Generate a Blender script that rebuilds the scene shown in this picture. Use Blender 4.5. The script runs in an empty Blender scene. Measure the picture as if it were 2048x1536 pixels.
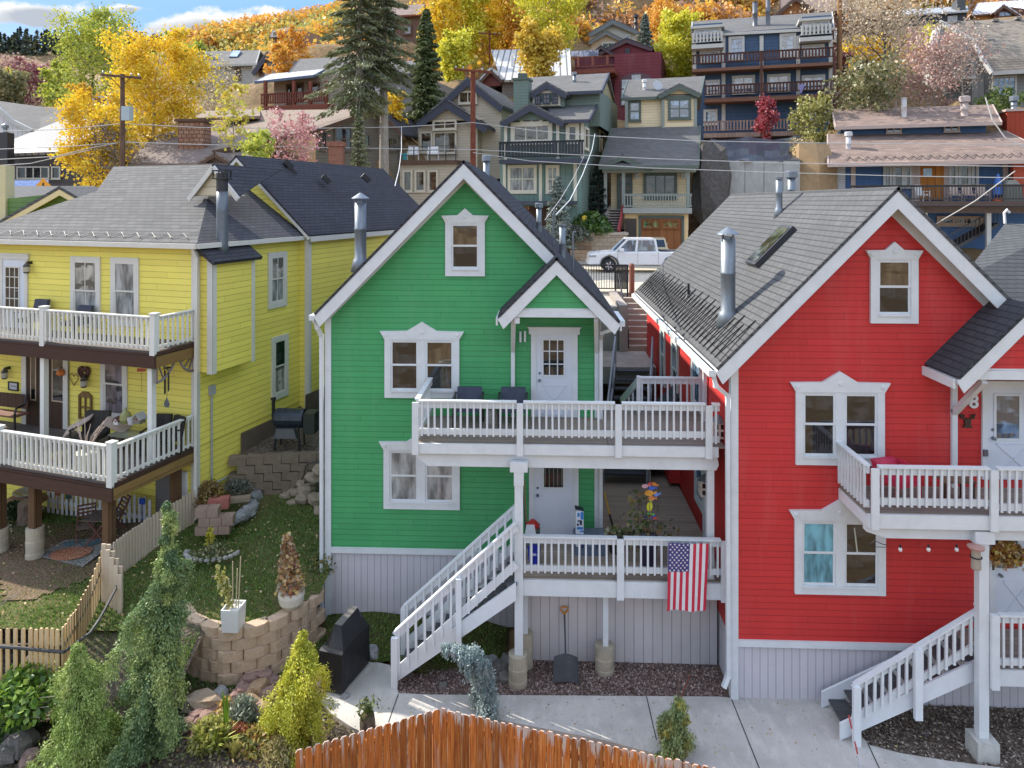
import bpy,math,random
import numpy as np
from mathutils import Vector,Matrix
R=random.Random(7)
SC=bpy.context.scene
COL=SC.collection
# ---------------------------------------------------------------- camera model (level camera, shifted lens)
F,CX,HY,CZ=1400.0,1024.0,405.0,9.8
YAW=math.atan(0.04)
_s,_c=math.sin(YAW),math.cos(YAW)
def W(px,py,Y):
 """world point seen at photo pixel (px,py) at world depth Y"""
 k=(px-CX)/F
 X=Y*(k*_c-_s)/(_c+k*_s)
 d=-X*_s+Y*_c
 return Vector((X,Y,CZ-(py-HY)*d/F))
def G(px,py,Z=0.0):
 """world point at photo pixel on horizontal plane Z"""
 d=(CZ-Z)*F/(py-HY)
 k=(px-CX)/F
 return Vector((d*(k*_c-_s),d*(_c+k*_s),Z))
class Pl:
 """vertical plane: origin o, facing direction rotated by ang about Z (0 = facing the camera)"""
 def __init__(s,o,ang=0.0):
  s.o=Vector((o[0],o[1]));s.a=ang
  s.t=Vector((math.cos(ang),math.sin(ang)));s.n=Vector((math.sin(ang),-math.cos(ang)))
 def pt(s,u,z,n=0.0):
  p=s.o+s.t*u+s.n*n
  return Vector((p.x,p.y,z))
 def back(s,d):return Pl(s.o-s.n*d,s.a)
 def uz(s,px,py):
  k=(px-CX)/F
  r=Vector((k*_c-_s,_c+k*_s))
  det=r.x*(-s.t.y)-r.y*(-s.t.x)
  d=(s.o.x*(-s.t.y)-s.o.y*(-s.t.x))/det
  q=r*d-s.o
  return q.dot(s.t),CZ-(py-HY)*d/F
 def px(s,px,py,n=0.0):
  b=s.back(-n)if n else s
  u,z=b.uz(px,py)
  return b.pt(u,z)
 def rect(s,x0,y0,x1,y1):
  xm,ym=(x0+x1)/2,(y0+y1)/2
  return s.uz(x0,ym)[0],s.uz(x1,ym)[0],s.uz(xm,y1)[1],s.uz(xm,y0)[1]
 def right(s,u,n=0.0):
  p=s.pt(u,0,n);return Pl((p.x,p.y),s.a+math.pi/2)
 def left(s,u,n=0.0):
  p=s.pt(u,0,n);return Pl((p.x,p.y),s.a-math.pi/2)
# ---------------------------------------------------------------- mesh builder
class MB:
 def __init__(s):s.v=[];s.f=[];s.m=[];s.cur=0
 def face(s,pts):
  i=len(s.v);s.v+=[tuple(p)for p in pts];s.f.append(tuple(range(i,i+len(pts))));s.m.append(s.cur);return s
 def hexa(s,b,t):
  i=len(s.v);s.v+=[tuple(p)for p in b]+[tuple(p)for p in t]
  n=len(b)
  s.f.append(tuple(i+k for k in reversed(range(n))));s.f.append(tuple(i+n+k for k in range(n)))
  for k in range(n):
   j=(k+1)%n
   s.f.append((i+k,i+j,i+n+j,i+n+k))
  s.m+=[s.cur]*(n+2)
  return s
 def box(s,x0,x1,y0,y1,z0,z1):
  return s.hexa([(x0,y0,z0),(x1,y0,z0),(x1,y1,z0),(x0,y1,z0)],[(x0,y0,z1),(x1,y0,z1),(x1,y1,z1),(x0,y1,z1)])
 def pbox(s,pl,u0,u1,z0,z1,n0,n1):
  p=pl.pt
  return s.hexa([p(u0,z0,n1),p(u1,z0,n1),p(u1,z0,n0),p(u0,z0,n0)],[p(u0,z1,n1),p(u1,z1,n1),p(u1,z1,n0),p(u0,z1,n0)])
 def ppoly(s,pl,uz,n0,n1):
  """polygon drawn on a plane, extruded from n0 (back) to n1 (front)"""
  a=[pl.pt(u,z,n0)for u,z in uz];b=[pl.pt(u,z,n1)for u,z in uz]
  ar=sum(uz[i][0]*uz[(i+1)%len(uz)][1]-uz[(i+1)%len(uz)][0]*uz[i][1]for i in range(len(uz)))
  if ar<0:a.reverse();b.reverse()
  return s.hexa(a,b)
 def slab(s,pts,th):
  pts=[Vector(p)for p in pts]
  n=Vector((0,0,0))
  for i in range(len(pts)):
   a,b=pts[i],pts[(i+1)%len(pts)]
   n+=Vector(((a.y-b.y)*(a.z+b.z),(a.z-b.z)*(a.x+b.x),(a.x-b.x)*(a.y+b.y)))
  n.normalize()
  if n.z<0:pts.reverse();n=-n
  return s.hexa([p-n*th for p in pts],pts)
 def bar(s,p0,p1,w,h,up=(0,0,1)):
  p0,p1,up=Vector(p0),Vector(p1),Vector(up)
  d=(p1-p0).normalized();r=d.cross(up)
  if r.length<1e-4:r=d.cross(Vector((1,0,0)))
  r.normalize();q=r.cross(d)
  f=lambda p:[p-r*w/2-q*h/2,p+r*w/2-q*h/2,p+r*w/2+q*h/2,p-r*w/2+q*h/2]
  return s.hexa(f(p0),f(p1))
 def tube(s,pts,rad,n=8,cap=True):
  pts=[Vector(p)for p in pts]
  if not hasattr(rad,'__len__'):rad=[rad]*len(pts)
  i0=len(s.v);ref=None
  for i,p in enumerate(pts):
   d=(pts[min(i+1,len(pts)-1)]-pts[max(i-1,0)]).normalized()
   if ref is None:ref=Vector((1,0,0))if abs(d.x)<.8 else Vector((0,1,0))
   a=(ref-d*ref.dot(d))
   if a.length<1e-5:a=d.orthogonal()
   a.normalize();ref=a;b=d.cross(a)
   for k in range(n):
    th=2*math.pi*k/n
    s.v.append(tuple(p+(a*math.cos(th)+b*math.sin(th))*rad[i]))
  for i in range(len(pts)-1):
   for k in range(n):
    j=(k+1)%n;q=i0+i*n
    s.f.append((q+k,q+j,q+n+j,q+n+k));s.m.append(s.cur)
  if cap:
   s.f.append(tuple(i0+k for k in reversed(range(n))));q=i0+(len(pts)-1)*n
   s.f.append(tuple(q+k for k in range(n)));s.m+=[s.cur]*2
  return s
 def lathe(s,c,prof,n=16,axis=(0,0,1)):
  c=Vector(c);ax=Vector(axis).normalized()
  return s.tube([c+ax*z for r,z in prof],[max(r,1e-3)for r,z in prof],n)if all(abs(prof[i][1]-prof[i+1][1])>1e-6 for i in range(len(prof)-1))else s._lathe(c,prof,n,ax)
 def _lathe(s,c,prof,n,ax):
  a=ax.orthogonal().normalized();b=ax.cross(a);i0=len(s.v)
  for r,z in prof:
   for k in range(n):
    th=2*math.pi*k/n
    s.v.append(tuple(c+ax*z+(a*math.cos(th)+b*math.sin(th))*max(r,1e-3)))
  for i in range(len(prof)-1):
   for k in range(n):
    j=(k+1)%n;q=i0+i*n
    s.f.append((q+k,q+j,q+n+j,q+n+k));s.m.append(s.cur)
  s.f.append(tuple(i0+k for k in reversed(range(n))));q=i0+(len(prof)-1)*n
  s.f.append(tuple(q+k for k in range(n)));s.m+=[s.cur]*2
  return s
 def rock(s,c,r,sq=(1,1,.7),seed=0,ang=0.0):
  rr=random.Random(seed);c=Vector(c);i0=len(s.v)
  nlat,nlon=5,8
  ca,sa=math.cos(ang),math.sin(ang)
  def add(x,y,z):
   k=r*(1+rr.uniform(-.2,.18));x*=sq[0]*k;y*=sq[1]*k;z*=sq[2]*k
   s.v.append((c.x+x*ca-y*sa,c.y+x*sa+y*ca,c.z+z))
  add(0,0,1)
  for i in range(1,nlat):
   t=math.pi*i/nlat
   for k in range(nlon):
    p=2*math.pi*k/nlon
    cx,sx=math.cos(p),math.sin(p);b=.75
    add(math.copysign(abs(cx)**b,cx)*math.sin(t)**.7,math.copysign(abs(sx)**b,sx)*math.sin(t)**.7,math.cos(t))
  add(0,0,-1)
  for k in range(nlon):
   s.f.append((i0,i0+1+k,i0+1+(k+1)%nlon));s.m.append(s.cur)
  for i in range(nlat-2):
   for k in range(nlon):
    q=i0+1+i*nlon;j=(k+1)%nlon
    s.f.append((q+k,q+nlon+k,q+nlon+j,q+j));s.m.append(s.cur)
  q=i0+1+(nlat-2)*nlon;e=len(s.v)-1
  for k in range(nlon):
   s.f.append((q+k,e,q+(k+1)%nlon));s.m.append(s.cur)
  return s
 def ball(s,c,r,n=10,sq=1.0):
  m=n//2
  return s.lathe(c,[(r*math.sin(math.pi*i/m),-r*sq*math.cos(math.pi*i/m))for i in range(m+1)],n)
 def parts(s,name,mat,parent):
  """every six-faced box in this builder becomes a part of its own"""
  for k in range(len(s.f)//6):
   o=MB();o.v=s.v[8*k:8*k+8];o.f=[tuple(i-8*k for i in f)for f in s.f[6*k:6*k+6]];o.m=[0]*6;o.build(name,mat,parent)
 def build(s,name,mat,parent=None,smooth=False):
  me=bpy.data.meshes.new(name)
  me.from_pydata(s.v,[],s.f)
  mats=mat if isinstance(mat,(list,tuple))else[mat]
  for m in mats:me.materials.append(m)
  uv=me.uv_layers.new(name='UVMap')
  co=np.empty(len(s.v)*3);me.vertices.foreach_get('co',co);co=co.reshape(-1,3)
  nl=len(me.loops)
  lv=np.empty(nl,dtype=np.int32);me.loops.foreach_get('vertex_index',lv)
  npol=len(me.polygons)
  nor=np.empty(npol*3);me.polygons.foreach_get('normal',nor);nor=nor.reshape(-1,3)
  tot=np.empty(npol,dtype=np.int32);me.polygons.foreach_get('loop_total',tot)
  ln=np.repeat(nor,tot,axis=0)
  flat=np.abs(ln[:,2])>.985
  h=np.stack([-ln[:,1],ln[:,0],np.zeros(nl)],1);h[flat]=(1,0,0)
  h/=np.maximum(np.linalg.norm(h,axis=1,keepdims=True),1e-9)
  up=np.cross(ln,h);up[flat]=(0,1,0)
  p=co[lv]
  u=(p*h).sum(1);v=(p*up).sum(1)
  uv.data.foreach_set('uv',np.stack([u,v],1).ravel())
  if len(mats)>1:me.polygons.foreach_set('material_index',np.array(s.m,dtype=np.int32))
  if smooth:me.polygons.foreach_set('use_smooth',np.ones(npol,dtype=bool))
  me.update()
  return link(name,me,parent)
def link(name,me,parent=None):
 o=bpy.data.objects.new(name,me);COL.objects.link(o)
 if parent is not None:
  o.parent=parent
  if parent.type=='EMPTY':o.matrix_parent_inverse=Matrix.Translation(-Vector(parent.location))
 return o
def tag(o,label=None,cat=None,group=None,kind=None):
 if label:o['label']=label
 if cat:o['category']=cat
 if group:o['group']=group
 if kind:o['kind']=kind
 return o
def thing(name,label,cat,loc,group=None):
 o=bpy.data.objects.new(name,None);COL.objects.link(o)
 o.location=Vector(loc);o.empty_display_size=.2
 return tag(o,label,cat,group)
def dup(root,loc,label=None,rotz=None):
 r=root.copy();COL.objects.link(r);r.location=Vector(loc)
 if rotz is not None:r.rotation_euler=(0,0,rotz)
 if label:r['label']=label
 for ch in list(root.children):
  c=ch.copy();COL.objects.link(c);c.parent=r
  for g in list(ch.children):
   d=g.copy();COL.objects.link(d);d.parent=c
 return r
# ---------------------------------------------------------------- node helpers
class NT:
 def __init__(s,name):
  s.m=bpy.data.materials.new(name);s.m.use_nodes=True
  s.t=s.m.node_tree;s.t.nodes.clear()
  s.out=s.t.nodes.new('ShaderNodeOutputMaterial')
 def n(s,typ,**kw):
  nd=s.t.nodes.new('ShaderNode'+typ)
  for k,v in kw.items():
   if k.startswith('_'):setattr(nd,k[1:],v)
   else:s.set(nd.inputs[k.replace('__',' ')],v)
  return nd
 def set(s,inp,v):
  if isinstance(v,bpy.types.NodeSocket):s.t.links.new(v,inp)
  elif isinstance(v,(tuple,list))and len(v)==3 and inp.type=='RGBA':inp.default_value=(*v,1)
  else:inp.default_value=v
 def math(s,op,a,b=0.0,c=0.0):
  nd=s.t.nodes.new('ShaderNodeMath');nd.operation=op
  for i,x in enumerate((a,b,c)):s.set(nd.inputs[i],x)
  return nd.outputs[0]
 def uv(s):
  u=s.n('UVMap');u.uv_map='UVMap'
  sp=s.n('SeparateXYZ',Vector=u.outputs[0])
  return u.outputs[0],sp.outputs[0],sp.outputs[1]
 def obj(s):return s.n('TexCoord').outputs['Object']
 def noise(s,vec,scale,detail=3,rough=.55):
  return s.n('TexNoise',Vector=vec,Scale=scale,Detail=detail,Roughness=rough).outputs[0]
 def scale(s,vec,v):
  nd=s.n('VectorMath',_operation='MULTIPLY');s.set(nd.inputs[0],vec);nd.inputs[1].default_value=v;return nd.outputs[0]
 def comb(s,x,y,z=0.0):
  return s.n('CombineXYZ',X=x,Y=y,Z=z).outputs[0]
 def rnd(s,vec):
  return s.n('TexWhiteNoise',_noise_dimensions='3D',Vector=vec).outputs[0]
 def mix(s,f,a,b,blend='MIX'):
  nd=s.t.nodes.new('ShaderNodeMix');nd.data_type='RGBA';nd.blend_type=blend
  s.set(nd.inputs[0],f);s.set(nd.inputs[6],a);s.set(nd.inputs[7],b)
  return nd.outputs[2]
 def ramp(s,f,stops,interp='LINEAR'):
  nd=s.n('ValToRGB',Fac=f);cr=nd.color_ramp;cr.interpolation=interp
  while len(cr.elements)<len(stops):cr.elements.new(.5)
  for e,(p,c)in zip(cr.elements,stops):e.position=p;e.color=(*c,1)
  return nd.outputs[0]
 def mr(s,v,a,b,c,d):
  nd=s.n('MapRange',Value=v);nd.inputs[1].default_value=a;nd.inputs[2].default_value=b;nd.inputs[3].default_value=c;nd.inputs[4].default_value=d
  return nd.outputs[0]
 def bump(s,h,strength=.5,dist=.02):
  return s.n('Bump',Height=h,Strength=strength,Distance=dist).outputs[0]
 def pbsdf(s,col,rough=.6,normal=None,metal=0.0,spec=.5,**kw):
  b=s.n('BsdfPrincipled',Roughness=rough,Metallic=metal);s.set(b.inputs['Base Color'],col)
  s.set(b.inputs['Specular IOR Level'],spec)
  if normal is not None:s.set(b.inputs['Normal'],normal)
  for k,v in kw.items():s.set(b.inputs[k.replace('__',' ')],v)
  s.t.links.new(b.outputs[0],s.out.inputs[0]);return s.m
def mul(c,k):return tuple(min(1,x*k)for x in c)
_cache={}
def memo(fn):
 def w(*a):
  k=(fn.__name__,)+a
  if k not in _cache:_cache[k]=fn(*a)
  return _cache[k]
 return w
@memo
def M_siding(c,pitch=.127,weather=.25):
 t=NT('clapboard');uv,u,v=t.uv()
 q=t.math('DIVIDE',v,pitch);fr=t.math('FRACT',q);fl=t.math('FLOOR',q)
 seg=t.math('FLOOR',t.math('DIVIDE',t.math('ADD',u,t.math('MULTIPLY',fl,1.37)),3.1))
 r=t.rnd(t.comb(fl,seg,3))
 n1=t.noise(t.obj(),1.3,4);n2=t.noise(t.scale(t.obj(),(9,9,40)),2.0,4,.7)
 base=t.mix(t.mr(r,0,1,0,.35),c,mul(c,.72))
 base=t.mix(t.mr(n1,.35,.75,0,weather),base,mul(c,.55))
 base=t.mix(t.mr(n2,.45,.8,0,.22),base,tuple(min(1,x*.8+.09)for x in c))
 line=t.math('LESS_THAN',t.math('ADD',fr,t.mr(n2,.3,.7,-.03,.03)),.085)
 ss=t.math('FRACT',t.math('DIVIDE',t.math('ADD',u,t.math('MULTIPLY',fl,1.37)),3.1));line=t.math('MAXIMUM',line,t.math('MULTIPLY',t.math('LESS_THAN',ss,.0035),.8))
 n3=t.noise(t.scale(t.obj(),(2.2,2.2,.35)),1.0,5,.65);base=t.mix(t.mr(n3,.5,.72,0,.5),base,tuple(min(1,x*.85+.05)for x in c))
 base=t.mix(t.math('MULTIPLY',line,.62),base,mul(c,.28))  # dark joint lines; at the laps they also paint in the shade
 h=t.math('ADD',t.math('SUBTRACT',1.0,fr),t.math('MULTIPLY',n2,.15))
 return t.pbsdf(base,t.mr(n2,.3,.7,.5,.75),t.bump(h,.55,.018),spec=.35)
@memo
def M_vboard(c,pitch=.2):
 t=NT('vertical_boards');uv,u,v=t.uv()
 q=t.math('DIVIDE',u,pitch);fr=t.math('FRACT',q);fl=t.math('FLOOR',q)
 r=t.rnd(t.comb(fl,1.0));n1=t.noise(t.obj(),1.6,5)
 base=t.mix(t.mr(r,0,1,0,.25),c,mul(c,.78))
 base=t.mix(t.mr(n1,.4,.75,0,.3),base,mul(c,.65))
 line=t.math('LESS_THAN',fr,.07)
 base=t.mix(t.math('MULTIPLY',line,.7),base,mul(c,.25))
 return t.pbsdf(base,.7,t.bump(t.math('SUBTRACT',1.0,line),.6,.01),spec=.3)
@memo
def M_shingle(c1,c2,row=.145,wid=.3):
 t=NT('asphalt_shingles');uv,u,v=t.uv()
 br=t.n('TexBrick',Vector=uv,Scale=1.0,_offset=.5);s=br.inputs
 s['Color1'].default_value=(*c1,1);s['Color2'].default_value=(*c2,1);s['Mortar'].default_value=(*mul(c1,.3),1)
 s['Mortar Size'].default_value=.011;s['Mortar Smooth'].default_value=.3;s['Bias'].default_value=0
 s['Brick Width'].default_value=wid;s['Row Height'].default_value=row
 n1=t.noise(t.obj(),1.1,4);n2=t.noise(t.obj(),55,2)
 base=t.mix(t.mr(n1,.3,.7,0,.35),br.outputs[0],mul(c2,.62))
 base=t.mix(t.mr(n2,.3,.7,0,.4),base,mul(c1,.55))
 fr=t.math('FRACT',t.math('DIVIDE',v,row))
 line=t.math('LESS_THAN',fr,.15)
 rr_=t.rnd(t.comb(t.math('FLOOR',t.math('DIVIDE',v,row)),2.0));base=t.mix(t.mr(rr_,0,1,0,.35),base,mul(c2,.7))
 base=t.mix(t.math('MULTIPLY',line,.52),base,mul(c1,.25))
 h=t.math('ADD',t.math('SUBTRACT',1.0,fr),t.math('MULTIPLY',n2,.5))
 return t.pbsdf(base,.9,t.bump(h,.7,.014),spec=.2)
@memo
def M_seam(c,pitch=.4):
 t=NT('metal_roof');uv,u,v=t.uv()
 fr=t.math('FRACT',t.math('DIVIDE',u,pitch));line=t.math('LESS_THAN',fr,.22)
 n1=t.noise(t.obj(),.8,4)
 base=t.mix(t.mr(n1,.3,.7,0,.3),c,mul(c,.7));base=t.mix(t.math('MULTIPLY',line,.85),base,mul(c,.16))
 return t.pbsdf(base,.6,t.bump(line,.8,.03),metal=.0)
@memo
def M_paint(c,rough=.5,weather=.25):
 t=NT('painted_wood');n1=t.noise(t.obj(),3.0,5,.65);n2=t.noise(t.scale(t.obj(),(30,30,5)),1.5,3)
 base=t.mix(t.mr(n1,.42,.78,0,weather),c,mul(c,.62))
 base=t.mix(t.mr(n2,.55,.8,0,.18),base,mul(c,.72))
 return t.pbsdf(base,rough,t.bump(n2,.12,.004),spec=.4)
@memo
def M_plain(c,rough=.6,metal=0.0):
 t=NT('plain');n1=t.noise(t.obj(),6.0,4)
 base=t.mix(t.mr(n1,.35,.7,0,.3),c,mul(c,.7))
 return t.pbsdf(base,t.mr(n1,.3,.7,max(.05,rough-.1),min(1,rough+.1)),metal=metal)
@memo
def M_metal(c=(.21,.24,.27)):
 t=NT('galvanised_metal');n1=t.noise(t.scale(t.obj(),(6,6,2)),1.5,4)
 base=t.mix(t.mr(n1,.35,.7,0,.5),c,mul(c,.55))
 return t.pbsdf(base,t.mr(n1,.3,.7,.35,.55),metal=.55)
@memo
def M_wood(c,c2,vertical=True,board=.14,axis='u',rough=.75):
 """stained or weathered boards; grain runs along the boards"""
 t=NT('wood_boards');uv,u,v=t.uv()
 a,b=(u,v)if axis=='u' else(v,u)
 q=t.math('DIVIDE',a,board);fr=t.math('FRACT',q);fl=t.math('FLOOR',q)
 r=t.rnd(t.comb(fl,7.0))
 g=t.noise(t.comb(t.math('MULTIPLY',a,45.0),t.math('MULTIPLY',b,2.2),r),1.0,5,.65)
 g2=t.noise(t.comb(t.math('MULTIPLY',a,9.0),t.math('MULTIPLY',b,.9),t.math('MULTIPLY',r,9.0)),1.0,4,.6)
 base=t.mix(t.mr(g,.3,.7,0,1),c,c2)
 base=t.mix(t.mr(g2,.5,.72,0,.6),base,mul(c2,.7))
 base=t.mix(t.mr(r,0,1,0,.45),base,mul(c,.62))
 line=t.math('LESS_THAN',fr,.05)
 base=t.mix(t.math('MULTIPLY',line,.8),base,mul(c,.15))
 return t.pbsdf(base,rough,t.bump(t.math('ADD',g,t.math('MULTIPLY',line,-2.0)),.35,.006),spec=.3)
@memo
def M_stone(c1,c2,c3,w=.4,h=.2,mortar=.012,squash=1.0):
 t=NT('stone_blocks');uv,u,v=t.uv()
 n0=t.noise(t.obj(),2.5,2)
 wv=t.n('VectorMath',_operation='ADD');t.set(wv.inputs[0],uv);t.set(wv.inputs[1],t.comb(t.mr(n0,0,1,-.06,.06),t.mr(n0,0,1,.05,-.05)))
 br=t.n('TexBrick',Vector=wv.outputs[0],Scale=1.0,_offset=.43);s=br.inputs
 s['Color1'].default_value=(*c1,1);s['Color2'].default_value=(*c2,1);s['Mortar'].default_value=(*mul(c3,.35),1)
 s['Mortar Size'].default_value=mortar;s['Mortar Smooth'].default_value=.5;s['Brick Width'].default_value=w;s['Row Height'].default_value=h
 n1=t.noise(t.obj(),4,5,.7)
 base=t.mix(t.mr(n1,.3,.7,0,.6),br.outputs[0],c3)
 return t.pbsdf(base,.9,t.bump(t.math('ADD',t.math('MULTIPLY',br.outputs[1],-1.5),n1),.6,.02),spec=.2)
@memo
def M_rock(c1,c2):
 t=NT('rock');n1=t.noise(t.obj(),5,6,.7);n2=t.noise(t.obj(),28,4)
 r=t.n('ObjectInfo').outputs['Random']
 base=t.mix(t.mr(n1,.32,.68,0,1),c1,c2);base=t.mix(t.mr(n2,.4,.7,0,.35),base,mul(c1,.5))
 base=t.mix(t.mr(r,0,1,0,.35),base,mul(c2,.6))
 return t.pbsdf(base,.9,t.bump(t.math('ADD',n1,t.math('MULTIPLY',n2,.4)),.7,.03),spec=.2)
@memo
def M_concrete(c,sc=1.0):
 t=NT('concrete');n1=t.noise(t.obj(),.9*sc,6,.65);n2=t.noise(t.obj(),40,3);n3=t.noise(t.scale(t.obj(),(3,1.2,1)),1.4,5,.7)
 base=t.mix(t.mr(n1,.38,.66,0,.6),c,mul(c,.62));base=t.mix(t.mr(n3,.5,.66,0,.55),base,mul(c,1.25));n4=t.noise(t.obj(),6.5*sc,5,.75);base=t.mix(t.mr(n4,.58,.72,0,.5),base,mul(c,.5))
 base=t.mix(t.mr(n2,.45,.75,0,.25),base,mul(c,.6))
 return t.pbsdf(base,.88,t.bump(n2,.25,.004),spec=.25)
@memo
def M_soil(c1,c2,c3,sc=9.0):
 t=NT('soil');n1=t.noise(t.obj(),1.1,6,.7);n2=t.noise(t.obj(),sc*3,3)
 vo=t.n('TexVoronoi',Vector=t.obj(),Scale=sc*2.4)
 vr=t.n('SeparateColor',Color=vo.outputs[1]).outputs[0]
 base=t.mix(t.mr(n1,.35,.65,0,1),c1,c2);base=t.mix(t.mr(vr,.5,1,0,.75),base,c3)
 base=t.mix(t.mr(n2,.45,.7,0,.5),base,mul(c1,.45))
 return t.pbsdf(base,.95,t.bump(t.math('ADD',vo.outputs[0],n2),.9,.03),spec=.15)
@memo
def M_glass(tint=(.02,.022,.024),refl=1.75,blind=0.0):
 """window pane seen from outside: dark room behind, or a pale blind; irregular reflections"""
 t=NT('window_pane');n1=t.noise(t.scale(t.obj(),(5,5,1.3)),1.0,4);n2=t.noise(t.scale(t.obj(),(1,1,3)),1.1,2);n3=t.noise(t.scale(t.obj(),(1.4,1.4,3.4)),1.0,2)
 base=t.mix(t.mr(n1,.38,.62,0,1),mul(tint,1.9),mul(tint,.6));base=base if blind else t.mix(t.mr(n3,.50,.56,0,1),base,mul(tint,.4))
 b=t.bump(n2,.06,.05)
 return t.pbsdf(base,.04,b,spec=.5,IOR=refl)
@memo
def M_foliage(stops,trans=.35,rough=.7):
 t=NT('foliage');a=t.n('Attribute');a.attribute_name='tint'
 c=t.ramp(a.outputs['Fac'],[(i/max(1,len(stops)-1),s)for i,s in enumerate(stops)])
 d=t.n('BsdfDiffuse',Color=c);tr=t.n('BsdfTranslucent',Color=c);g=t.n('BsdfGlossy',Roughness=.5);g.inputs['Color'].default_value=(1,1,1,1)
 m=t.n('MixShader',Fac=trans);t.t.links.new(d.outputs[0],m.inputs[1]);t.t.links.new(tr.outputs[0],m.inputs[2])
 m2=t.n('MixShader',Fac=.04);t.t.links.new(m.outputs[0],m2.inputs[1]);t.t.links.new(g.outputs[0],m2.inputs[2])
 t.t.links.new(m2.outputs[0],t.out.inputs[0]);return t.m
@memo
def M_bark(c1,c2,vert=6.0):
 t=NT('bark');n1=t.noise(t.scale(t.obj(),(8,8,vert)),1.2,5,.7)
 return t.pbsdf(t.mix(t.mr(n1,.35,.65,0,1),c1,c2),.9,t.bump(n1,.6,.03),spec=.15)
WHITE=M_paint((.635,.665,.675),.5,.36)
WHITE_T=M_paint((.66,.64,.60),.55)
DARKMET=M_plain((.025,.025,.028),.45)
BLACK=M_plain((.012,.012,.014),.55)
GALV=M_metal()
G_DARK=M_glass()
G_BLIND=M_glass((.22,.225,.22),1.5,1)
G_SKY=M_glass((.10,.16,.24),2.2)
G_WARM=M_glass((.07,.05,.03),1.9)
G_TEAL=M_glass((.10,.25,.30),1.5,1)
SH_GREY=M_shingle((.128,.13,.132),(.102,.104,.106))
SH_DARK=M_shingle((.075,.075,.084),(.056,.057,.067))
DECKW=M_wood((.20,.16,.13),(.30,.26,.22),True,.14,'v')
# ---------------------------------------------------------------- leaf clouds
def leaf_mesh(name,P,size,tint,mat,parent=None,D=None,aspect=1.0,seed=1,droop=0.0):
 """many small leaf or needle quads. P (N,3) centres, D optional long-axis directions"""
 rg=np.random.default_rng(seed);N=len(P);P=np.asarray(P,float)
 size=np.broadcast_to(np.asarray(size,float),(N,))[:,None]*rg.uniform(.7,1.3,(N,1))
 if D is None:a=rg.normal(size=(N,3));a[:,2]-=droop
 else:a=np.asarray(D,float)+rg.normal(scale=.25,size=(N,3))
 a/=np.maximum(np.linalg.norm(a,axis=1,keepdims=True),1e-6)
 b=np.cross(a,rg.normal(size=(N,3)));b/=np.maximum(np.linalg.norm(b,axis=1,keepdims=True),1e-6)
 A,B=a*size,b*size/aspect
 V=np.stack([P-A,P+B-A*.15,P+A,P-B-A*.15],1).reshape(-1,3)
 me=bpy.data.meshes.new(name)
 me.vertices.add(4*N);me.vertices.foreach_set('co',V.ravel().astype(np.float32))
 me.loops.add(4*N);me.loops.foreach_set('vertex_index',np.arange(4*N,dtype=np.int32))
 me.polygons.add(N);me.polygons.foreach_set('loop_start',np.arange(0,4*N,4,dtype=np.int32))
 me.materials.append(mat)
 at=me.attributes.new('tint','FLOAT','FACE');at.data.foreach_set('value',np.clip(tint,0,1).astype(np.float32))
 me.update(calc_edges=True)
 return link(name,me,parent)
# ================================================================= house building blocks
def wall_poly(mb,pl,uz,n=0.0):
 pts=[pl.pt(u,z,n)for u,z in uz]
 ar=sum(uz[i][0]*uz[(i+1)%len(uz)][1]-uz[(i+1)%len(uz)][0]*uz[i][1]for i in range(len(uz)))
 if ar<0:pts.reverse()
 mb.face(pts)
def body(mb,pl,u0,u1,z0,z1,depth,zp=None):
 """house body: front wall (pentagon if zp given), side walls, back wall"""
 top=[(u1,z1),((u0+u1)/2,zp),(u0,z1)]if zp else[(u1,z1),(u0,z1)]
 wall_poly(mb,pl,[(u0,z0),(u1,z0)]+top)
 p=pl.pt
 mb.face([p(u1,z0,0),p(u1,z0,-depth),p(u1,z1,-depth),p(u1,z1,0)])
 mb.face([p(u0,z0,-depth),p(u0,z0,0),p(u0,z1,0),p(u0,z1,-depth)])
 b=[p(u,z,-depth)for u,z in[(u0,z0),(u1,z0)]+top];b.reverse();mb.face(b)
 if not zp:mb.face([p(u0,z1,0),p(u1,z1,0),p(u1,z1,-depth),p(u0,z1,-depth)])
def gable_roof(par,pl,uc,hl,hr,zr,slope,over,depth,m_sh,m_trim,fh=.24,th=.06,n0=0.0,ucut=None,name='roof'):
 """roof whose gable end faces along pl.n; returns roof mesh object. n0: plane offset of wall"""
 mb=MB();f=MB()
 for sd,h in((-1,hl),(1,hr)):
  if h<=0:continue
  e=uc+sd*h;ze=zr-slope*h
  mb.slab([pl.pt(uc,zr,n0+over),pl.pt(e,ze,n0+over),pl.pt(e,ze,n0-depth),pl.pt(uc,zr,n0-depth)],th)
  k=.08
  f.ppoly(pl,[(uc,zr-k),(e,ze-k),(e-sd*fh*.55,ze-k-fh*.95),(uc,zr-k-fh*1.42)],n0+over-.05,n0+over-.012)
  f.slab([pl.pt(uc,zr-.12,n0+over-.05),pl.pt(e,ze-.12,n0+over-.05),pl.pt(e,ze-.12,n0-depth),pl.pt(uc,zr-.12,n0-depth)],.025)
  f.pbox(pl,min(e,e+sd*.04)-.005,max(e,e+sd*.04)-.005,ze-.22,ze-.05,n0-depth,n0+over-.06)
 o=mb.build(name,m_sh,par)
 f.build('rake_trim',m_trim,o)
 return o
def pane(par,pl,u0,u1,z0,z1,n,mat):
 return MB().pbox(pl,u0,u1,z0,z1,n-.012,n).build('pane',mat,par)
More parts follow.
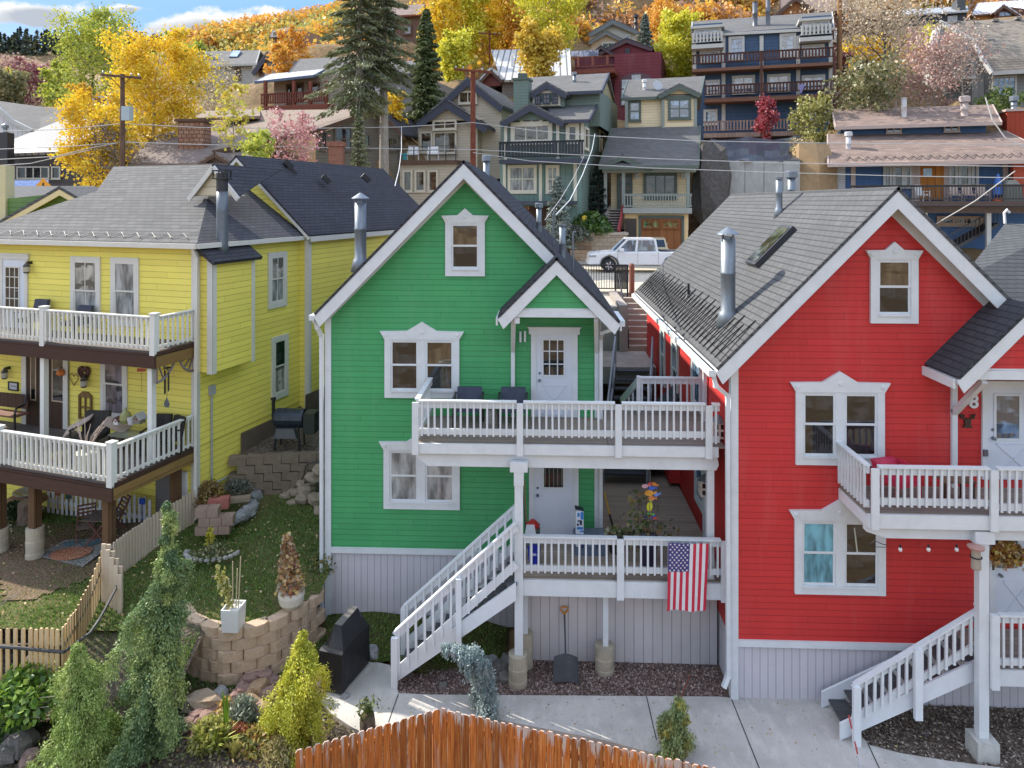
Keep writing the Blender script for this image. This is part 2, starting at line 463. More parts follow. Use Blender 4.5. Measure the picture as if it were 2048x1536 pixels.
def frame4(mb,pl,u0,u1,z0,z1,w,n0,n1,wb=None):
 wb=wb or w
 mb.pbox(pl,u0,u0+w,z0,z1,n0,n1);mb.pbox(pl,u1-w,u1,z0,z1,n0,n1)
 mb.pbox(pl,u0+w,u1-w,z1-w,z1,n0,n1-.002);mb.pbox(pl,u0+w,u1-w,z0,z0+wb,n0,n1-.002)
def sash_pair(win,pl,u0,u1,z0,z1,mu,ml,mt,frac=.49,sw=.045,grid=False):
 zm=z0+(z1-z0)*(1-frac)
 for(a,b,n,m)in((zm-.02,z1,.045,mu),(z0,zm+.02,.03,ml)):
  s=MB();frame4(s,pl,u0,u1,a,b,sw,n-.03,n)
  if grid:s.pbox(pl,(u0+u1)/2-.012,(u0+u1)/2+.012,a+sw,b-sw,n-.02,n-.004)
  s.build('sash',mt,win)
  pane(win,pl,u0+sw,u1-sw,a+sw,b-sw,n-.014,m)
def ornate_window(par,pl,px,nn,panes,mt=WHITE,header=True,head_h=.23,ear=.11,cw=.14):
 """white cased double-hung window(s) with a pointed pediment. px: casing box below pediment"""
 u0,u1,z0,z1=pl.rect(*px)
 w=MB()
 cs=[u0]
 step=(u1-u0+0)/nn
 w.pbox(pl,u0,u0+cw,z0,z1,0,.06);w.pbox(pl,u1-cw,u1,z0,z1,0,.06)
 w.pbox(pl,u0+cw,u1-cw,z0,z0+cw,0,.058);w.pbox(pl,u0+cw,u1-cw,z1-.03,z1,0,.058)
 w.pbox(pl,u0+cw,u1-cw,z0+cw,z0+cw+.035,0,.085)
 op=[]
 a0,a1=u0+cw,u1-cw
 if nn==2:
  mw=.17;m=(a0+a1)/2
  w.pbox(pl,m-mw/2,m+mw/2,z0+cw+.035,z1-.03,0,.055)
  op=[(a0,m-mw/2),(m+mw/2,a1)]
 else:op=[(a0,a1)]
 if header:
  d=u1-u0;pk=.11+.05*nn
  w.ppoly(pl,[(u0,z1),(u1,z1),(u1+ear,z1+head_h*.8),(u0+d*.7,z1+head_h*.85),(u0+d*.5,z1+head_h*.85+pk),(u0+d*.3,z1+head_h*.85),(u0-ear,z1+head_h*.8)],0,.07)
  for q in(u0+.03,u1-.03,(u0+u1)/2):
   zz=z1+head_h*(.45 if q!=(u0+u1)/2 else.72)
   w.lathe(pl.pt(q,zz,.07),[(.05,0),(.045,.015),(.02,.02)],12,(pl.n.x,pl.n.y,0))
 else:
  w.pbox(pl,u0,u1,z1,z1+cw*.9,0,.062)
 o=w.build('window',mt,par)
 for i,(b0,b1)in enumerate(op):
  mu,ml=panes[min(i,len(panes)-1)]
  sash_pair(o,pl,b0,b1,z0+cw+.035,z1-.03,mu,ml,mt)
 return o
def plain_window(par,pl,px,mt,pan,cw=.1,bars=(1,2),n0=0.0,name='window',double=False,sill=True,pr=.06):
 u0,u1,z0,z1=pl.rect(*px)
 w=MB();frame4(w,pl,u0,u1,z0,z1,cw,n0,n0+pr)
 if sill:w.pbox(pl,u0-.04,u1+.04,z0-.05,z0,n0,n0+pr+.03)
 nu,nv=bars;bw=.035 if cw>.06 else.025
 a0,a1,b0,b1=u0+cw,u1-cw,z0+cw,z1-cw
 for i in range(1,nu):
  x=a0+(a1-a0)*i/nu;w.pbox(pl,x-bw,x+bw,b0,b1,n0,n0+pr*.6)
 for j in range(1,nv):
  y=b0+(b1-b0)*j/nv
  for i in range(nu):
   xa=a0+(a1-a0)*i/nu+(bw if i else 0);xb=a0+(a1-a0)*(i+1)/nu-(bw if i<nu-1 else 0)
   w.pbox(pl,xa,xb,y-bw,y+bw,n0,n0+pr*.55)
 o=w.build(name,mt,par)
 pane(o,pl,a0,a1,b0,b1,n0+.02,pan)
 return o
def rail_run(par,p0,p1,h=.95,zb=.09,sp=.125,bw=.038,mat=WHITE,out=None,cap=True,name='railing',top=.13,bot=.12):
 """sloping or level railing from p0 to p1 (deck-level points); balusters nailed on the outer face"""
 p0,p1=Vector(p0),Vector(p1);mb=MB()
 d=p1-p0;hd=Vector((d.x,d.y,0));L=hd.length;t=hd.normalized()
 o=Vector((t.y,-t.x,0))if out is None else Vector(out)
 up=Vector((0,0,1))
 mb.bar(p0+up*(h-top/2-.03),p1+up*(h-top/2-.03),.04,top)
 mb.bar(p0+up*(zb+bot/2),p1+up*(zb+bot/2),.04,bot)
 if cap:mb.bar(p0+up*(h-.012)+o*.02,p1+up*(h-.012)+o*.02,.11,.036)
 n=max(1,int(L/sp))
 for i in range(n):
  q=p0+d*((i+.5+R.uniform(-.045,.045))/n)+o*(.02+bw/2+.001)
  mb.bar(q+up*(zb-.02+R.uniform(-.006,.006)),q+up*(h-.036)+t*R.uniform(-.006,.006),bw*R.uniform(.93,1.06),bw,t)
 return mb.build(name,mat,par)
def post(par,p,z0,z1,w=.1,mat=WHITE,name='post'):
 return MB().box(p[0]-w/2,p[0]+w/2,p[1]-w/2,p[1]+w/2,z0,z1).build(name,mat,par)
def flue(par,p,z0,z1,r,mat=GALV,cap='cone',name='flue_pipe'):
 m=MB();p=Vector((p[0],p[1],0))
 m.lathe(p,[(r*1.7,z0-.2),(r*1.25,z0+.12),(r,z0+.16),(r,z0+(z1-z0)*.55),(r*1.05,z0+(z1-z0)*.55+.01),(r*1.05,z0+(z1-z0)*.55+.05),(r,z0+(z1-z0)*.55+.06),(r,z1)],16)
 o=m.build(name,mat,par,True)
 c=MB()
 if cap=='cone':
  c.lathe(p,[(r*.8,z1),(r*.8,z1+.05)],12);c.lathe(p,[(r*1.55,z1+.1),(r*1.5,z1+.12),(.02,z1+.26)],16)
  for k in range(4):
   a=k*math.pi/2+.4;q=p+Vector((math.cos(a),math.sin(a),0))*r
   c.bar(q+Vector((0,0,z1-.05)),q+Vector((0,0,z1+.14)),.02,.02)
 elif cap=='drum':
  c.lathe(p,[(r*1.1,z1-.02),(r*1.5,z1),(r*1.5,z1+r*1.5),(r*1.2,z1+r*1.7)],16)
 else:
  c.lathe(p,[(r*1.15,z1-.04),(r*1.2,z1+.02)],12)
 c.build('flue_cap',mat,o,False)
 return o
def text_mesh(par,pl,s,px,size,mat,depth=.02,n=.03,name='house_number',ang=0.0):
 cu=bpy.data.curves.new('lettering','FONT');cu.body=s;cu.size=size;cu.extrude=depth/2;cu.align_x='CENTER';cu.align_y='CENTER';cu.offset=size*.02
 to=bpy.data.objects.new('lettering',cu);COL.objects.link(to)
 dg=bpy.context.evaluated_depsgraph_get();me=bpy.data.meshes.new_from_object(to.evaluated_get(dg))
 bpy.data.objects.remove(to);bpy.data.curves.remove(cu)
 u,z=pl.uz(*px);o=pl.pt(u,z,n)
 M=Matrix(((pl.t.x,0,pl.n.x,o.x),(pl.t.y,0,pl.n.y,o.y),(0,1,0,o.z),(0,0,0,1)))
 me.transform(M);me.materials.clear();me.materials.append(mat)
 return link(name,me,par)
def downspout(par,pts,r=.045,mat=WHITE,name='downspout'):
 m=MB()
 for a,b in zip(pts[:-1],pts[1:]):m.bar(a,b,r*1.7,r*2.2,(0,1,.01))
 for p in pts[1:-1]:m.box(p[0]-r*.95,p[0]+r*.95,p[1]-r*1.2,p[1]+r*1.2,p[2]-r,p[2]+r)
 return m.build(name,mat,par)
DOORW=M_paint((.62,.66,.72),.4,.15)
def panel_door(par,pl,px,glass=None,grid=(3,3),gm=G_DARK,cross=True,knob=True,mt=WHITE,md=DOORW):
 """door in a cased opening; px: outer casing box"""
 u0,u1,z0,z1=pl.rect(*px);cw=.12
 c=MB();c.pbox(pl,u0,u0+cw,z0,z1,0,.05);c.pbox(pl,u1-cw,u1,z0,z1,0,.05);c.pbox(pl,u0-.05,u1+.05,z1,z1+.12,0,.06)
 c.ppoly(pl,[(u0-.05,z1+.12),(u1+.05,z1+.12),(u1+.09,z1+.17),(u0-.09,z1+.17)],0,.08)
 dr=c.build('door_casing',mt,par)
 d=MB();a0,a1=u0+cw,u1-cw
 d.pbox(pl,a0,a1,z0,z1,0,.03)
 if cross:
  w,h=a1-a0,z1-z0;m=(a0+a1)/2;q0,q1=z0+.12,z0+h*.40
  P=lambda u,z:pl.pt(u,z,.034)
  for a,b in(((a0+.14,q0),(a1-.14,q1)),((a1-.14,q0),(a0+.14,q1)),((a0+.14,q0),(a1-.14,q0)),((a0+.14,q1),(a1-.14,q1))):
   d.bar(P(*a),P(*b),.016,.022,(0,-1,0))
 o=d.build('door',md,par)
 if glass:
  g0,g1,h0,h1=pl.rect(*glass);f=MB();frame4(f,pl,g0,g1,h0,h1,.045,.03,.05)
  nu,nv=grid
  for i in range(1,nu):
   x=g0+(g1-g0)*i/nu;f.pbox(pl,x-.012,x+.012,h0+.045,h1-.045,.03,.046)
  for j in range(1,nv):
   y=h0+(h1-h0)*j/nv;f.pbox(pl,g0+.045,g1-.045,y-.012,y+.012,.03,.044)
  f.build('glazing_frame',mt,o);pane(o,pl,g0+.04,g1-.04,h0+.04,h1-.04,.036,gm)
 if knob:
  k=MB();zk=z0+(z1-z0)*.46
  ku=a0+.08
  k.lathe(pl.pt(ku,zk,.03),[(.03,0),(.02,.03),(.035,.05),(.03,.08)],10,(pl.n.x,pl.n.y,0))
  k.build('door_handle',GALV,o);MB().lathe(pl.pt(ku,zk+.16,.03),[(.03,0),(.028,.02)],10,(pl.n.x,pl.n.y,0)).build('door_lock',GALV,o)
 return o
LANTERN=M_plain((.70,.66,.58),.5)
def box_lantern(par,p,s=.24,h=.3):
 """white box lantern with square cut-outs and a cap"""
 m=MB();x,y,z=p
 for dx in(-1,0,1):
  for dy in(-1,1):
   m.bar((x+dx*s/2,y+dy*s/2,z),(x+dx*s/2,y+dy*s/2,z+h),.04,.04,(0,1,0))
 for dx in(-1,1):m.bar((x+dx*s/2,y,z),(x+dx*s/2,y,z+h),.04,.04,(0,1,0))
 for zz in(0,h/2,h):
  for dy in(-1,1):m.bar((x-s/2,y+dy*s/2,z+zz),(x+s/2,y+dy*s/2,z+zz),.036,.036)
  for dx in(-1,1):m.bar((x+dx*s/2,y-s/2,z+zz),(x+dx*s/2,y+s/2,z+zz),.036,.036)
 o=m.build('wall_lantern',LANTERN,par)
 MB().box(x-s*.42,x+s*.42,y-s*.42,y+s*.42,z+.02,z+h-.02).build('lantern_glass',G_DARK,o)
 MB().lathe((x,y,z+h),[(s*.75,0),(s*.6,.04),(.03,.14)],8).build('lantern_cap',M_plain((.16,.18,.2),.5),o)
 return o
# ================================================================= the green and the red cottage (one design, two plots)
def cottage(t,pl,col,uL,uR,zbase_trim,uc,zr,slope,over,depth,hl,hr,skirt,z0,wall_m):
 zl=zr-slope*(uc-uL)-.14;zrw=zr-slope*(uR-uc)-.14
 w=MB();uz=[(uL,zbase_trim),(uR,zbase_trim),(uR,zrw),(uc,zr-.14),(uL,zl)]
 wall_poly(w,pl,uz);p=pl.pt
 w.face([p(uL,zbase_trim,-depth),p(uL,zbase_trim,0),p(uL,zl,0),p(uL,zl,-depth)])
 w.face([p(uR,zbase_trim,0),p(uR,zbase_trim,-depth),p(uR,zrw,-depth),p(uR,zrw,0)])
 b=[p(u,z,-depth)for u,z in uz];b.reverse();w.face(b)
 w.build('wall',wall_m,t)
 s=MB();s.pbox(pl,uL+.02,uR-.02,z0,zbase_trim,-depth+.02,-.02);s.build('base_skirting',skirt,t)
 tr=MB()
 cw=.115
 tr.pbox(pl,uL,uL+cw,z0+.05,zl-cw*slope-.02,.0,.035);tr.pbox(pl,uR-cw,uR,z0+.05,zrw-cw*slope-.02,.0,.035)
 tr.pbox(pl,uL-.03,uL-.001,z0+.05,zl,-.12,.035);tr.pbox(pl,uR+.001,uR+.03,z0+.05,zrw,-.12,.035)
 tr.pbox(pl,uL+cw,uR-cw,zbase_trim-.07,zbase_trim+.06,0,.04)
 fz=.3
 tr.ppoly(pl,[(uc,zr-.15),(uL+.0,zl-.01),(uL+.0,zl-fz),(uc,zr-.15-fz*1.15)],.0,.032)
 tr.ppoly(pl,[(uc,zr-.15),(uR,zrw-.01),(uR,zrw-fz),(uc,zr-.15-fz*1.15)],.0,.032)
 tr.build('corner_and_frieze_boards',WHITE,t)
 return zl,zrw
SKIRT=M_vboard((.55,.53,.555),.155)
GREEN=(.060,.335,.120);RED=(.56,.030,.028)
M_GREEN=M_siding(GREEN,.127);M_RED=M_siding(RED,.127)
# ---- green house
Yg=16.2;PG=Pl((0,Yg))
gr=thing('green_house','bright green clapboard cottage numbered 11 with white trim and a steep grey gable roof','house',(-1.8,Yg,0))
uL=PG.uz(653,900)[0];uR=PG.uz(1199,720)[0]
over=.42;PGf=PG.back(-over)
ucz=PGf.uz(927,320);uc,zr=PGf.uz(927,320)
ue,ze=PGf.uz(627,627);slope=(zr-ze)/(uc-ue)
zb=PG.uz(800,1101)[1]
cottage(gr,PG,GREEN,uL,uR,zb,uc,zr,slope,over,10.5,uc-ue,uR+.35-uc,SKIRT,-.05,M_GREEN)
gr_roof=gable_roof(gr,PG,uc,uc-ue,uR+.4-uc,zr,slope,over,10.8,SH_DARK,WHITE)
ornate_window(gr,PG,(770,678,919,795),2,[(G_DARK,G_DARK),(G_WARM,G_DARK)])
ornate_window(gr,PG,(768,899,920,1017),2,[(G_BLIND,G_BLIND),(G_BLIND,G_BLIND)])
ornate_window(gr,PG,(891,445,970,552),1,[(G_WARM,G_DARK)],head_h=.2,ear=.09)
panel_door(gr,PG,(1062,668,1155,838),(1083,676,1131,753),(3,3))
panel_door(gr,PG,(1058,892,1157,1072),(1084,930,1130,977),(1,1),cross=False)
m=MB();u0,u1,z0,z1=PG.rect(1086,932,1128,975)
for i in range(5):
 x=u0+(u1-u0)*(i+.5)/5;m.pbox(PG,x-.008,x+.008,z0,z1,.037,.045)
m.build('door_grille',M_plain((.2,.19,.16),.5),gr)
text_mesh(gr,PG,'1',(1041,674),.34,WHITE,.05,.05);text_mesh(gr,PG,'1',(1050,673),.34,WHITE,.05,.05)
PP=PG.back(-1.0);pu,pz=PP.uz(1113,513)
pl0,_=PP.uz(996,640);pr0,pze=PP.uz(1240,641)
ps=(pz-pze)/(pr0-pu)
rp=gable_roof(gr,PP,pu,pu-pl0,pr0-pu,pz,ps,.1,1.6,SH_DARK,WHITE,fh=.22,name='porch_roof')
a,b=PP.uz(1031,625)[0],PP.uz(1197,625)[0];zbm=PP.uz(1113,629)[1]
w=MB();zz=zbm+.1;k=(pz-.2-zz)/ps
w.ppoly(PP,[(pu-k,zz),(pu+k,zz),(pu,pz-.2)],-.2,-.03);w.build('porch_gable_wall',M_GREEN,gr)
w=MB();w.pbox(PP,a-.18,b+.18,zbm-.06,zbm+.1,-.1,.03)
w.pbox(PP,a-.02,a+.09,zbm-.07,zbm-.2,-.1,.025)
for x,xw in((a-.04,PG.uz(1026,720)[0]),(b-.05,PG.uz(1193,720)[0])):
 w.bar(PP.pt(x,zbm-.1,-.04),PG.pt(xw,zbm-1.0,.04),.09,.09)
 w.pbox(PG,xw-.045,xw+.045,PG.uz(1113,835)[1],zbm-.0,0,.07)
 w.bar(PP.pt(x,zbm,-.1),PG.pt(x,zbm,0),.09,.1)
w.build('porch_beam_and_braces',WHITE,gr)
MB().pbox(PP,a-.1,b+.1,zbm+.1,zbm+.13,-1.0,-.02).build('porch_ceiling',WHITE_T,gr)
m=MB();e=PG.pt(ue-.06,ze-.06,0);m.bar(e+Vector((0,-over+.04,-.05)),e+Vector((0,10.5,-.05)),.13,.12);m.build('gutter',WHITE,gr)
downspout(gr,[PG.pt(ue-.04,ze-.15,.25),PG.pt(ue+.02,ze-.35,.2),PG.pt(uL-.1,ze-.6,.06),PG.pt(uL-.09,.35,.06),PG.pt(uL-.14,.1,.12)])
m=MB();q=PP.pt(pr0+.05,pze-.08,-.05);m.bar(q,q+Vector((0,1.4,0)),.13,.12);m.build('gutter',WHITE,gr)
downspout(gr,[PP.pt(pr0,pze-.16,-.1),PP.pt(pr0-.35,pze-.35,-.5),PG.pt(uR+.02,pze-.55,.12),PG.pt(uR+.02,2.3,.12)])
p=W(721,520,18.5);flue(gr,p,W(721,528,18.5).z,W(727,405,18.5).z,.155)
p=W(1078,470,19.5);flue(gr,p,W(1078,470,19.5).z-.2,W(1080,415,19.5).z,.075,cap='drum')
p=W(973,360,22);flue(gr,p,W(973,385,22).z-.3,W(973,322,22).z,.1,cap='drum')
p=W(1125,520,18.2);flue(gr,p,W(1125,530,18.2).z-.1,W(1124,450,18.2).z,.085,cap='none')
m=MB();q=W(1107,490,18.8);m.tube([q,W(1107,430,18.8),W(1109,422,18.8),W(1113,424,18.8)],.025);m.build('electric_mast',GALV,gr)
m=MB();q=W(1146,540,17.6);m.tube([q,W(1146,470,17.6),W(1148,463,17.6),W(1152,465,17.6)],.022);m.build('electric_mast',GALV,gr)
# ---- red house
Yr=14.0;PR=Pl((0,Yr))
rd=thing('red_house','bright red clapboard cottage numbered 8 with white trim and a grey shingle roof','house',(7,Yr,0))
ruL=PR.uz(1464,900)[0];over=.42;PRf=PR.back(-over)
ruc,rzr=PRf.uz(1797,373);rue,rze=PRf.uz(1432,737);rs=(rzr-rze)/(ruc-rue)
ruR=2*ruc-ruL;rzb=PR.uz(1600,1287)[1]
cottage(rd,PR,RED,ruL,ruR,rzb,ruc,rzr,rs,over,11.0,ruc-rue,ruR+.35-ruc,SKIRT,-.05,M_RED)
rroof=gable_roof(rd,PR,ruc,ruc-rue,ruR+.35-ruc,rzr,rs,over,11.2,SH_GREY,WHITE)
ornate_window(rd,PR,(1590,783,1767,929),2,[(G_DARK,G_DARK),(G_DARK,G_DARK)])
ornate_window(rd,PR,(1588,1039,1769,1187),2,[(G_TEAL,G_TEAL),(G_DARK,G_DARK)])
ornate_window(rd,PR,(1739,517,1834,646),1,[(G_WARM,G_DARK)],head_h=.2,ear=.09)
panel_door(rd,PR,(1962,778,2085,958),(1985,786,2040,880),(1,1),gm=G_SKY)
panel_door(rd,PR,(1976,1040,2085,1240),(1981,1072,2037,1138),(3,2),gm=G_BLIND)
text_mesh(rd,PR,'8',(1943,802),.36,WHITE,.05,.06)
RP=PR.back(-1.0);pu0,pz0=RP.uz(1909,752)
rpu=pu0+(pr0-pl0)/2;rps=ps;rpz=pz0+rps*(rpu-pu0)
gable_roof(rd,RP,rpu,rpu-pu0,rpu-pu0,rpz,rps,.1,1.6,SH_DARK,WHITE,fh=.22,name='porch_roof')
zz=RP.uz(1980,741)[1];k=(rpz-.2-zz)/rps
w=MB();w.ppoly(RP,[(rpu-k,zz),(rpu+k,zz),(rpu,rpz-.2)],-.2,-.03);w.build('porch_gable_wall',M_RED,rd)
xa=PR.uz(1906,850)[0];xb=2*rpu-xa
w=MB();w.pbox(RP,xa-.18,xb+.18,zz-.16,zz,-.1,.03)
for x in(xa,xb):
 w.bar(RP.pt(x,zz-.2,-.04),PR.pt(x,zz-1.05,.04),.1,.1);w.pbox(PR,x-.05,x+.05,PR.uz(1906,935)[1]-.5,zz,0,.07);w.bar(RP.pt(x,zz-.1,-.1),PR.pt(x,zz-.1,0),.09,.1)
w.build('porch_beam_and_braces',WHITE,rd)
MB().pbox(RP,xa-.1,xb+.1,zz,zz+.03,-1.0,-.02).build('porch_ceiling',WHITE_T,rd)
m=MB();e=PR.pt(rue-.06,rze-.08,0);m.bar(e+Vector((0,-over+.04,-.03)),e+Vector((0,11,-.03)),.14,.12);m.build('gutter',M_paint((.62,.66,.66),.4),rd)
downspout(rd,[PR.pt(rue-.02,rze-.16,.3),PR.pt(rue+.03,rze-.36,.28),PR.pt(ruL-.1,rze-.62,.06),PR.pt(ruL-.09,.5,.06),PR.pt(ruL-.2,.3,.14)])
q=Pl((0,0));x=rue
downspout(rd,[PR.pt(x,rze-.15,-1.9),PR.pt(x+.1,rze-.35,-1.95),PR.pt(ruL-.07,rze-.6,-2.0),PR.pt(ruL-.07,2.0,-2.0)])
RL=PR.left(ruL)
def side_win(v0,v1,z0,z1):
 w=MB();frame4(w,RL,-v1,-v0,z0,z1,.13,0,.05,.16);o=w.build('window',WHITE,rd)
 sash_pair(o,RL,-v1+.13,-v0-.13,z0+.16,z1-.13,G_SKY,G_DARK,WHITE)
side_win(2.55,3.6,3.85,6.05);side_win(5.3,6.25,4.2,6.0);side_win(7.3,8.1,4.2,6.0);side_win(2.3,3.2,2.6,3.7)
sh=MB();sh.slab([RL.pt(-6.1,4.6,.0),RL.pt(-5.0,4.6,.0),RL.pt(-5.0,4.2,.45),RL.pt(-6.1,4.2,.45)],.08);sh.build('side_hood_roof',SH_DARK,rd)
MB().pbox(RL,-5.95,-5.1,2.2,4.15,0,.3).build('side_bump_out',M_RED,rd)
def roof_z(x):return rzr-rs*(ruc-x)
Yp=15.3;p=W(1456,625,Yp);flue(rd,p,roof_z(p.x),W(1453,478,Yp).z,.155)
Yp=18.5;p=W(1558,420,Yp);flue(rd,p,roof_z(p.x),W(1558,356,Yp).z,.085,cap='none')
p=W(1583,400,20.2);flue(rd,p,rzr-.45,W(1583,355,20.2).z,.11,cap='drum')
Yp=19.2;p=W(1377,520,Yp);m=MB();m.lathe((p.x,p.y,0),[(.12,roof_z(p.x)-.1),(.04,roof_z(p.x)+.03),(.03,roof_z(p.x)+.32)],8);m.build('vent_pipe',BLACK,rd)
sk=MB();a=W(1515,528,16.7);dx=Vector((1,0,rs)).normalized();nz=Vector((-rs,0,1)).normalized();y0,y1=16.3,17.1
b0=Vector((a.x-.1,y0,roof_z(a.x-.1)));L=1.25
sk.hexa([b0,b0+dx*L,b0+dx*L+Vector((0,y1-y0,0)),b0+Vector((0,y1-y0,0))],[q+nz*.13 for q in(b0,b0+dx*L,b0+dx*L+Vector((0,y1-y0,0)),b0+Vector((0,y1-y0,0)))])
so=sk.build('skylight',M_plain((.03,.03,.035),.4),rd)
g=MB();c0=b0+dx*.08+Vector((0,.08,0))+nz*.132;g.hexa([c0,c0+dx*(L-.16),c0+dx*(L-.16)+Vector((0,.64,0)),c0+Vector((0,.64,0))],[q+nz*.01 for q in(c0,c0+dx*(L-.16),c0+dx*(L-.16)+Vector((0,.64,0)),c0+Vector((0,.64,0)))]);g.build('pane',M_glass((.035,.045,.045),1.6),so)
cab=MB();pts=[]
yy=Yr-.3;k=0
while yy<25:
 sgn=k%2;sl=(.05 if not sgn else 1.0+.1*math.sin(k*1.7))
 x=rue+.05+sl*.72;pts.append(Vector((x,yy,rzr-rs*(ruc-x)+.025)));yy+=.17;k+=1
cab.tube(pts,.011,4);cab.build('heating_cable',BLACK,rd)
p=W(1436,872,14.75);box_lantern(rd,(p.x,p.y,p.z))
p=W(1409,988,15.6);box_lantern(rd,(p.x+.02,p.y,p.z))
MB().box(ruL-.14,ruL-.001,15.7,15.8,2.15,4.3).build('side_trim_post',WHITE,rd)
zc=PR.uz(1705,1080)
cr=MB();cr.tube([PR.pt(zc[0]-.28,zc[1]+.22,.034),PR.pt(zc[0]-.2,zc[1]+.05,.034),PR.pt(zc[0]-.24,zc[1]-.22,.034)],.018,6);cr.tube([PR.pt(zc[0]+.02,zc[1]+.26,.034),PR.pt(zc[0]+.08,zc[1]-.24,.034)],.014,6);cr.build('window_cord',M_plain((.5,.5,.42),.6),rd)
# ================================================================= decks between and in front of the houses
Yd=14.35;PD=Pl((0,Yd))
xl=PD.uz(834,900)[0];xr=PD.uz(1436,900)[0]
zf=PD.uz(1040,887)[1];zt=PD.uz(1040,801)[1]
dk=thing('upper_deck','white railed upper deck of the green house spanning to the red house, grey board floor','deck',(0,Yd+.9,zf))
MB().box(xl,uR+.02,Yd,Yg-.03,zf-.05,zf).box(uR+.03,ruL-.04,Yd,Yg+.5,zf-.05,zf).build('floor_boards',DECKW,dk)
m=MB();m.box(xl-.02,xr,Yd-.05,Yd-.002,PD.uz(1040,908)[1],zf-.012);m.box(xl-.02,xl+.03,Yd,Yg-.04,PD.uz(1040,908)[1],zf-.052);m.build('rim_board',WHITE,dk)
zb0,zb1=PD.uz(1040,937)[1],PD.uz(1040,909)[1]
m=MB();m.ppoly(Pl((0,Yd+.12)),[(xl+.22,zb0),(xr-.02,zb0),(xr+.03,zb0+.1),(xr+.0,zb1),(xl,zb1),(xl,zb1-.1)],-.08,.06);m.build('beam',WHITE,dk)
for yy in(Yd+.5,Yd+1.0,Yd+1.5):
 pass
h=zt-zf
pxs=[832,1040,1236,1416]
ux=[PD.uz(q,900)[0]for q in pxs]
for i,x in enumerate(ux):
 MB().box(x-.065,x+.065,Yd-.11,Yd-.055,PD.uz(1040,909)[1],zt-.04).build('post',WHITE,dk)
for a,b in zip(ux[:-1],ux[1:]):
 rail_run(dk,(a+.07,Yd-.03,zf),(b-.07,Yd-.03,zf),h,sp=.132,zb=.18)
rail_run(dk,(ux[-1]+.07,Yd-.03,zf),(xr+.02,Yd-.03,zf),h,sp=.12)
rail_run(dk,(xl+.02,Yg-.05,zf),(xl+.02,Yd+.05,zf),h,sp=.13,out=(-1,0,0))
p0,p1=W(1277,838,16.6),W(1406,838,16.6)
rail_run(dk,(p0.x,16.6,zf),(p1.x,16.6,zf),h*.95,sp=.15);post(dk,(p0.x,16.6),zf,zf+h*.97,.09)
rail_run(dk,(p0.x-.3,17.5,zf-.7),(p0.x-.02,16.62,zf),h*.9,sp=.2,out=(1,0,0))
for px_,yb,nm in((1040,1345,'front'),(1423,1075,'rear')):
 pass
pf=PD.uz(1038,1000)[0]
m=MB();m.box(pf-.085,pf+.085,Yd-.13,Yd+.0,.55,zb0-.001);m.box(pf-.18,pf+.18,Yd-.16,Yd+.02,zb0-.02,zb0+.17);m.box(pf-.1,pf+.1,Yd-.15,Yd+.02,zb0-.3,zb0-.02);m.build('support_post',WHITE,dk)
pr_=PD.uz(1424,1000)[0]
MB().box(pr_-.07,pr_+.07,Yd+.1,Yd+.24,2.1,zb0).build('support_post',WHITE,dk)
PIER=M_concrete((.42,.37,.28),2.0)
def pier(par,x,y,z1,r=.16,z0=-.15):
 m=MB();m.lathe((x,y,0),[(r,z0),(r*1.02,z0+(z1-z0)*.3),(r*.97,z0+(z1-z0)*.34),(r*1.02,z0+(z1-z0)*.64),(r*.97,z0+(z1-z0)*.67),(r,z1)],18);return m.build('concrete_pier',PIER,par,False)
pier(dk,pf-.02,Yd-.07,.6,.19)
zl_=PD.uz(1140,1158)[1];zlt=PD.uz(1240,1072)[1];hl_=zlt-zl_
ld=thing('lower_deck','long weathered lower deck with white railing between the green and red houses','deck',(1.6,Yd+2,zl_))
x0=PD.uz(1043,1158)[0];x1=PD.uz(1450,1158)[0]
MB().box(x0,ruL-.02,Yd,Yg-.02,zl_-.05,zl_).box(uR+.04,ruL-.02,Yg-.02,23.3,zl_-.05,zl_).build('floor_boards',M_wood((.36,.29,.225),(.48,.40,.32),True,.14,'v'),ld)
zr0=PD.uz(1240,1193)[1]
MB().box(x0,x1,Yd-.05,Yd-.002,zr0,zl_-.012).build('rim_board',WHITE,ld)
pxs=[1036,1240,1447];ux=[PD.uz(q,1130)[0]for q in pxs]
for i,x in enumerate(ux):
 MB().box(x-.07,x+.07,Yd-.11,Yd-.055,zr0-.02,zlt-.03).build('post',WHITE,ld)
for a,b in zip(ux[:-1],ux[1:]):rail_run(ld,(a+.07,Yd-.03,zl_),(b-.07,Yd-.03,zl_),hl_,sp=.132,zb=.17)
pm=W(1211,1240,14.75)
MB().box(pm.x-.055,pm.x+.055,14.7,14.81,.45,zr0).build('support_post',WHITE,ld)
pier(ld,pm.x-.02,14.75,.52,.2)
q=W(1051,1300,14.9);pier(ld,q.x,14.85,.68,.16);MB().box(q.x-.05,q.x+.05,14.8,14.9,.68,zr0).build('support_post',WHITE,ld)
qs=thing('board_skirting_wall','pale grey vertical board skirting under the lower deck behind the gravel bed','wall',(1.6,15.05,0))
MB().box(W(1040,1250,15.05).x-.1,ruL-.03,15.05,15.12,-.1,zl_-.06).build('boards',M_vboard((.56,.53,.52),.2),qs)
pf2=thing('raised_landing','small raised landing with pale railing at the back of the lower deck','deck',(3,19.6,2.4))
MB().box(2.75,ruL-.03,19.7,21.8,2.55,2.62).build('floor_boards',DECKW,pf2)
GYW=M_paint((.34,.37,.40),.5)
m=MB();m.box(2.7,ruL-.03,19.64,19.69,2.4,2.6);m.box(2.7,2.74,19.7,21.8,2.4,2.6);m.build('rim_board',GYW,pf2)
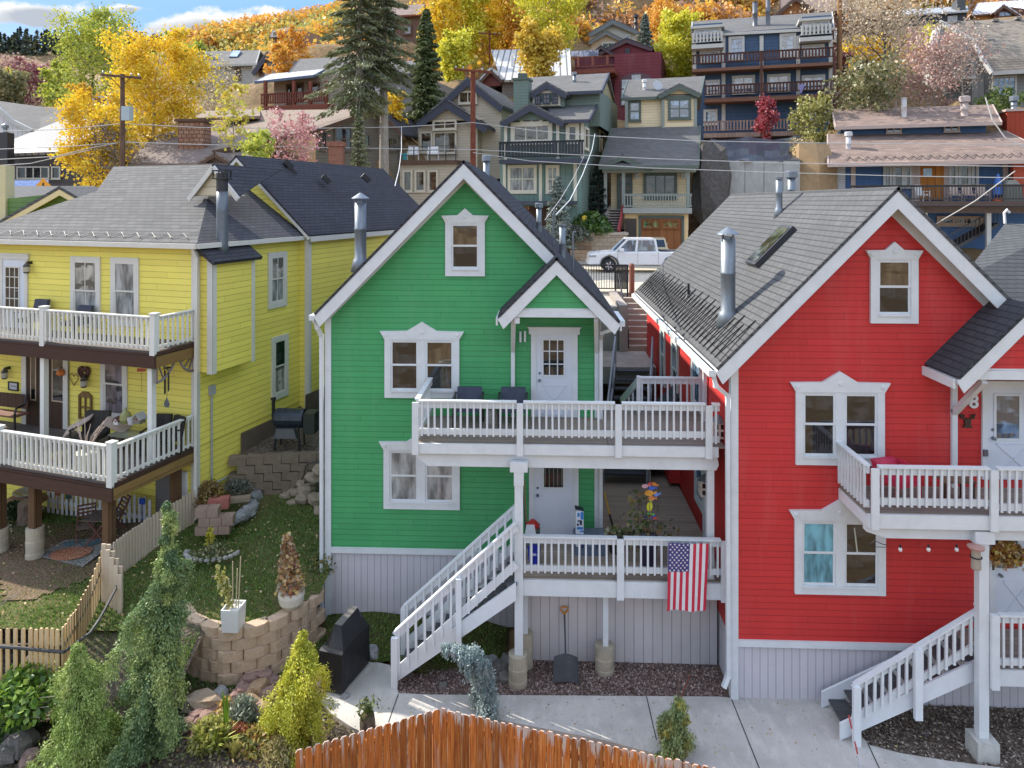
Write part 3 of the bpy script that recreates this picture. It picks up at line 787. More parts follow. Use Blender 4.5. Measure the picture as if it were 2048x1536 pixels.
rail_run(pf2,(2.7,19.67,2.62),(ruL-.05,19.67,2.62),.9,sp=.15,mat=GYW)
for x in(2.8,3.6):post(pf2,(x,19.8),2.15,2.4,.12,GYW)
st=thing('front_stairs','white wooden stairs with railings descending left from the lower deck to the path','stairs',(-1.8,14.6,0))
PS0=Pl((0,14.1));PS1=Pl((0,15.0))
a0=PS0.uz(795,1385)[0];a1=PS0.uz(1032,1150)[0]
WS=M_paint((.68,.71,.73),.45,.25)
zt0=PS0.uz(785,1268)[1];zt1=PS0.uz(1035,1045)[1]
def stair(par,xa,xb,ya,yb,za,zb,nst,rise_h,m_tread,mpost):
 """flight along x from (xa,za) low to (xb,zb) high, width ya..yb"""
 for i in range(nst):
  f0=i/nst;xx=xa+(xb-xa)*f0;dx=(xb-xa)/nst
  zz=za+(zb-za)*(i+1)/nst
  MB().box(min(xx,xx+dx*1.1),max(xx,xx+dx*1.1),ya+.05,yb-.05,zz-.05-(zb-za)/nst*0,zz-.01).build('tread',m_tread,par)
 for yy in(ya,yb-.045):
  m=MB();m.ppoly(Pl((0,yy+.045)),[(xa-.12*(1 if xb>xa else-1),za),(xb,zb-.32),(xb,zb+.03),(xa-.12*(1 if xb>xa else-1),za+.3)],-.0,.045);m.build('stringer',WS,par)
TREAD=M_wood((.06,.062,.068),(.11,.112,.118),True,.03,'v')
stair(st,a0,a1,14.1,15.05,0.0,zl_,11,.2,TREAD,WS)
hr_=zt1-zl_
for yy in(14.12,15.0):
 rail_run(st,(a0-.05,yy,zt0-hr_+.05),(a1,yy,zl_),hr_+.02,sp=.17,bw=.045,mat=WS,out=(0,-1,0),zb=.32,top=.16,bot=.16)
for x,w_ in((a0-.05,.13),((a0+a1)/2+.05,.11)):
 f=(x-a0)/(a1-a0);zz=(zt0-hr_+.05)*(1-f)+zl_*f
 MB().box(x-w_/2,x+w_/2,14.0,14.085,max(0,zz-.3),zz+hr_-.04).build('newel_post',WS,st)
MB().box(a0-.11,a0+.0,14.95,15.1,.0,zt0).build('newel_post',WS,st)
# ---- red house decks
Yq=12.75;PQ=Pl((0,Yq));xl=PQ.uz(1737,980)[0];zf=PQ.uz(1850,1027)[1];zt=PQ.uz(1850,931)[1]
rk=thing('upper_deck','white railed upper deck on the front of the red house with peeling rim board','deck',(8,13.4,zf))
MB().box(xl,ruR+1,Yq,Yr-.03,zf-.05,zf).build('floor_boards',DECKW,rk)
zq=PQ.uz(1850,1056)[1];zq2=PQ.uz(1850,1082)[1]
m=MB();m.box(xl-.02,ruR+1,Yq-.05,Yq-.002,zq,zf-.012);m.box(xl-.025,xl+.02,Yq,Yr-.05,zq,zf-.052);m.build('rim_board',WHITE,rk)
m=MB();m.ppoly(Pl((0,Yq+.14)),[(xl+.35,zq2),(ruR+1,zq2),(ruR+1,zq-.003),(xl,zq-.003),(xl,zq-.12)],-.08,.06);m.build('beam',WHITE,rk)
h=zt-zf
ux=[PQ.uz(q,1000)[0]for q in(1746,1982)]
for x in ux:MB().box(x-.065,x+.065,Yq-.11,Yq-.055,zq,zt-.04).build('post',WHITE,rk)
rail_run(rk,(ux[0]+.07,Yq-.03,zf),(ux[1]-.07,Yq-.03,zf),h,sp=.125,zb=.16)
rail_run(rk,(ux[1]+.07,Yq-.03,zf),(ux[1]+2.5,Yq-.03,zf),h,sp=.125)
rail_run(rk,(xl+.0,Yr-.05,zf),(xl+.0,Yq-.0,zf),h,sp=.13,out=(-1,0,0))
ppx=PQ.uz(1967,1200)[0]
m=MB();m.box(ppx-.085,ppx+.085,Yq-.02,Yq+.13,.25,zq2);m.box(ppx-.17,ppx+.17,Yq-.05,Yq+.15,zq2-.02,zq2+.2);m.build('support_post',WHITE,rk)
m=MB();m.box(ppx-.19,ppx+.19,Yq-.15,Yq+.22,-.15,.3);m.build('concrete_pier',M_concrete((.5,.49,.45),2.0),rk)
lz=1.52
PL_=Pl((0,12.75));lx=PL_.uz(1990,1300)[0]
rl=thing('lower_deck','white railed lower deck at the red house door, cut off at the right edge','deck',(9.5,13.2,lz))
MB().box(lx-.1,ruR+1,12.8,Yr-.03,lz-.05,lz).build('floor_boards',DECKW,rl)
m=MB();m.box(lx-.1,ruR+1,12.75,12.79,lz-.3,lz-.012);m.box(lx-.15,lx-.101,12.75,Yr-.04,lz-.3,lz-.012);m.build('rim_board',WHITE,rl)
MB().box(lx-.1,lx+.03,12.66,12.745,lz-.32,lz+1.0).build('post',WHITE,rl)
rail_run(rl,(lx+.04,12.74,lz),(ruR+1,12.74,lz),1.0,sp=.14)
rail_run(rl,(lx-.12,13.05,lz),(lx-.12,12.8,lz),1.0,sp=.13,out=(-1,0,0))
rs_=thing('front_stairs','white stairs with dark rubber treads climbing right along the red house front','stairs',(7.2,13.3,0))
b0=G(1690,1465,0.0).x;b1=lx-.12
stair(rs_,b0-.05,b1,12.98,13.85,0.0,lz,8,.2,TREAD,WS)
zA=PQ.uz(1690,1345)[1]
rail_run(rs_,(b0+.05,12.95,.07),(b1,12.95,lz),1.0,sp=.135,out=(0,-1,0),bw=.045,zb=.3)
for f in(.03,.5):
 x=b0+(b1-b0)*f;zz=lz*f
 MB().box(x-.065,x+.065,12.82,12.90,max(0,zz-.25),zz+1.02).build('newel_post',WS,rs_)
# ================================================================= the yellow house (turned about 16 degrees)
ya=-math.atan(.29);o3=W(393,893,18.2)
PY=Pl((o3.x,o3.y),ya)
YEL=(.86,.73,.14);M_YEL=M_siding(YEL,.165,.15);M_YEL2=M_siding((.55,.52,.045),.165,.15)
CREAM_T=M_paint((.62,.60,.54),.5)
yh=thing('yellow_house','two storey yellow clapboard house with white trim and a hipped grey shingle roof','house',(o3.x,o3.y,1.4))
zE=PY.uz(390,487)[1];PYr=PY.right(0)
d1=PYr.uz(600,600)[0]
uw=PY.uz(-62,485)[0];zG=.9
b=MB();body(b,PY,uw,0,3.3,zE,d1);b.build('wall',M_YEL,yh)
b=MB();body(b,PY,uw,-.02,zG-.5,3.3,d1-.02);b.build('ground_floor_wall',M_YEL,yh)
PYb=PY.back(d1);off=PYb.uz(617,600)[0];pk_u,pk_z=PYb.back(-.15).uz(474,310);er,ez=PYb.back(-.15).uz(621,470)
sl=(pk_z-ez)/(er-pk_u);hw=er-pk_u
b=MB();body(b,PYb,pk_u-hw+.2,off,1.0,ez+.12,9.5,pk_z-.12);b.build('rear_wing_wall',M_YEL,yh)
gable_roof(yh,PYb,pk_u,hw,hw,pk_z,sl,.2,9.8,SH_DARK,CREAM_T,fh=.1,name='rear_wing_roof')  # dark shingle colour paints in the shade on this wing's right slope
m=MB();m.pbox(PYb,off-.12,off+.0,2.0,ez,.0,.04);m.pbox(PYb.right(off),0,.12,2.0,ez,0,.035);m.pbox(PY,-.14,.0,zG,zE,0,.035);m.pbox(PYr,.0,.1,zG,zE,0,.03);m.parts('corner_board',CREAM_T,yh)
eo=.22;zeq=zE+.02
dr=d1*.62+1.6;PYk=PY.back(dr)
k0u,k0z=PYk.uz(230,333);k1u,_=PYk.uz(432,333)
f=MB();P=PY.pt
fl_,fr_=P(uw-.3,zeq,eo),P(eo,zeq,eo);rl_,rr_=PYk.pt(k0u,k0z),PYk.pt(k1u,k0z)
br_=P(eo,zeq,-d1-.0);bl_=P(uw-.3,zeq,-2*dr)
def on_roof(px,py):
 o=Vector((0,0,CZ));d=W(px,py,10)-o;n=(fr_-rl_).cross(rr_-rl_);return o+d*((rl_-o).dot(n)/d.dot(n))
md_=on_roof(197,381)
f.slab([fl_,fr_,rr_,rl_,md_],.07)
f.slab([bl_,P(k1u,zeq,-2*dr),rr_,rl_],.07)
f.slab([bl_,fl_,md_],.07);f.slab([bl_,md_,rl_],.07)
yr_=f.build('roof',M_shingle((.165,.163,.158),(.11,.109,.106),.19,.32),yh);MB().slab([fr_,br_,PYk.pt(k1u,k0z,-3.5),rr_],.07).build('hip_roof',M_shingle((.11,.11,.118),(.08,.081,.092)),yh)  # right hip shingles coloured darker to paint in its shade; front slope lighter
m=MB();m.bar(P(uw-.3,zeq-.08,eo+.03),P(eo,zeq-.08,eo+.03),.12,.13);m.bar(P(eo+.03,zeq-.08,eo),P(eo+.03,zeq-.08,-d1),.06,.13);m.build('gutter',CREAM_T,yr_)
PYg=PY.back(dr-2.6);g0,gz=PYg.uz(432,328);gl=PYg.uz(383,392)[0];gr_=PYg.uz(482,392)[0];gz0=PYg.uz(432,392)[1]
gs=(gz-gz0)/((gr_-gl)/2)
m=MB();m.ppoly(PYg,[(gl+.1,gz0),(gr_-.1,gz0),(g0,gz-.12)],-.3,0);m.build('gablet_wall',M_siding((.60,.52,.36),.25,.1),yh)
m=MB();t_=MB();pk_=PYg.pt(g0,gz,.12);bk_=PYk.pt(g0,gz,-.5)
for e in(gl,gr_):
 ev=PYg.pt(e,gz0-.03,.12);m.slab([pk_,ev,bk_],.05)
 t_.bar(pk_-Vector((0,0,.1)),ev-Vector((0,0,.08)),.05,.14)
go_=m.build('gablet_roof',SH_DARK,yh);t_.parts('rake_trim',CREAM_T,go_)
m=MB();pts=[]
sd=(rl_+rr_)/2-(fl_+fr_)/2;L=sd.length;sdn=sd/L
k=0;u=uw
while u<-.1:
 q=P(u,zeq,eo)+sdn*(.18 if k%2 else.42)+Vector((0,0,.05));pts.append(q);k+=1;u+=.27
m.tube(pts,.011,5);m.build('snow_guard_wire',M_plain((.2,.185,.165),.6),yr_)
cv0,cv1=.1,1.75;cz0,cz1=PY.uz(411,752)[1]+.05,zE-.35;cn=.42
m=MB();m.pbox(PYr,cv0,cv1,cz0,cz1,0,cn);m.build('chimney_chase',M_YEL,yh)
m=MB();m.pbox(PYr,cv0-.02,cv0+.14,cz0-.02,cz1-.02,cn+.001,cn+.03);m.pbox(PYr,cv0-.03,cv0-.001,cz0-.02,cz1-.02,cn-.14,cn+.03);m.pbox(PYr,cv1-.1,cv1+.02,cz0-.02,cz1-.02,cn+.001,cn+.03);m.parts('chase_corner_board',CREAM_T,yh)
m=MB();m.slab([PYr.pt(cv0-.15,cz1+.33,-.02),PYr.pt(cv1+.15,cz1+.33,-.02),PYr.pt(cv1+.15,cz1-.12,cn+.2),PYr.pt(cv0-.15,cz1-.12,cn+.2)],.1);m.build('chase_roof',SH_DARK,yh)
fp=PYr.pt(.75,0,.18);fl=MB();zt_=PY.uz(418,340)[1]
fl.lathe((fp.x,fp.y,0),[(.2,cz1+.0),(.155,cz1+.3),(.15,cz1+1.2),(.15,zt_-.55)],16);fo=fl.build('flue_pipe',M_plain((.14,.16,.18),.4,.4),yh,True)
fl=MB();fl.lathe((fp.x,fp.y,0),[(.152,zt_-.55),(.155,zt_-.2),(.155,zt_-.05)],16);fl.box(fp.x-.2,fp.x+.2,fp.y-.2,fp.y+.2,zt_,zt_+.03)
for sx in(-.17,.17):
 for sy in(-.17,.17):fl.bar((fp.x+sx,fp.y+sy,zt_-.2),(fp.x+sx,fp.y+sy,zt_),.03,.03,(0,1,0))
fl.box(fp.x-.2,fp.x+.2,fp.y-.2,fp.y+.2,zt_-.22,zt_-.19);fl.build('flue_cap',DARKMET,fo)
def ywin(px,m1,m2,grid=False):
 u0,u1,z0,z1=PY.rect(*px);w=MB();frame4(w,PY,u0,u1,z0,z1,.13,0,.045);o=w.build('window',CREAM_T,yh)
 sash_pair(o,PY,u0+.13,u1-.13,z0+.13,z1-.13,m1,m2,CREAM_T,grid=grid);return o
G_CURT=M_glass((.26,.25,.22),1.5)
ywin((143,513,202,652),G_CURT,G_BLIND,True);ywin((223,515,279,652),G_BLIND,G_BLIND)
LACE=M_glass((.12,.10,.11),1.5)
ywin((203,700,256,838),LACE,LACE)
panel_door(yh,PY,(2,518,57,672),(12,532,42,618),(3,4),cross=False,mt=CREAM_T,knob=False)
BRN=M_wood((.05,.028,.018),(.09,.05,.03),True,.3,'u')
for px,g in(((56,700,96,850),(64,706,76,800)),((92,700,139,857),(107,712,132,803))):
 u0,u1,z0,z1=PY.rect(*px);MB().pbox(PY,u0,u1,z0,z1,0,.05).build('wooden_door',BRN,yh)
 g0,g1,h0,h1=PY.rect(*g);w=MB();frame4(w,PY,g0,g1,h0,h1,.04,.05,.06);o=w.build('glazing_frame',M_plain((.42,.32,.22),.5),yh);pane(o,PY,g0+.04,g1-.04,h0+.04,h1-.04,.056,G_DARK)
m=MB()
for x0_,x1_ in((47,56),(130,139)):
 u0,u1,z0,z1=PY.rect(x0_,690,x1_,857);m.pbox(PY,u0,u1,z0,z1+.3,0,.07)
m.parts('door_casing',CREAM_T,yh)
for px in((314,945,364,1060),):
 u0,u1,z0,z1=PY.rect(*px);MB().pbox(PY,u0,u1,.9,z1,0,.05).build('basement_door',M_plain((.16,.16,.17),.4),yh)
 m=MB();m.pbox(PY,u1,u1+.2,.9,z1+.1,0,.07);m.build('door_casing',WHITE,yh)
def ysw(px,m1,m2,g=False):
 u0,u1,z0,z1=PYr.rect(*px);w=MB();frame4(w,PYr,u0,u1,z0,z1,.14,0,.05,.18);o=w.build('window',CREAM_T,yh)
 sash_pair(o,PYr,u0+.14,u1-.14,z0+.18,z1-.14,m1,m2,CREAM_T,grid=g)
ysw((535,504,572,615),G_CURT,G_BLIND,True);ysw((542,671,575,796),G_DARK,G_CURT);ysw((457,512,470,628),G_DARK,G_BLIND)
for(x,y)in((575,335),(645,352),(570,322),(725,350)):
 q=W(x,y,25+(x-560)*.012);MB().bar(q,q+Vector((.25,.1,-.25)),.3,.18).build('roof_vent',BLACK,yh)
m=MB();q=W(418,560,17.9)
p0=PYr.uz(421,785);p1=PYr.uz(421,968);p2=PYr.uz(450,955)
m.tube([PYr.pt(*p0,.04),PYr.pt(*p1,.04),PYr.pt(*p2,.04)],.03,8);m.pbox(PYr,p0[0]-.09,p0[0]+.09,p0[1]-.05,p0[1]+.2,0,.1);m.build('electrical_conduit',M_plain((.35,.36,.38),.5),yh)
downspout(yh,[P(.06,zE-.12,.2),P(.1,zE-.4,.1),P(.05,2.3,.07),P(.05,1.5,.1),P(-.1,1.2,.3)],mat=CREAM_T)
MB().pbox(PYr,1.7,d1+.1,.8,3.15,.015,.05).build('foundation',M_concrete((.16,.12,.09)),yh)
MB().pbox(PYb.right(off),-.2,9.5,1.0,3.6,.015,.04).build('foundation',M_concrete((.16,.12,.09)),yh)
BRB=M_wood((.055,.028,.02),(.09,.045,.03),True,.4,'v');OCH=M_wood((.20,.12,.04),(.30,.19,.07),True,.3,'v')
YR=M_paint((.66,.66,.62),.5)
def ydeck(name,label,zpx,dep,posts,hrail,left):
 z=PY.uz(390,zpx)[1]
 t=thing(name,label,'deck',PY.pt(-4,z,dep))
 MB().pbox(PY,left,-.05,z-.06,z,.04,dep).build('floor_boards',M_wood((.09,.075,.07),(.15,.13,.12),True,.14,'v'),t)
 MB().pbox(PY,left,-.02,z-.42,z-.062,dep-.02,dep+.05).build('front_beam',BRB,t)
 m=MB();m.pbox(PYr,-dep+.02,-.04,z-.12,z-.01,-.06,-.0);m.build('side_rim',BRB,t)
 m=MB();m.pbox(PYr,-dep+.0,-.04,z-.40,z-.125,-.1,-.01);m.build('side_beam',OCH,t)
 us=posts
 for u in us:
  p=PY.pt(u,z,dep-.02);m=MB();m.pbox(PY,u-.08,u+.08,z-.1,z+hrail+.05,dep-.1,dep+.055);m.pbox(PY,u-.1,u+.1,z+hrail+.05,z+hrail+.09,dep-.12,dep+.07);m.build('post',YR,t)
 prev=left
 for u in us:
  if u-prev>.3:rail_run(t,PY.pt(prev+.08,z,dep),PY.pt(u-.09,z,dep),hrail,sp=.15,bw=.05,mat=YR,out=(PY.n.x,PY.n.y,0),bot=.06,top=.08,zb=.07)
  prev=u
 rail_run(t,PY.pt(-.06,z,dep-.12),PY.pt(-.06,z,.05),hrail,sp=.15,bw=.045,mat=YR,out=(PY.t.x,PY.t.y,0),bot=.06,top=.08,zb=.07)
 return t,z
yu,zu=ydeck('upper_deck','narrow white railed upper balcony of the yellow house on a dark brown beam',683,1.32,[PY.back(-1.3).uz(88,650)[0],-.1],.86,-8.5)
yl,zl2=ydeck('lower_deck','wide white railed porch deck of the yellow house on brown posts',893,2.55,[PY.back(-2.5).uz(0,900)[0],-.1],.86,-8.5)
for px in(88,303):
 u=PY.back(-1.2).uz(px,780)[0]
 m=MB();m.pbox(PY,u-.07,u+.07,zl2,zu-.4,1.12,1.26);m.build('support_post',YR,yu)
BPOST=M_wood((.10,.05,.025),(.16,.09,.045),True,.3,'u')
for px,nn in((70,2.3),(218,2.35),(0,2.3)):
 u=PY.back(-nn).uz(px,1010)[0];m=MB();m.pbox(PY,u-.1,u+.1,1.2 if px!=70 else 1.75,zl2-.42,nn-.1,nn+.1);m.build('support_post',BPOST,yl)
 if px!=218:p=PY.pt(u,0,nn);pier(yl,p.x,p.y,1.8 if px==70 else 1.6,.2,.9)
u=-.35;m=MB();m.pbox(PY,u-.1,u+.1,1.2,zl2-.42,.25,.45);m.build('support_post',BPOST,yl)
# ================================================================= near ground
def kind(o,k='structure'):return tag(o,kind=k)
def sheet(name,poly,mat,z=None,th=.0,k='structure'):
 m=MB();pts=[Vector(p)for p in poly]
 if th:m.slab(pts,th)
 else:
  ar=sum(pts[i].x*pts[(i+1)%len(pts)].y-pts[(i+1)%len(pts)].x*pts[i].y for i in range(len(pts)))
  if ar<0:pts.reverse()
  m.face(pts)
 return kind(m.build(name,mat),k)
CONC=M_concrete((.50,.48,.44))
pp=[(655,1402),(690,1335),(775,1326),(1440,1326)]
path=[G(x,y,0)for x,y in((640,1400),(692,1330),(745,1322),(780,1330),(797,1386),(860,1389),(1440,1393),(1466,1396),(1640,1396),(1680,1420),(1712,1462),(1740,1490),(1800,1506),(1900,1522),(2080,1545),(2080,1640),(1450,1640),(1400,1530),(1200,1478),(1000,1440),(880,1425),(800,1470),(735,1470),(700,1452),(664,1428))]
sheet('path',path,CONC,th=.14)
def strip(a,b,w=.02):
 a,b=Vector(a),Vector(b);d=(b-a).normalized();r=Vector((-d.y,d.x,0))*w/2;z=Vector((0,0,.004))
 return[a-r+z,b-r+z,b+r+z,a+r+z]
m=MB()
for a,b in(((797,1388),(775,1450)),((1293,1393),(1313,1480)),((1462,1396),(1520,1540)),((1735,1486),(1760,1540))):
 m.face(strip(G(*a),G(*b)))
kind(m.build('path_joints',M_plain((.05,.045,.04),.9)))
GRAVEL=M_soil((.13,.085,.07),(.19,.135,.115),(.30,.23,.20),14)
MULCH=M_soil((.09,.065,.05),(.16,.125,.095),(.30,.26,.22),8)
LAWN=M_soil((.045,.062,.016),(.10,.085,.035),(.10,.13,.03),10)
zg=-.03
sheet('gravel_bed',[G(x,y,zg)for x,y in((1028,1302),(1445,1300),(1472,1398),(798,1392),(790,1360),(940,1315))],GRAVEL)
sheet('mulch_bed',[(4.9,9.5,-.05),(14,9.5,-.05),(14,14.2,-.05),(4.9,14.2,-.05)],MULCH)
m=MB();gx0,gx1=-4.95,-.75;N=12
def hz(x,y):return-.04+(max(0,(y-14.4))*.14+.04*math.sin(x*3.1+y*2))*max(0,min(1,(-.75-x)/.9))
for i in range(N):
 for j in range(6):
  xa,xb=gx0+(gx1-gx0)*i/N,gx0+(gx1-gx0)*(i+1)/N;y0_,y1_=14.5+1.7*j/6,14.5+1.7*(j+1)/6
  if xa<-3.1 and y0_<14.75:continue
  m.face([(xa,y0_,hz(xa,y0_)),(xb,y0_,hz(xb,y0_)),(xb,y1_,hz(xb,y1_)),(xa,y1_,hz(xa,y1_))])
kind(m.build('grass_bank',LAWN))
sheet('garden_soil',[(-14,9.0,-.06),(-2.2,9.0,-.06),(-2.2,12.3,-.06),(-4.4,14.0,-.06),(-4.9,16.1,-.06),(-14,16.1,-.06)],M_soil((.07,.055,.04),(.12,.095,.07),(.20,.17,.13),7))
WALLP=[(650,1272),(610,1305),(560,1335),(505,1355),(455,1362),(405,1352),(375,1335),(360,1310)]
wall_pts=[G(x,y,0.0)for x,y in WALLP]
wtop=1.08
def lawn_z(x,y):return 1.02+max(0,min(1,(y-14.6)/5.0))*.55*max(0,min(1,(x+11.6)/2.4))+.035*math.sin(x*1.7)*math.cos(y*2.1)
m=MB()
def inside(x,y):
 if x>-4.98:return False
 for a,b in zip(wall_pts[:-1],wall_pts[1:]):
  lo,hi=min(a.x,b.x),max(a.x,b.x)
  if lo<=x<=hi:
   f=(x-a.x)/(b.x-a.x);return y>a.y+(b.y-a.y)*f+.12
 return y>(14.0 if x<wall_pts[-1].x else 15.9)
lawn_cells=[]
st_=.2
for i in range(int(14/st_)):
 for j in range(int(7.5/st_)):
  x0_,y0_=-18.5+i*st_,13.0+j*st_
  if x0_<-9.0 and y0_<13.2:continue
  if inside(x0_+st_/2,y0_+st_/2):
   lawn_cells.append((x0_,y0_))
   m.face([(x0_+a*st_,y0_+b*st_,lawn_z(x0_+a*st_,y0_+b*st_))for a,b in((0,0),(1,0),(1,1),(0,1))])
kind(m.build('lawn',M_soil((.06,.09,.02),(.17,.125,.065),(.12,.17,.04),9)))
rg=np.random.default_rng(5)
cells=np.array(lawn_cells)
n=95000;c=cells[rg.integers(0,len(cells),n)]+rg.uniform(0,st_,(n,2))
patch=np.sin(c[:,0]*1.9+1)*np.cos(c[:,1]*1.3)+np.sin(c[:,0]*.7-c[:,1]*1.1)+rg.normal(0,.5,n)
shade_side=c[:,0]<-10.2
keep=patch>np.where(shade_side,.25,-.75);c=c[keep]
z=np.array([lawn_z(x,y)for x,y in c])+.02
gP=np.column_stack([c,z]);n2=4500
xs=rg.uniform(-4.9,-.8,n2);ys=rg.uniform(14.8,16.15,n2);k=rg.uniform(0,1,n2)<.8
gP2=np.column_stack([xs,ys,[hz(a,b)+.02 for a,b in zip(xs,ys)]])[k]
gx=rg.uniform(-9.5,-4.6,16000);gy=rg.uniform(13.0,16.0,16000)
okk=np.array([(not inside(a,b))and(b>13.4+(-6.0-a)*.05)for a,b in zip(gx,gy)])
gP3=np.column_stack([gx,gy,np.full(len(gx),-.03)])[okk]
bx_=rg.uniform(-10.1,-7.0,9000);by_=rg.uniform(12.8,14.25,9000);gP4=np.column_stack([bx_,by_,.28+(by_-12.7)*.47+np.where(bx_<-8.5,.12*(14.3-by_),0)])
gP=np.concatenate([gP,gP2,gP3,gP4])
GRASSM=M_foliage(((.06,.12,.018),(.11,.21,.035),(.18,.28,.05),(.32,.29,.10)),.3)
D=rg.normal(0,.5,gP.shape);D[:,2]=1.0
kind(leaf_mesh('grass',gP,.042,rg.beta(1.6,2.2,len(gP)),GRASSM,None,D,5.0),'stuff')
n=1100;c=cells[rg.integers(0,len(cells),n)]+rg.uniform(0,st_,(n,2));z=np.array([lawn_z(x,y)for x,y in c])+.06
D=rg.normal(0,1,(n,3));D[:,2]*=.15
LEAFL=M_foliage(((.32,.16,.07),(.45,.32,.16),(.55,.45,.30),(.50,.42,.08)),.15)
kind(leaf_mesh('fallen_leaves',np.column_stack([c,z]),.032,rg.uniform(0,1,n),LEAFL,None,D,1.5),'stuff')
n=260;px=rg.uniform(660,1900,n);py=1398+rg.uniform(0,1,n)**1.5*110;GP=np.array([tuple(G(a,b,.008))for a,b in zip(px,py)]);D=rg.normal(0,1,(n,3));D[:,2]*=.1
kind(leaf_mesh('path_litter',GP,.02,rg.uniform(0,1,n),LEAFL,None,D,1.6),'stuff')
n=9000;px=rg.uniform(800,1468,n);py=rg.uniform(1312,1392,n)
GP=np.array([tuple(G(a,b,-.02))for a,b in zip(px,py)]);GP[:,2]+=rg.uniform(0,.01,n)
kk=(GP[:,0]<3.7)&((GP[:,0]>-.9)|(GP[:,1]<14.6))&(GP[:,1]<15.02)
D=rg.normal(0,1,(n,3));D[:,2]*=.3
kind(leaf_mesh('gravel',GP[kk],.022,rg.uniform(0,1,kk.sum()),M_foliage(((.10,.06,.05),(.22,.15,.125),(.30,.22,.19),(.42,.34,.30)),0.0),None,D[kk],1.3),'stuff')
n=7000;GX=rg.uniform(5.2,10.5,n);GY=rg.uniform(12.0,14.0,n);GP=np.column_stack([GX,GY,rg.uniform(-.04,-.01,n)])
kk=GY>12.4+np.where(GX<5.8,.9*(5.8-GX),0)
D=rg.normal(0,1,(n,3));D[:,2]*=.35
kind(leaf_mesh('bark_mulch',GP[kk],.03,rg.uniform(0,1,kk.sum()),M_foliage(((.06,.045,.033),(.14,.105,.075),(.22,.17,.13),(.48,.42,.35)),0.0),None,D[kk],2.2),'stuff')
n=6000;GX=rg.uniform(-13,-2.4,n);GY=rg.uniform(10.2,14.0,n);GP=np.column_stack([GX,GY,rg.uniform(-.05,-.01,n)]);D=rg.normal(0,1,(n,3));D[:,2]*=.4
kk=GY<12.3+np.clip((-2.2-GX)*.75,0,1.6)
kind(leaf_mesh('garden_litter',GP[kk],.04,rg.uniform(0,1,kk.sum()),M_foliage(((.08,.06,.035),(.20,.14,.06),(.10,.13,.03),(.40,.33,.22)),0.1),None,D[kk],1.7),'stuff')
# ---- curved block retaining wall: every block is a course brick in one wall thing
BLK=M_rock((.50,.35,.24),(.60,.46,.33))
rw=thing('block_retaining_wall','curved tan concrete block retaining wall holding up the lawn beside the green house','wall',wall_pts[4])
rr=random.Random(3)
dense=[]
for a,b in zip(wall_pts[:-1],wall_pts[1:]):
 L=(b-a).length;k=max(2,int(L/.02))
 dense+=[a.lerp(b,i/k)for i in range(k)]
arc=[0]
for a,b in zip(dense[:-1],dense[1:]):arc.append(arc[-1]+(b-a).length)
def along(s):
 s=max(0,min(arc[-1]-1e-3,s));i=np.searchsorted(arc,s);i=min(max(1,i),len(dense)-1)
 return dense[i-1],(dense[i]-dense[max(0,i-12)]).normalized()
for row in range(5):
 m=MB();bl=.5;s=(row%2)*bl/2
 h0=row*.222-.04
 while s<arc[-1]:
  p,t=along(s+bl/2);nrm=Vector((-t.y,t.x,0));nrm=nrm if nrm.y<0 else-nrm
  cp=p-nrm*(row*.018)
  tp=row==4
  w2=bl/2-.008;d0=.10+(.02 if tp else 0)+rr.uniform(-.012,.012)
  uz=[(-w2,-.14),(w2,-.14),(w2,d0*.45),(w2*.55,d0),(-w2*.55,d0),(-w2,d0*.45)]
  bt=[cp+t*a+nrm*q+Vector((0,0,h0))for a,q in uz];tpv=[v+Vector((0,0,.213))for v in bt]
  m.hexa(bt if(bt[1]-bt[0]).cross(bt[2]-bt[1]).z>0 else bt[::-1],tpv if(bt[1]-bt[0]).cross(bt[2]-bt[1]).z>0 else tpv[::-1])
  s+=bl
 m.build('cap_course' if row==4 else 'block_course',BLK,rw)
tw=thing('terrace_wall','low grey brown block wall of the small terrace between yellow and green houses','wall',W(560,1000,19.6))
a,b=W(466,1000,19.4),W(655,1000,19.9)
TB=M_rock((.20,.15,.11),(.28,.22,.16))
for row in range(5):
 m=MB();L=(b-a).length;d=(b-a).normalized();s=(row%2)*.24-.1;z0_=1.45+row*.24
 while s<L:
  p=a+d*(s+.24);p.z=z0_;m.bar(p-d*.232,p+d*.232,.3+rr.uniform(-.04,.04),.225,(0,0,1));m.v[-8:]=[(x,y,zz+z0_*0+.12)for x,y,zz in m.v[-8:]];s+=.48
 m.build('cap_course' if row==4 else 'block_course',TB,tw)
sheet('terrace_soil',[(-12,19.65,2.58),(-4.9,19.9,2.58),(-4.9,24.5,2.9),(-12,24.5,2.9)],MULCH)
ROCKT=M_rock((.30,.23,.16),(.40,.32,.24));ROCKG=M_rock((.22,.22,.23),(.36,.36,.36));ROCKR=M_rock((.20,.115,.10),(.38,.26,.22));ROCKO=M_rock((.36,.22,.12),(.46,.34,.22))
def stone(px,py,Z,r,mat,label,group,sq=(1,.8,.6),seed=0,ang=0):
 p=G(px,py,Z);o=MB().rock((p.x,p.y,Z+r*sq[2]*.6),r,sq,seed,ang).build('stone',mat)
 return tag(o,label,'stone',group)
lab_back=['tan rubble stone tumbled against the terrace wall beside the green corner board']
for i,(x,y,zz,r)in enumerate(((590,990,1.5,.22),(615,985,1.7,.26),(608,1004,1.5,.28),(632,1004,1.6,.26),(570,996,1.5,.16),(628,962,2.05,.24),(640,945,2.3,.24),(603,972,1.8,.2),(640,1026,1.45,.2),(585,1010,1.45,.16))):
 stone(x,y,zz,r,ROCKT,lab_back[0],'rubble stones at the end of the terrace wall',(1.1,.8,.6),i,i*.7)
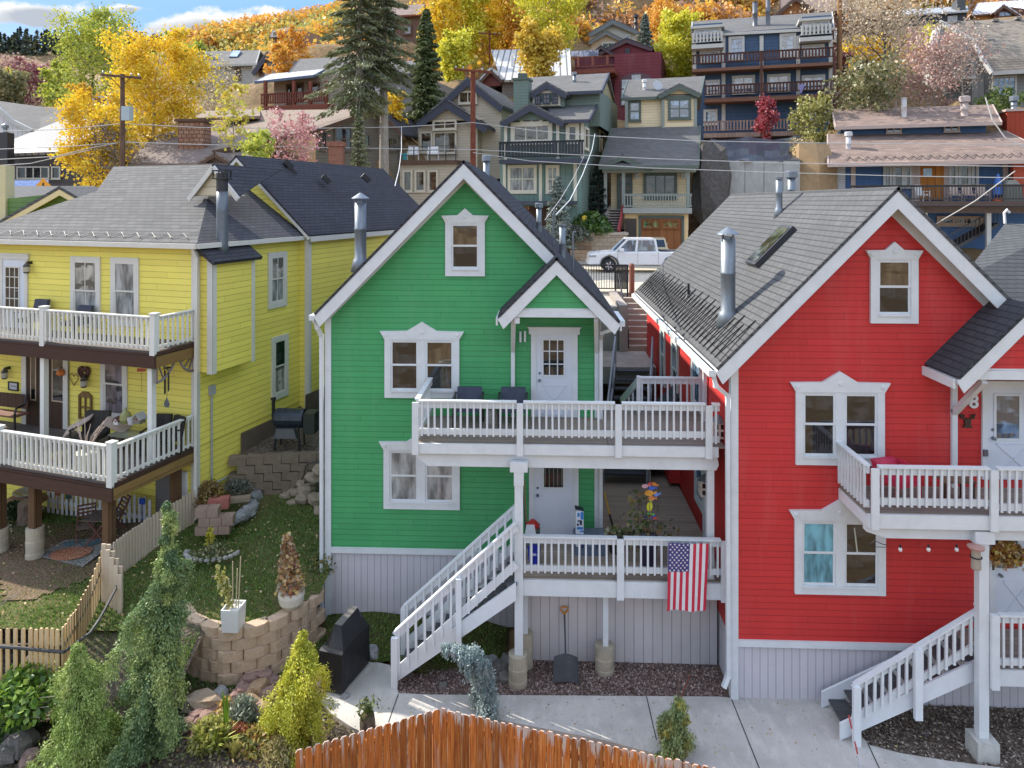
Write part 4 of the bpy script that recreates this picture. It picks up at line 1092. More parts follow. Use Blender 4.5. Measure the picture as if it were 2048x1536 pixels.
for i,(x,y,r)in enumerate(((522,983,.2),(512,1000,.2),(505,1018,.18),(498,1030,.2),(485,1038,.2),(532,975,.2),(540,985,.17),(470,1045,.16),(462,1050,.14))):
 stone(x,y,1.5,r,ROCKG,'blue grey stone in the line edging the flower bed below the yellow wall','grey edging stones of the yellow house bed',(1,.9,.8),20+i,i)
tag(MB().bar(G(436,1030,1.6)+Vector((-.25,0,.3)),G(436,1030,1.6)+Vector((.25,.12,.3)),.28,.26).build('stone',M_rock((.42,.13,.10),(.50,.2,.16))),'squared reddish stone block on top of the planter wall','stone')
tag(MB().bar(G(473,1018,1.6)+Vector((-.3,0,.22)),G(473,1018,1.6)+Vector((.3,.2,.22)),.2,.12).build('stone',ROCKT),'flat tan slab stone beside the red stone block','stone')
pw=thing('planter_wall','little brown block planter wall at the foot of the yellow house corner','wall',G(430,1055,1.5))
for row in range(3):
 m=MB();a,b=G(393,1072,1.45),G(462,1068,1.45)
 d=(b-a);L=d.length;d.normalize();k=3
 for i in range(k):
  p=a+d*(L*(i+.5+(.3 if row%2 else 0))/k);p.z=1.5+.12+row*.22
  if row==2 and i==2:continue
  m.bar(p-d*L/k*.48,p+d*L/k*.48,.3,.21)
 m.build('block_course',M_rock((.30,.20,.15),(.36,.26,.2)),pw)
sheet('soil_bank',[(-10.2,12.7,.5),(-7.0,12.7,.15),(-6.9,14.3,1.03),(-10.2,14.3,1.03)],M_soil((.07,.055,.04),(.12,.095,.07),(.20,.17,.13),7))
rk_=[(405,1415,.3,0),(440,1395,.17,1),(452,1425,.17,2),(470,1400,.16,2),(486,1392,.2,2),(500,1372,.22,2),(515,1390,.24,3),(530,1365,.2,2),(395,1440,.17,2),(415,1450,.2,2),(430,1460,.15,2),(380,1452,.16,2),(540,1400,.2,2),(460,1450,.16,3),(505,1415,.2,3),(525,1430,.2,2),(475,1425,.17,2),(20,1475,.28,4),(40,1500,.3,4),(10,1520,.25,4),(60,1530,.2,2),(640,1480,.17,3),(980,1330,.17,1),(1000,1345,.2,4),(1015,1330,.18,4),(960,1348,.16,4),(1010,1362,.16,4),(985,1365,.15,4),(745,1315,.2,1),(885,1376,.1,4),(690,1398,.1,1)]
rr=random.Random(8)
for k in range(34):f=rr.random();rk_.append((375+185*f+rr.uniform(-12,12),1452-85*f+rr.uniform(-14,40),rr.uniform(.08,.15),2))
mats=[ROCKT,ROCKG,ROCKR,ROCKO,M_rock((.12,.11,.105),(.24,.22,.2))]
for i,(x,y,r,k)in enumerate(rk_):
 if i==0:lb,g='large flat sand coloured slab lying at the front of the rock bed',None
 elif x<80:lb,g='dark rough rock at the lower left corner of the garden','dark rocks in the lower left corner'
 elif i==28:lb,g='pale grey rock between the covered grill and the stairs',None
 elif i==30:lb,g='small pale stone at the foot of the grill cover',None
 elif i==29:lb,g='small dark stone on the gravel left of the blue spruce',None
 elif x>900:lb,g='dark weathered rock in the gravel beside the drooping blue spruce','rocks beside the blue spruce'
 elif x==640:lb,g='rust coloured rock under the edge of the concrete path',None
 elif k==1:lb,g='pale grey rock resting on the red rock bed','pale grey rocks of the rock bed'
 elif k==3:lb,g='orange tan rock within the pile of dark red rocks','orange tan rocks of the rock bed'
 else:lb,g='dark red rock in the pile below the block retaining wall','red rocks of the rock bed'
 stone(x,y,-.05,r,mats[k],lb,g,(1.3,.9,.55)if i==0 else(1,.85,.7),60+i,i*1.3)
# ================================================================= fences
STAIN=M_wood((.36,.11,.025),(.50,.24,.11),True,10.0,'u',.6)
ff=thing('stained_plank_fence','reddish brown stained plank fence with dog eared boards along the bottom edge','fence',(-1.6,11.3,0))
fa=[W(590,1500,10.45),W(880,1416,11.35),W(1420,1533,10.2),W(1560,1560,9.9)]
def M_stain(f,k):
 t=NT('stained_board');uv,u,v=t.uv();br_=t.math('FLOOR',t.math('DIVIDE',u,.16))
 g=t.noise(t.comb(t.math('MULTIPLY',u,38.0),t.math('MULTIPLY',v,1.6),k*3.0),1.0,6,.7);g2=t.noise(t.comb(t.math('MULTIPLY',u,11.0),t.math('MULTIPLY',v,.9),k+9.0),1.0,4,.6)
 c=t.ramp(g,[(.3,mul((.12,.028,.008),f)),(.46,mul((.36,.095,.018),f)),(.6,mul((.50,.17,.035),f)),(.78,mul((.50,.36,.28),f))])
 pale=t.mr(t.math('ADD',t.math('SUBTRACT',v,1.5),t.mr(g2,.35,.65,-.35,.22)),-.06,.12,0,.75)
 c=t.mix(t.mr(g2,.56,.70,0,.65),c,(.46,.37,.32));c=t.mix(pale,c,(.50,.44,.40))
 return t.pbsdf(c,.65,t.bump(g,.5,.006),spec=.3)
rr=random.Random(11);mats5=[]
for k in range(4):
 f=(1,.8,1.15,.66)[k];mats5.append(M_stain(f,k))
plank=MB()
bn=0
for a,b,n in((fa[0],fa[1],17),(fa[1],fa[2],33),(fa[2],fa[3],8)):
 for i in range(n):
  p=a.lerp(b,i/n);q=a.lerp(b,(i+1)/n);d=(q-p).normalized();d.z=0;L=(q-p).length;nn=Vector((d.y,-d.x,0))
  zt_=(p.z+q.z)/2+rr.uniform(-.012,.012);z0_=-.1;off=rr.uniform(-.006,.006)
  u0_,u1_=.004+rr.uniform(0,.004),L-.004-rr.uniform(0,.004)
  uzp=[(u0_,z0_),(u1_,z0_),(u1_,zt_-.035),(u1_-.03,zt_),(u0_+.03,zt_),(u0_,zt_-.035)]
  plq=Pl((p.x,p.y),math.atan2(d.y,d.x))
  plank.cur=rr.randrange(4);plank.ppoly(plq,uzp,off,off+.02)
plank.build('boards',mats5,ff)
m=MB()
for a,b in((fa[0],fa[1]),(fa[1],fa[2]),(fa[2],fa[3])):
 for zz in(.35,1.3):m.bar(Vector((a.x,a.y+.05,zz)),Vector((b.x,b.y+.05,zz)),.05,.09)
m.parts('back_rail',STAIN,ff)
PICK=M_wood((.62,.42,.20),(.72,.55,.34),True,5.0,'u');PICKW=M_wood((.52,.41,.29),(.62,.53,.42),True,5.0,'u')
pf_=thing('golden_picket_fence','open golden brown picket fence curving up the slope at the lower left','fence',W(60,1400,12.8))
def pickets(pts,n,w,hgt,mat,mb,th=.03):
 for i in range(n):
  f=i/max(1,n-1)*(len(pts)-1);k=min(int(f),len(pts)-2);p=pts[k].lerp(pts[k+1],f-k);d=(pts[k+1]-pts[k]);d.z=0;d.normalize()
  z1_=p.z+rr.uniform(-.02,.02);z0_=z1_-hgt
  plq=Pl((p.x,p.y),math.atan2(d.y,d.x));mb.ppoly(plq,[(-w/2,z0_),(w/2,z0_),(w/2,z1_-.02),(w*.3,z1_),(-w*.3,z1_),(-w/2,z1_-.02)],0,th)
m=MB();A=[W(-30,1258,12.75),W(60,1256,12.8),W(122,1258,12.85),W(152,1215,13.5),W(180,1160,14.3),W(206,1092,15.3)]
pickets(A,30,.065,1.35,PICK,m);m.build('pickets',PICK,pf_)
m=MB()
for o in(.35,1.05):
 for a,b in zip(A[:-1],A[1:]):m.bar(a-Vector((0,-.03,o)),b-Vector((0,-.03,o)),.03,.07)
m.parts('fence_rail',DARKMET,pf_)
for px,py,Y in((34,1290,12.9),(122,1290,12.95)):
 q=W(px,py,Y);MB().box(q.x-.03,q.x+.03,q.y,q.y+.06,q.z-1.3,q.z).build('fence_post',BLACK,pf_)
bp=thing('tall_board_panel','tall solid panel of narrow weathered boards rising behind the golden picket fence','fence',W(215,1300,15.2))
m=MB();A2=[W(205,1150,14.3),W(212,1060,15.9),W(240,1125,15.1)]
n=9
for i in range(n):
 f=i/(n-1);p=W(207+32*f,1130,14.9-.3*f);ztop=W(210,1060,15.5).z-.5*f
 m.box(p.x-.05,p.x+.045,p.y+.1*(i%2),p.y+.03+.1*(i%2),.9,ztop+rr.uniform(-.03,.03))
m.build('boards',PICKW,bp)
wf=thing('weathered_picket_gate','grey weathered picket fence with crossed braces leading to the yellow house corner','fence',W(300,1100,16.8))
m=MB();B=[W(228,1082,15.75),W(303,1032,16.9),W(385,982,18.0)]
pickets(B,26,.07,1.15,PICKW,m);m.build('pickets',PICKW,wf)
m=MB();o1,o2=Vector((-.03,-.04,-.12)),Vector((-.03,-.04,-.95))
for a,b in zip(B[:-1],B[1:]):m.bar(a+o1,b+o1,.03,.07);m.bar(a+o2,b+o2,.03,.07)
m.bar(B[0]+o2,B[1]+Vector((0,0,-.45))+Vector((0,-.06,0)),.03,.07);m.bar(B[0]+o1,B[1]+Vector((0,-.06,-.35)),.03,.07)
m.parts('fence_rail',M_wood((.36,.31,.27),(.46,.41,.36),True,3.0,'u'),wf)
WPK=M_paint((.62,.62,.62),.6,.5)
wp=thing('white_picket_fence','peeling white picket fence standing in the shade under the yellow deck','fence',PY.pt(-2,1.6,.3))
m=MB();p0=PY.back(-.25)
a=p0.px(100,985);b=p0.px(300,985);z1_=p0.uz(200,978)[1]
q0,q1=p0.uz(98,980)[0],p0.uz(300,980)[0]
nn_=22
for i in range(nn_):
 u=q0+(q1-q0)*i/(nn_-1);h_=z1_+rr.uniform(-.03,.03)
 m.ppoly(p0,[(u-.045,1.0),(u+.045,1.0),(u+.045,h_-.06),(u,h_),(u-.045,h_-.06)],0,.02)
m.pbox(p0,q0-.05,q1+.05,1.3,1.38,-.03,-.001);m.build('pickets',WPK,wp)
rp_=MB();pts=[W(x,y,Y)for x,y,Y in((-20,1292,12.6),(40,1296,12.6),(100,1302,12.65),(128,1304,12.7),(150,1288,13.0),(180,1266,13.3),(198,1240,13.6),(212,1215,14.0),(225,1190,14.4),(240,1160,14.9),(246,1140,15.2))]
tk=0
full=[]
for a,b in zip(pts[:-1],pts[1:]):
 for i in range(6):full.append(a.lerp(b,i/6))
for i in range(len(full)-1):
 rp_.cur=0 if(i%2==0 or full[i].x<-8.3)else 1
 rp_.tube([full[i],full[i+1]],.03,6)
tag(rp_.build('striped_rope',[M_plain((.05,.05,.05),.6),M_plain((.75,.75,.72),.5)]),'black and white striped rope draped along the golden picket fence','rope')
# ================================================================= props on and under the decks
fl_o=PD.back(-.16);fu0,fu1,fz0,fz1=fl_o.rect(1336,1084,1417,1220)
RED_F,WHT_F,BLU_F=M_plain((.52,.02,.05),.8),M_plain((.68,.66,.66),.8),M_plain((.055,.04,.17),.8)
m=MB();nu,nv=52,40
def fpt(u,v,e=0.0):
 wv=.022*math.sin(u*9+v*2.2)*(.25+v)+.012*math.sin(u*21+1)
 sag=.02*math.sin(math.pi*u)*(1-v)
 return fl_o.pt(fu0+(fu1-fu0)*u*(1-.03*v)-.03*v,fz1+(fz0-fz1)*v-sag,wv+.03+e)
for i in range(nu):
 for j in range(nv):
  u0_,u1_,v0_,v1_=i/nu,(i+1)/nu,j/nv,(j+1)/nv
  if u0_<7/13-1e-6 and v0_<.425-1e-6:m.cur=2
  else:m.cur=0 if int(u0_*13+1e-6)%2==0 else 1
  m.face([fpt(u0_,v1_),fpt(u1_,v1_),fpt(u1_,v0_),fpt(u0_,v0_)])
fg=m.build('flag',[RED_F,WHT_F,BLU_F],None,True);tag(fg,'striped and starred national flag hung vertically from the lower deck railing','flag')
m=MB()
for r_ in range(11):
 nrow=4 if r_%2 else 5
 nrow=5 if r_%2==0 else 4
 for c_ in range(nrow):
  cu=(7/13)*((c_+.5)/5 if r_%2==0 else(c_+1)/5);cv=.425*(r_+.6)/11.2
  pts=[]
  for k in range(10):
   a_=math.pi/2+k*math.pi/5+math.pi/2;q=.026 if k%2==0 else.0115
   pts.append(fpt(cu+math.cos(a_)*q/(fu1-fu0),cv+math.sin(a_)*q/(fz1-fz0),.006))
  m.face(pts[::-1])
m.build('stars',WHT_F,fg)
p=W(1131,1340,14.6);sv=thing('snow_shovel','black bladed snow shovel with orange grip leaning on the grey skirting wall','shovel',(p.x,p.y,0))
tp_=W(1129,1228,15.0);bt_=Vector((p.x,14.55,.42))
MB().tube([bt_,tp_],.018,8).build('shaft',DARKMET,sv)
m=MB();a=tp_;m.tube([a,a+Vector((-.08,0,.09)),a+Vector((-.07,0,.15)),a+Vector((.07,0,.15)),a+Vector((.08,0,.09)),a],.02,6);m.build('grip',M_plain((.55,.22,.03),.5),sv)
m=MB();n_=8
for i in range(n_):
 u0_,u1_=-.26+.52*i/n_,-.26+.52*(i+1)/n_;f=lambda u:.1*(u/.26)**2
 top=lambda u:Vector((p.x+u*.95,14.56-f(u)*.7,.44-.03*abs(u)*4));low=lambda u:Vector((p.x+u,14.3-f(u)*.4,.02))
 m.hexa([low(u0_),low(u1_),top(u1_),top(u0_)][::-1],[q+Vector((0,-.015,.015))for q in([low(u0_),low(u1_),top(u1_),top(u0_)][::-1])])
m.build('blade',M_plain((.012,.013,.016),.35),sv)
GC=M_plain((.014,.014,.017),.5);g0=G(684,1392,0);g1=G(739,1326,0)
cg=thing('covered_grill','barbecue grill under a black fabric cover standing on the concrete pad','grill',(g0.x,g0.y+.5,0))
d=(g1-g0).normalized();L=(g1-g0).length;lft=Vector((-d.y,d.x,0));
if lft.x>0:lft=-lft
wd_=.52
def gp(s,w,z):return g0+d*(L*s)+lft*(wd_*w)+Vector((0,0,z))
rings=[]
for s,zt1,in((0.0,.80),(.04,.86),(.22,1.22),(.80,1.26),(.97,1.0),(1.0,.9)):
 rings.append([gp(s,-.02,.05),gp(s,.0,.55),gp(s,.0,.84 if 0<s<1 else.8),gp(s,.30,zt1),gp(s,.62,zt1),gp(s,1.0,.84 if 0<s<1 else.8),gp(s,1.0,.5),gp(s,1.03,.04)])
m=MB();i0=0
for r_ in rings:m.v+=[tuple(q+Vector((rr.uniform(-.012,.012),rr.uniform(-.012,.012),0)))for q in r_]
nk=8
for i in range(len(rings)-1):
 for k in range(nk-1):
  q=i*nk;m.f.append((q+k,q+nk+k,q+nk+k+1,q+k+1));m.m.append(0)
m.f.append(tuple(range(nk)));m.m.append(0);q=(len(rings)-1)*nk;m.f.append(tuple(q+k for k in reversed(range(nk))));m.m.append(0)
m.build('cover',GC,cg)
m=MB();m.slab([gp(.22,.3,1.235),gp(.8,.3,1.275),gp(.8,.62,1.275),gp(.22,.62,1.235)],.008);m.build('faded_top_panel',M_plain((.13,.12,.11),.7),cg)
m=MB()
for k in range(5):
 a_=gp(.03,.2+k*.13,.83);m.tube([a_,gp(.12,.3+k*.07,1.0),gp(.2,.35+k*.05,1.18)],[.006,.012,.006],5)
m.build('cover_folds',M_plain((.03,.03,.034),.5),cg)
ck=thing('cooler','grey blue hard cooler standing by the lower white door','cooler',W(1179,1075,15.6))
q=W(1179,1078,15.5);cz=zl_;sx=.36
CB=M_plain((.11,.15,.21),.5)
m=MB();m.hexa([(q.x-sx*.93,15.3,cz),(q.x+sx*.93,15.3,cz),(q.x+sx*.93,15.72,cz),(q.x-sx*.93,15.72,cz)],[(q.x-sx,15.27,cz+.33),(q.x+sx,15.27,cz+.33),(q.x+sx,15.75,cz+.33),(q.x-sx,15.75,cz+.33)]);m.build('tub',CB,ck)
m=MB();m.hexa([(q.x-sx-.01,15.26,cz+.335),(q.x+sx+.01,15.26,cz+.335),(q.x+sx+.01,15.76,cz+.335),(q.x-sx-.01,15.76,cz+.335)],[(q.x-sx+.03,15.3,cz+.42),(q.x+sx-.03,15.3,cz+.42),(q.x+sx-.03,15.72,cz+.42),(q.x-sx+.03,15.72,cz+.42)]);m.build('lid',M_plain((.14,.18,.24),.45),ck)
for dx in(-.17,.17):MB().box(q.x+dx-.025,q.x+dx+.025,15.235,15.262,cz+.2,cz+.37).build('latch',M_plain((.02,.03,.12),.4),ck)
MB().box(q.x-.05,q.x+.05,15.245,15.268,cz+.22,cz+.27).build('badge',M_plain((.16,.2,.27),.4),ck)
MB().lathe((q.x-.28,15.27,cz+.25),[(.035,0),(.033,.02)],12,(0,-1,0)).build('round_sticker',M_plain((.6,.62,.64),.5),ck)
cb=thing('drink_carton','white and blue printed tall carton standing on the cooler lid','carton',(q.x-.23,15.5,cz+.42))
x=q.x-.22;MB().box(x-.085,x+.085,15.42,15.56,cz+.42,cz+.93).build('carton_body',M_plain((.62,.66,.70),.5),cb)
m=MB()
for a_,b_,zz,hh in((.02,.08,.74,.16),(-.06,.07,.52,.05),(.01,.08,.46,.04),(-.05,.0,.8,.08)):m.box(x+a_,x+b_,15.413,15.419,cz+zz,cz+zz+hh)
m.parts('blue_print',M_plain((.03,.20,.55),.5),cb)
m=MB()
for a_,b_,zz,hh in((-.06,-.02,.6,.05),(.0,.05,.62,.07),(-.05,.05,.69,.03)):m.box(x+a_,x+b_,15.413,15.419,cz+zz,cz+zz+hh)
m.parts('dark_print',M_plain((.02,.02,.04),.5),cb)
MB().slab([(x-.1,15.4,cz+.99),(x+.09,15.4,cz+.94),(x+.09,15.56,cz+.94),(x-.1,15.56,cz+.99)],.02).build('carton_top',M_plain((.03,.04,.06),.5),cb)
bx=W(1068,1100,15.0)
bk=thing('blue_bucket','bright blue bucket on the lower deck behind the railing','bucket',(bx.x,15.0,zl_))
MB().lathe((bx.x,15.0,zl_),[(.11,0),(.14,.28),(.145,.3),(.12,.29)],16).build('bucket_body',M_plain((.015,.03,.42),.4),bk)
MB().box(bx.x-.05,bx.x+.05,14.86,14.868,zl_+.2,zl_+.25).build('white_mark',M_plain((.5,.52,.7),.5),bk)
t=thing('grey_bin','dark grey bin with a red lid on the lower deck behind the blue bucket','bin',(bx.x,15.65,zl_))
MB().lathe((bx.x-.03,15.65,zl_),[(.15,0),(.16,.42),(.15,.45)],14).build('bin_body',M_plain((.08,.1,.09),.5),t)
MB().lathe((bx.x-.03,15.65,zl_+.46),[(.15,0),(.16,.05),(.1,.1),(.05,.15)],14).build('lid',M_plain((.5,.03,.02),.4),t)
pt=W(1062,1068,14.8);pn=MB();pn.slab([(pt.x-.14,14.75,zl_+.62),(pt.x+.12,14.75,zl_+.62),(pt.x+.07,15.0,zl_+.80),(pt.x-.1,15.0,zl_+.80)],.02);pn.bar((pt.x,14.9,zl_),(pt.x,14.9,zl_+.65),.06,.06,(0,1,0))
tag(pn.build('plastic_panel',M_plain((.5,.52,.52),.5)),'pale grey plastic panel propped behind the railing above the bucket','panel')
for i,(a,b,col,lb)in enumerate((((1049,960),(1054,1065),(.25,.13,.06),'brown wooden broom handle leaning beside the lower white door'),((1046,985),(1052,1065),(.06,.05,.045),'dark thin pole leaning behind the white support post'))):
 tag(MB().tube([W(*b,15.9),W(*a,16.1)],.014,6).build('broom_handle',M_plain(col,.6)),lb,'pole')
sb=thing('snow_brush','yellow and black long handled snow brush leaning on the green house corner','brush',W(1228,1060,16.3))
a,b,c_=W(1209,984,16.4),W(1219,1028,16.3),W(1228,1062,16.25)
MB().tube([a,b],.02,6).build('yellow_handle',M_plain((.65,.40,.02),.4),sb);MB().tube([b,c_],.025,6).build('black_shaft',BLACK,sb);MB().bar(c_-Vector((.02,0,.25)),c_+Vector((.05,0,.0)),.1,.08).build('brush_head',BLACK,sb)
fh=thing('fish_wind_chime','string of little coloured wooden fish hanging below the upper deck','wind chime',W(1300,960,15.0))
MB().tube([W(1300,936,15.0),W(1300,1040,15.0)],.004,4).build('cord',M_plain((.4,.4,.4),.6),fh)
def fish(px,py,col,s=.09,ang=0.0):
 p=W(px,py,15.0);m=MB();ca,sa=math.cos(ang),math.sin(ang)
 f=lambda x,z:(p.x+x*ca-z*sa,z*ca+x*sa+p.z)
 pl0_=Pl((0,15.0));body_=[f(s*math.cos(t),s*.62*math.sin(t))for t in[i*math.pi/6 for i in range(12)]]
 m.ppoly(pl0_,body_,-.012,.012);m.ppoly(pl0_,[f(s*.8,0),f(s*1.6,s*.5),f(s*1.6,-s*.5)],-.008,.008);return m.build('fish',M_plain(col,.5),fh)
for px,py,col,s,a_ in((1290,972,(.6,.35,.4),.07,.2),(1308,968,(.65,.22,.04),.06,-.3),(1303,976,(.05,.12,.5),.07,.1),(1298,986,(.75,.35,.05),.10,0),(1313,989,(.15,.25,.6),.06,.3),(1303,996,(.7,.25,.08),.07,0),(1300,968,(.6,.08,.06),.05,0),(1299,1013,(.65,.62,.04),.10,1.4),(1299,1033,(.08,.08,.4),.09,0),(1299,1029,(.2,.65,.1),.06,0),(1309,1036,(.6,.1,.08),.05,0)):fish(px,py,col,s,a_)
pc=W(1296,1130,15.0)
pot=thing('tall_planter','tall dark blue planter with trailing stems and wire cage on the lower deck','planter',(pc.x,15.0,zl_))
MB().lathe((pc.x,15.0,zl_),[(.15,0),(.2,.4),(.22,.62),(.19,.62)],16).build('pot',M_plain((.03,.028,.07),.35),pot)
m=MB()
for i in range(8):
 a_=i*math.pi/4;m.tube([(pc.x+.18*math.cos(a_),15+.18*math.sin(a_),zl_+.6),(pc.x+.24*math.cos(a_),15+.24*math.sin(a_),zl_+1.45)],.006,4)
for zz in(.9,1.2,1.44):
 m.tube([(pc.x+.23*math.cos(i*math.pi/6),15+.23*math.sin(i*math.pi/6),zl_+zz)for i in range(13)],.006,4)
m.build('wire_cage',M_plain((.10,.08,.06),.6),pot)
n=190;P_=np.column_stack([rg.normal(pc.x,.3,n),rg.normal(15,.12,n),zl_+.62+rg.normal(.12,.2,n)]);P_[:40]=np.column_stack([rg.normal(pc.x-.22,.12,40),rg.normal(14.95,.05,40),zl_+rg.uniform(.9,1.6,40)])
leaf_mesh('foliage',P_,.05,rg.uniform(0,1,n),M_foliage(((.04,.07,.02),(.10,.14,.03),(.28,.25,.10),(.25,.14,.06))),pot)
vp=W(1226,1062,15.6);vt=thing('trailing_vine','pot of trailing pale leaves beside the cooler on the lower deck','plant',(vp.x+.1,15.5,zl_))
MB().lathe((vp.x+.05,15.5,zl_),[(.13,0),(.17,.3),(.15,.3)],12).build('pot',M_plain((.03,.03,.03),.5),vt)
n=260;tt=rg.uniform(-1,1,n);P_=np.column_stack([vp.x+.1+tt*.42,15.45+rg.normal(0,.06,n),zl_+.5-.16*np.abs(tt)*1.2+rg.normal(0,.05,n)])
leaf_mesh('foliage',P_,.05,rg.uniform(0,1,n),M_foliage(((.06,.11,.03),(.22,.26,.10),(.45,.40,.26),(.3,.2,.12))),vt)
def chair(name,label,cat,p,ang,mf,ms,w=.56,hb=.85,group=None):
 t=thing(name,label,cat,p,group);c_,s_=math.cos(ang),math.sin(ang)
 X=Vector((c_,s_,0));Y_=Vector((-s_,c_,0));Z=Vector((0,0,1));p=Vector(p);q=lambda x,y,z:p+X*x+Y_*y+Z*z
 def bx(a0,a1,b0,b1,c0,c1,mb,lean=0):return mb.hexa([q(a0,b0,c0),q(a1,b0,c0),q(a1,b1,c0),q(a0,b1,c0)],[q(a0,b0+lean,c1),q(a1,b0+lean,c1),q(a1,b1+lean,c1),q(a0,b1+lean,c1)])
 h=w/2
 for sx in(-1,1):
  for sy in(-.24,.24):MB().bar(q(sx*h,sy,0),q(sx*h,sy,.6 if sy<0 else.66),.035,.035,Y_).build('leg',mf,t)
  MB().bar(q(sx*h,-.28,.61),q(sx*h,.28,.63),.05,.03).build('armrest',mf,t)
 bx(-h+.03,h-.03,-.27,.25,.34,.45,MB()).build('seat',ms,t)
 bx(-h+.03,h-.03,.2,.3,.42,hb,MB(),.1).build('backrest',ms,t)
 return t
NAVY=M_plain((.045,.055,.085),.8)
zf_g=PD.uz(1040,887)[1]
c1=W(937,830,15.6);chair('deck_chair','navy cushioned deck chair under the paired window of the green house','chair',(c1.x,15.55,zf_g),0,DARKMET,NAVY,.62,.74)
c2=W(1026,830,15.6);chair('deck_chair','navy cushioned deck chair beside the door numbered 11','chair',(c2.x,15.55,zf_g),0,DARKMET,NAVY,.62,.74)
c3=W(982,840,15.6);tag(MB().lathe((c3.x,15.7,zf_g),[(.16,0),(.14,.2),(.1,.3),(.2,.42),(.2,.46)],14).build('side_table',M_plain((.32,.29,.27),.7)),'small round stone side table between the two navy chairs','table')
c4=W(1790,1000,13.3);zf_r=zf
zr_f=4.12
zr_f=PQ.uz(1850,1027)[1]
chair('red_deck_chair','red plastic chair on the red house deck behind the railing','chair',(c4.x+.05,13.3,zr_f),.35,M_plain((.45,.02,.06),.5),M_plain((.5,.02,.07),.5),.55,.66)
c5=W(1905,1000,13.3);t=thing('low_table','low brown wooden table on the red house deck','table',(c5.x,13.3,zr_f))
MB().box(c5.x-.28,c5.x+.28,13.05,13.5,zr_f+.42,zr_f+.46).build('tabletop',M_wood((.16,.10,.07),(.22,.15,.1),True,.1,'u'),t)
for sx in(-.25,.25):
 for sy in(13.1,13.45):MB().box(c5.x+sx-.02,c5.x+sx+.02,sy-.02,sy+.02,zr_f,zr_f+.42).build('leg',BRN,t)
mu,mz=PR.uz(1933,841);m=MB()
m.ppoly(PR,[(mu-.05,mz-.1),(mu+.05,mz-.1),(mu+.06,mz+.02),(mu,mz+.06),(mu-.06,mz+.02)],.02,.05)
for sx in(-1,1):
 m.tube([PR.pt(mu+sx*.03,mz+.03,.035),PR.pt(mu+sx*.12,mz+.06,.035),PR.pt(mu+sx*.14,mz+.14,.035)],.016,5)
 for k in(.07,.1,.125):m.tube([PR.pt(mu+sx*k,mz+.05,.035),PR.pt(mu+sx*(k-.01),mz+.13,.035)],.012,4)
m.pbox(PR,mu-.09,mu+.09,mz-.13,mz-.1,.02,.04)
tag(m.build('antler_ornament',M_plain((.05,.025,.015),.6)),'dark cut metal antlered animal ornament below the number 8','ornament')
ku,kz=PR.uz(1966,903);tag(MB().pbox(PR,ku-.04,ku+.04,kz-.06,kz+.06,.06,.1).build('key_box',M_plain((.12,.12,.13),.4)),'small grey key box hanging on the white door casing of the red house','key box')
PBm=Pl((0,Yq+.06))
for i,(px,lb)in enumerate(((1796,'white bulb of the string lights, first one right of the lower paired window'),(1852,'white bulb of the string lights, middle one under the red deck beam'),(1908,'white bulb of the string lights, nearest to the bird feeder'))):
 u,z=PBm.uz(px,1085);t=thing('string_light',lb,'light bulb',PBm.pt(u,z,.05),'bulbs under the red deck beam')
 MB().lathe((u,Yq-.02,z-.05),[(.018,0),(.018,.05)],8).build('socket',BLACK,t);MB().ball((u,Yq-.02,z-.085),.035,8,1.2).build('bulb',M_plain((.7,.66,.62),.2),t)
u,z=PBm.uz(1745,1082);m=MB();m.tube([(u-.1,Yq-.03,z-.02),(u,Yq-.03,z+.05),(u+.12,Yq-.02,z-.01),(u+.22,Yq,z-.04)],.008,5);m.tube([(u-.1,Yq-.03,z-.02),(u-.02,Yq-.03,z-.06),(u+.2,Yq,z-.08)],.006,5)
tag(m.build('loose_cable',BLACK),'black loose cable ending at the corner of the red deck beam','cable')
bf=W(1952,1100,12.6);t=thing('bird_feeder','weathered cylindrical bird feeder hanging at the white post of the red house','bird feeder',bf)
MB().lathe(bf,[(.03,.1),(.14,.06),(.13,.03),(.03,.02)],12).build('feeder_roof',M_plain((.4,.22,.18),.6),t);MB().lathe(bf,[(.075,-.33),(.08,-.3),(.07,.02)],12).build('tube',M_plain((.35,.3,.24),.5),t)
m=MB();m.tube([bf+Vector((.09*math.cos(i*math.pi/6),.09*math.sin(i*math.pi/6),-.12))for i in range(13)],.012,4);m.build('perch_ring',BLACK,t)
wr=W(2009,1103,13.9);t=thing('dried_wreath','autumn wreath of dried orange and cream flowers on the lower red house door','wreath',wr)
n=500;a_=rg.uniform(0,2*math.pi,n);r_=rg.normal(.16,.06,n);P_=np.column_stack([wr.x+1.25*r_*np.cos(a_),13.82+rg.normal(0,.03,n),wr.z+r_*np.sin(a_)])
leaf_mesh('flowers',P_,.045,rg.uniform(0,1,n),M_foliage(((.20,.06,.03),(.42,.20,.04),(.55,.42,.08),(.6,.55,.45)),.1),t)
m=MB();m.tube([Vector((wr.x+.18*math.cos(i*math.pi/8),13.84,wr.z+.15*math.sin(i*math.pi/8)))for i in range(17)],.03,6);m.build('wreath_ring',M_bark((.10,.06,.03),(.18,.11,.06)),t)
tag(MB().tube([G(1362,1395,0),G(1361,1350,0)*1+Vector((0,-.9,.6))],.014,6).build('red_stake',M_plain((.22,.06,.04),.6)),'thin rusty red stake standing in the gravel above the little spruce','stake')
m=MB();p=G(1722,1535,0);
for i in range(4):m.cur=i%2;m.tube([p+Vector((-.05*i,.02,.22*i)),p+Vector((-.05*(i+1),.02,.22*(i+1)))],.014,6)
tag(m.build('marker_stake',[M_plain((.6,.6,.6),.5),M_plain((.5,.06,.05),.5)]),'red and white striped marker stake on the concrete before the red stairs','stake')
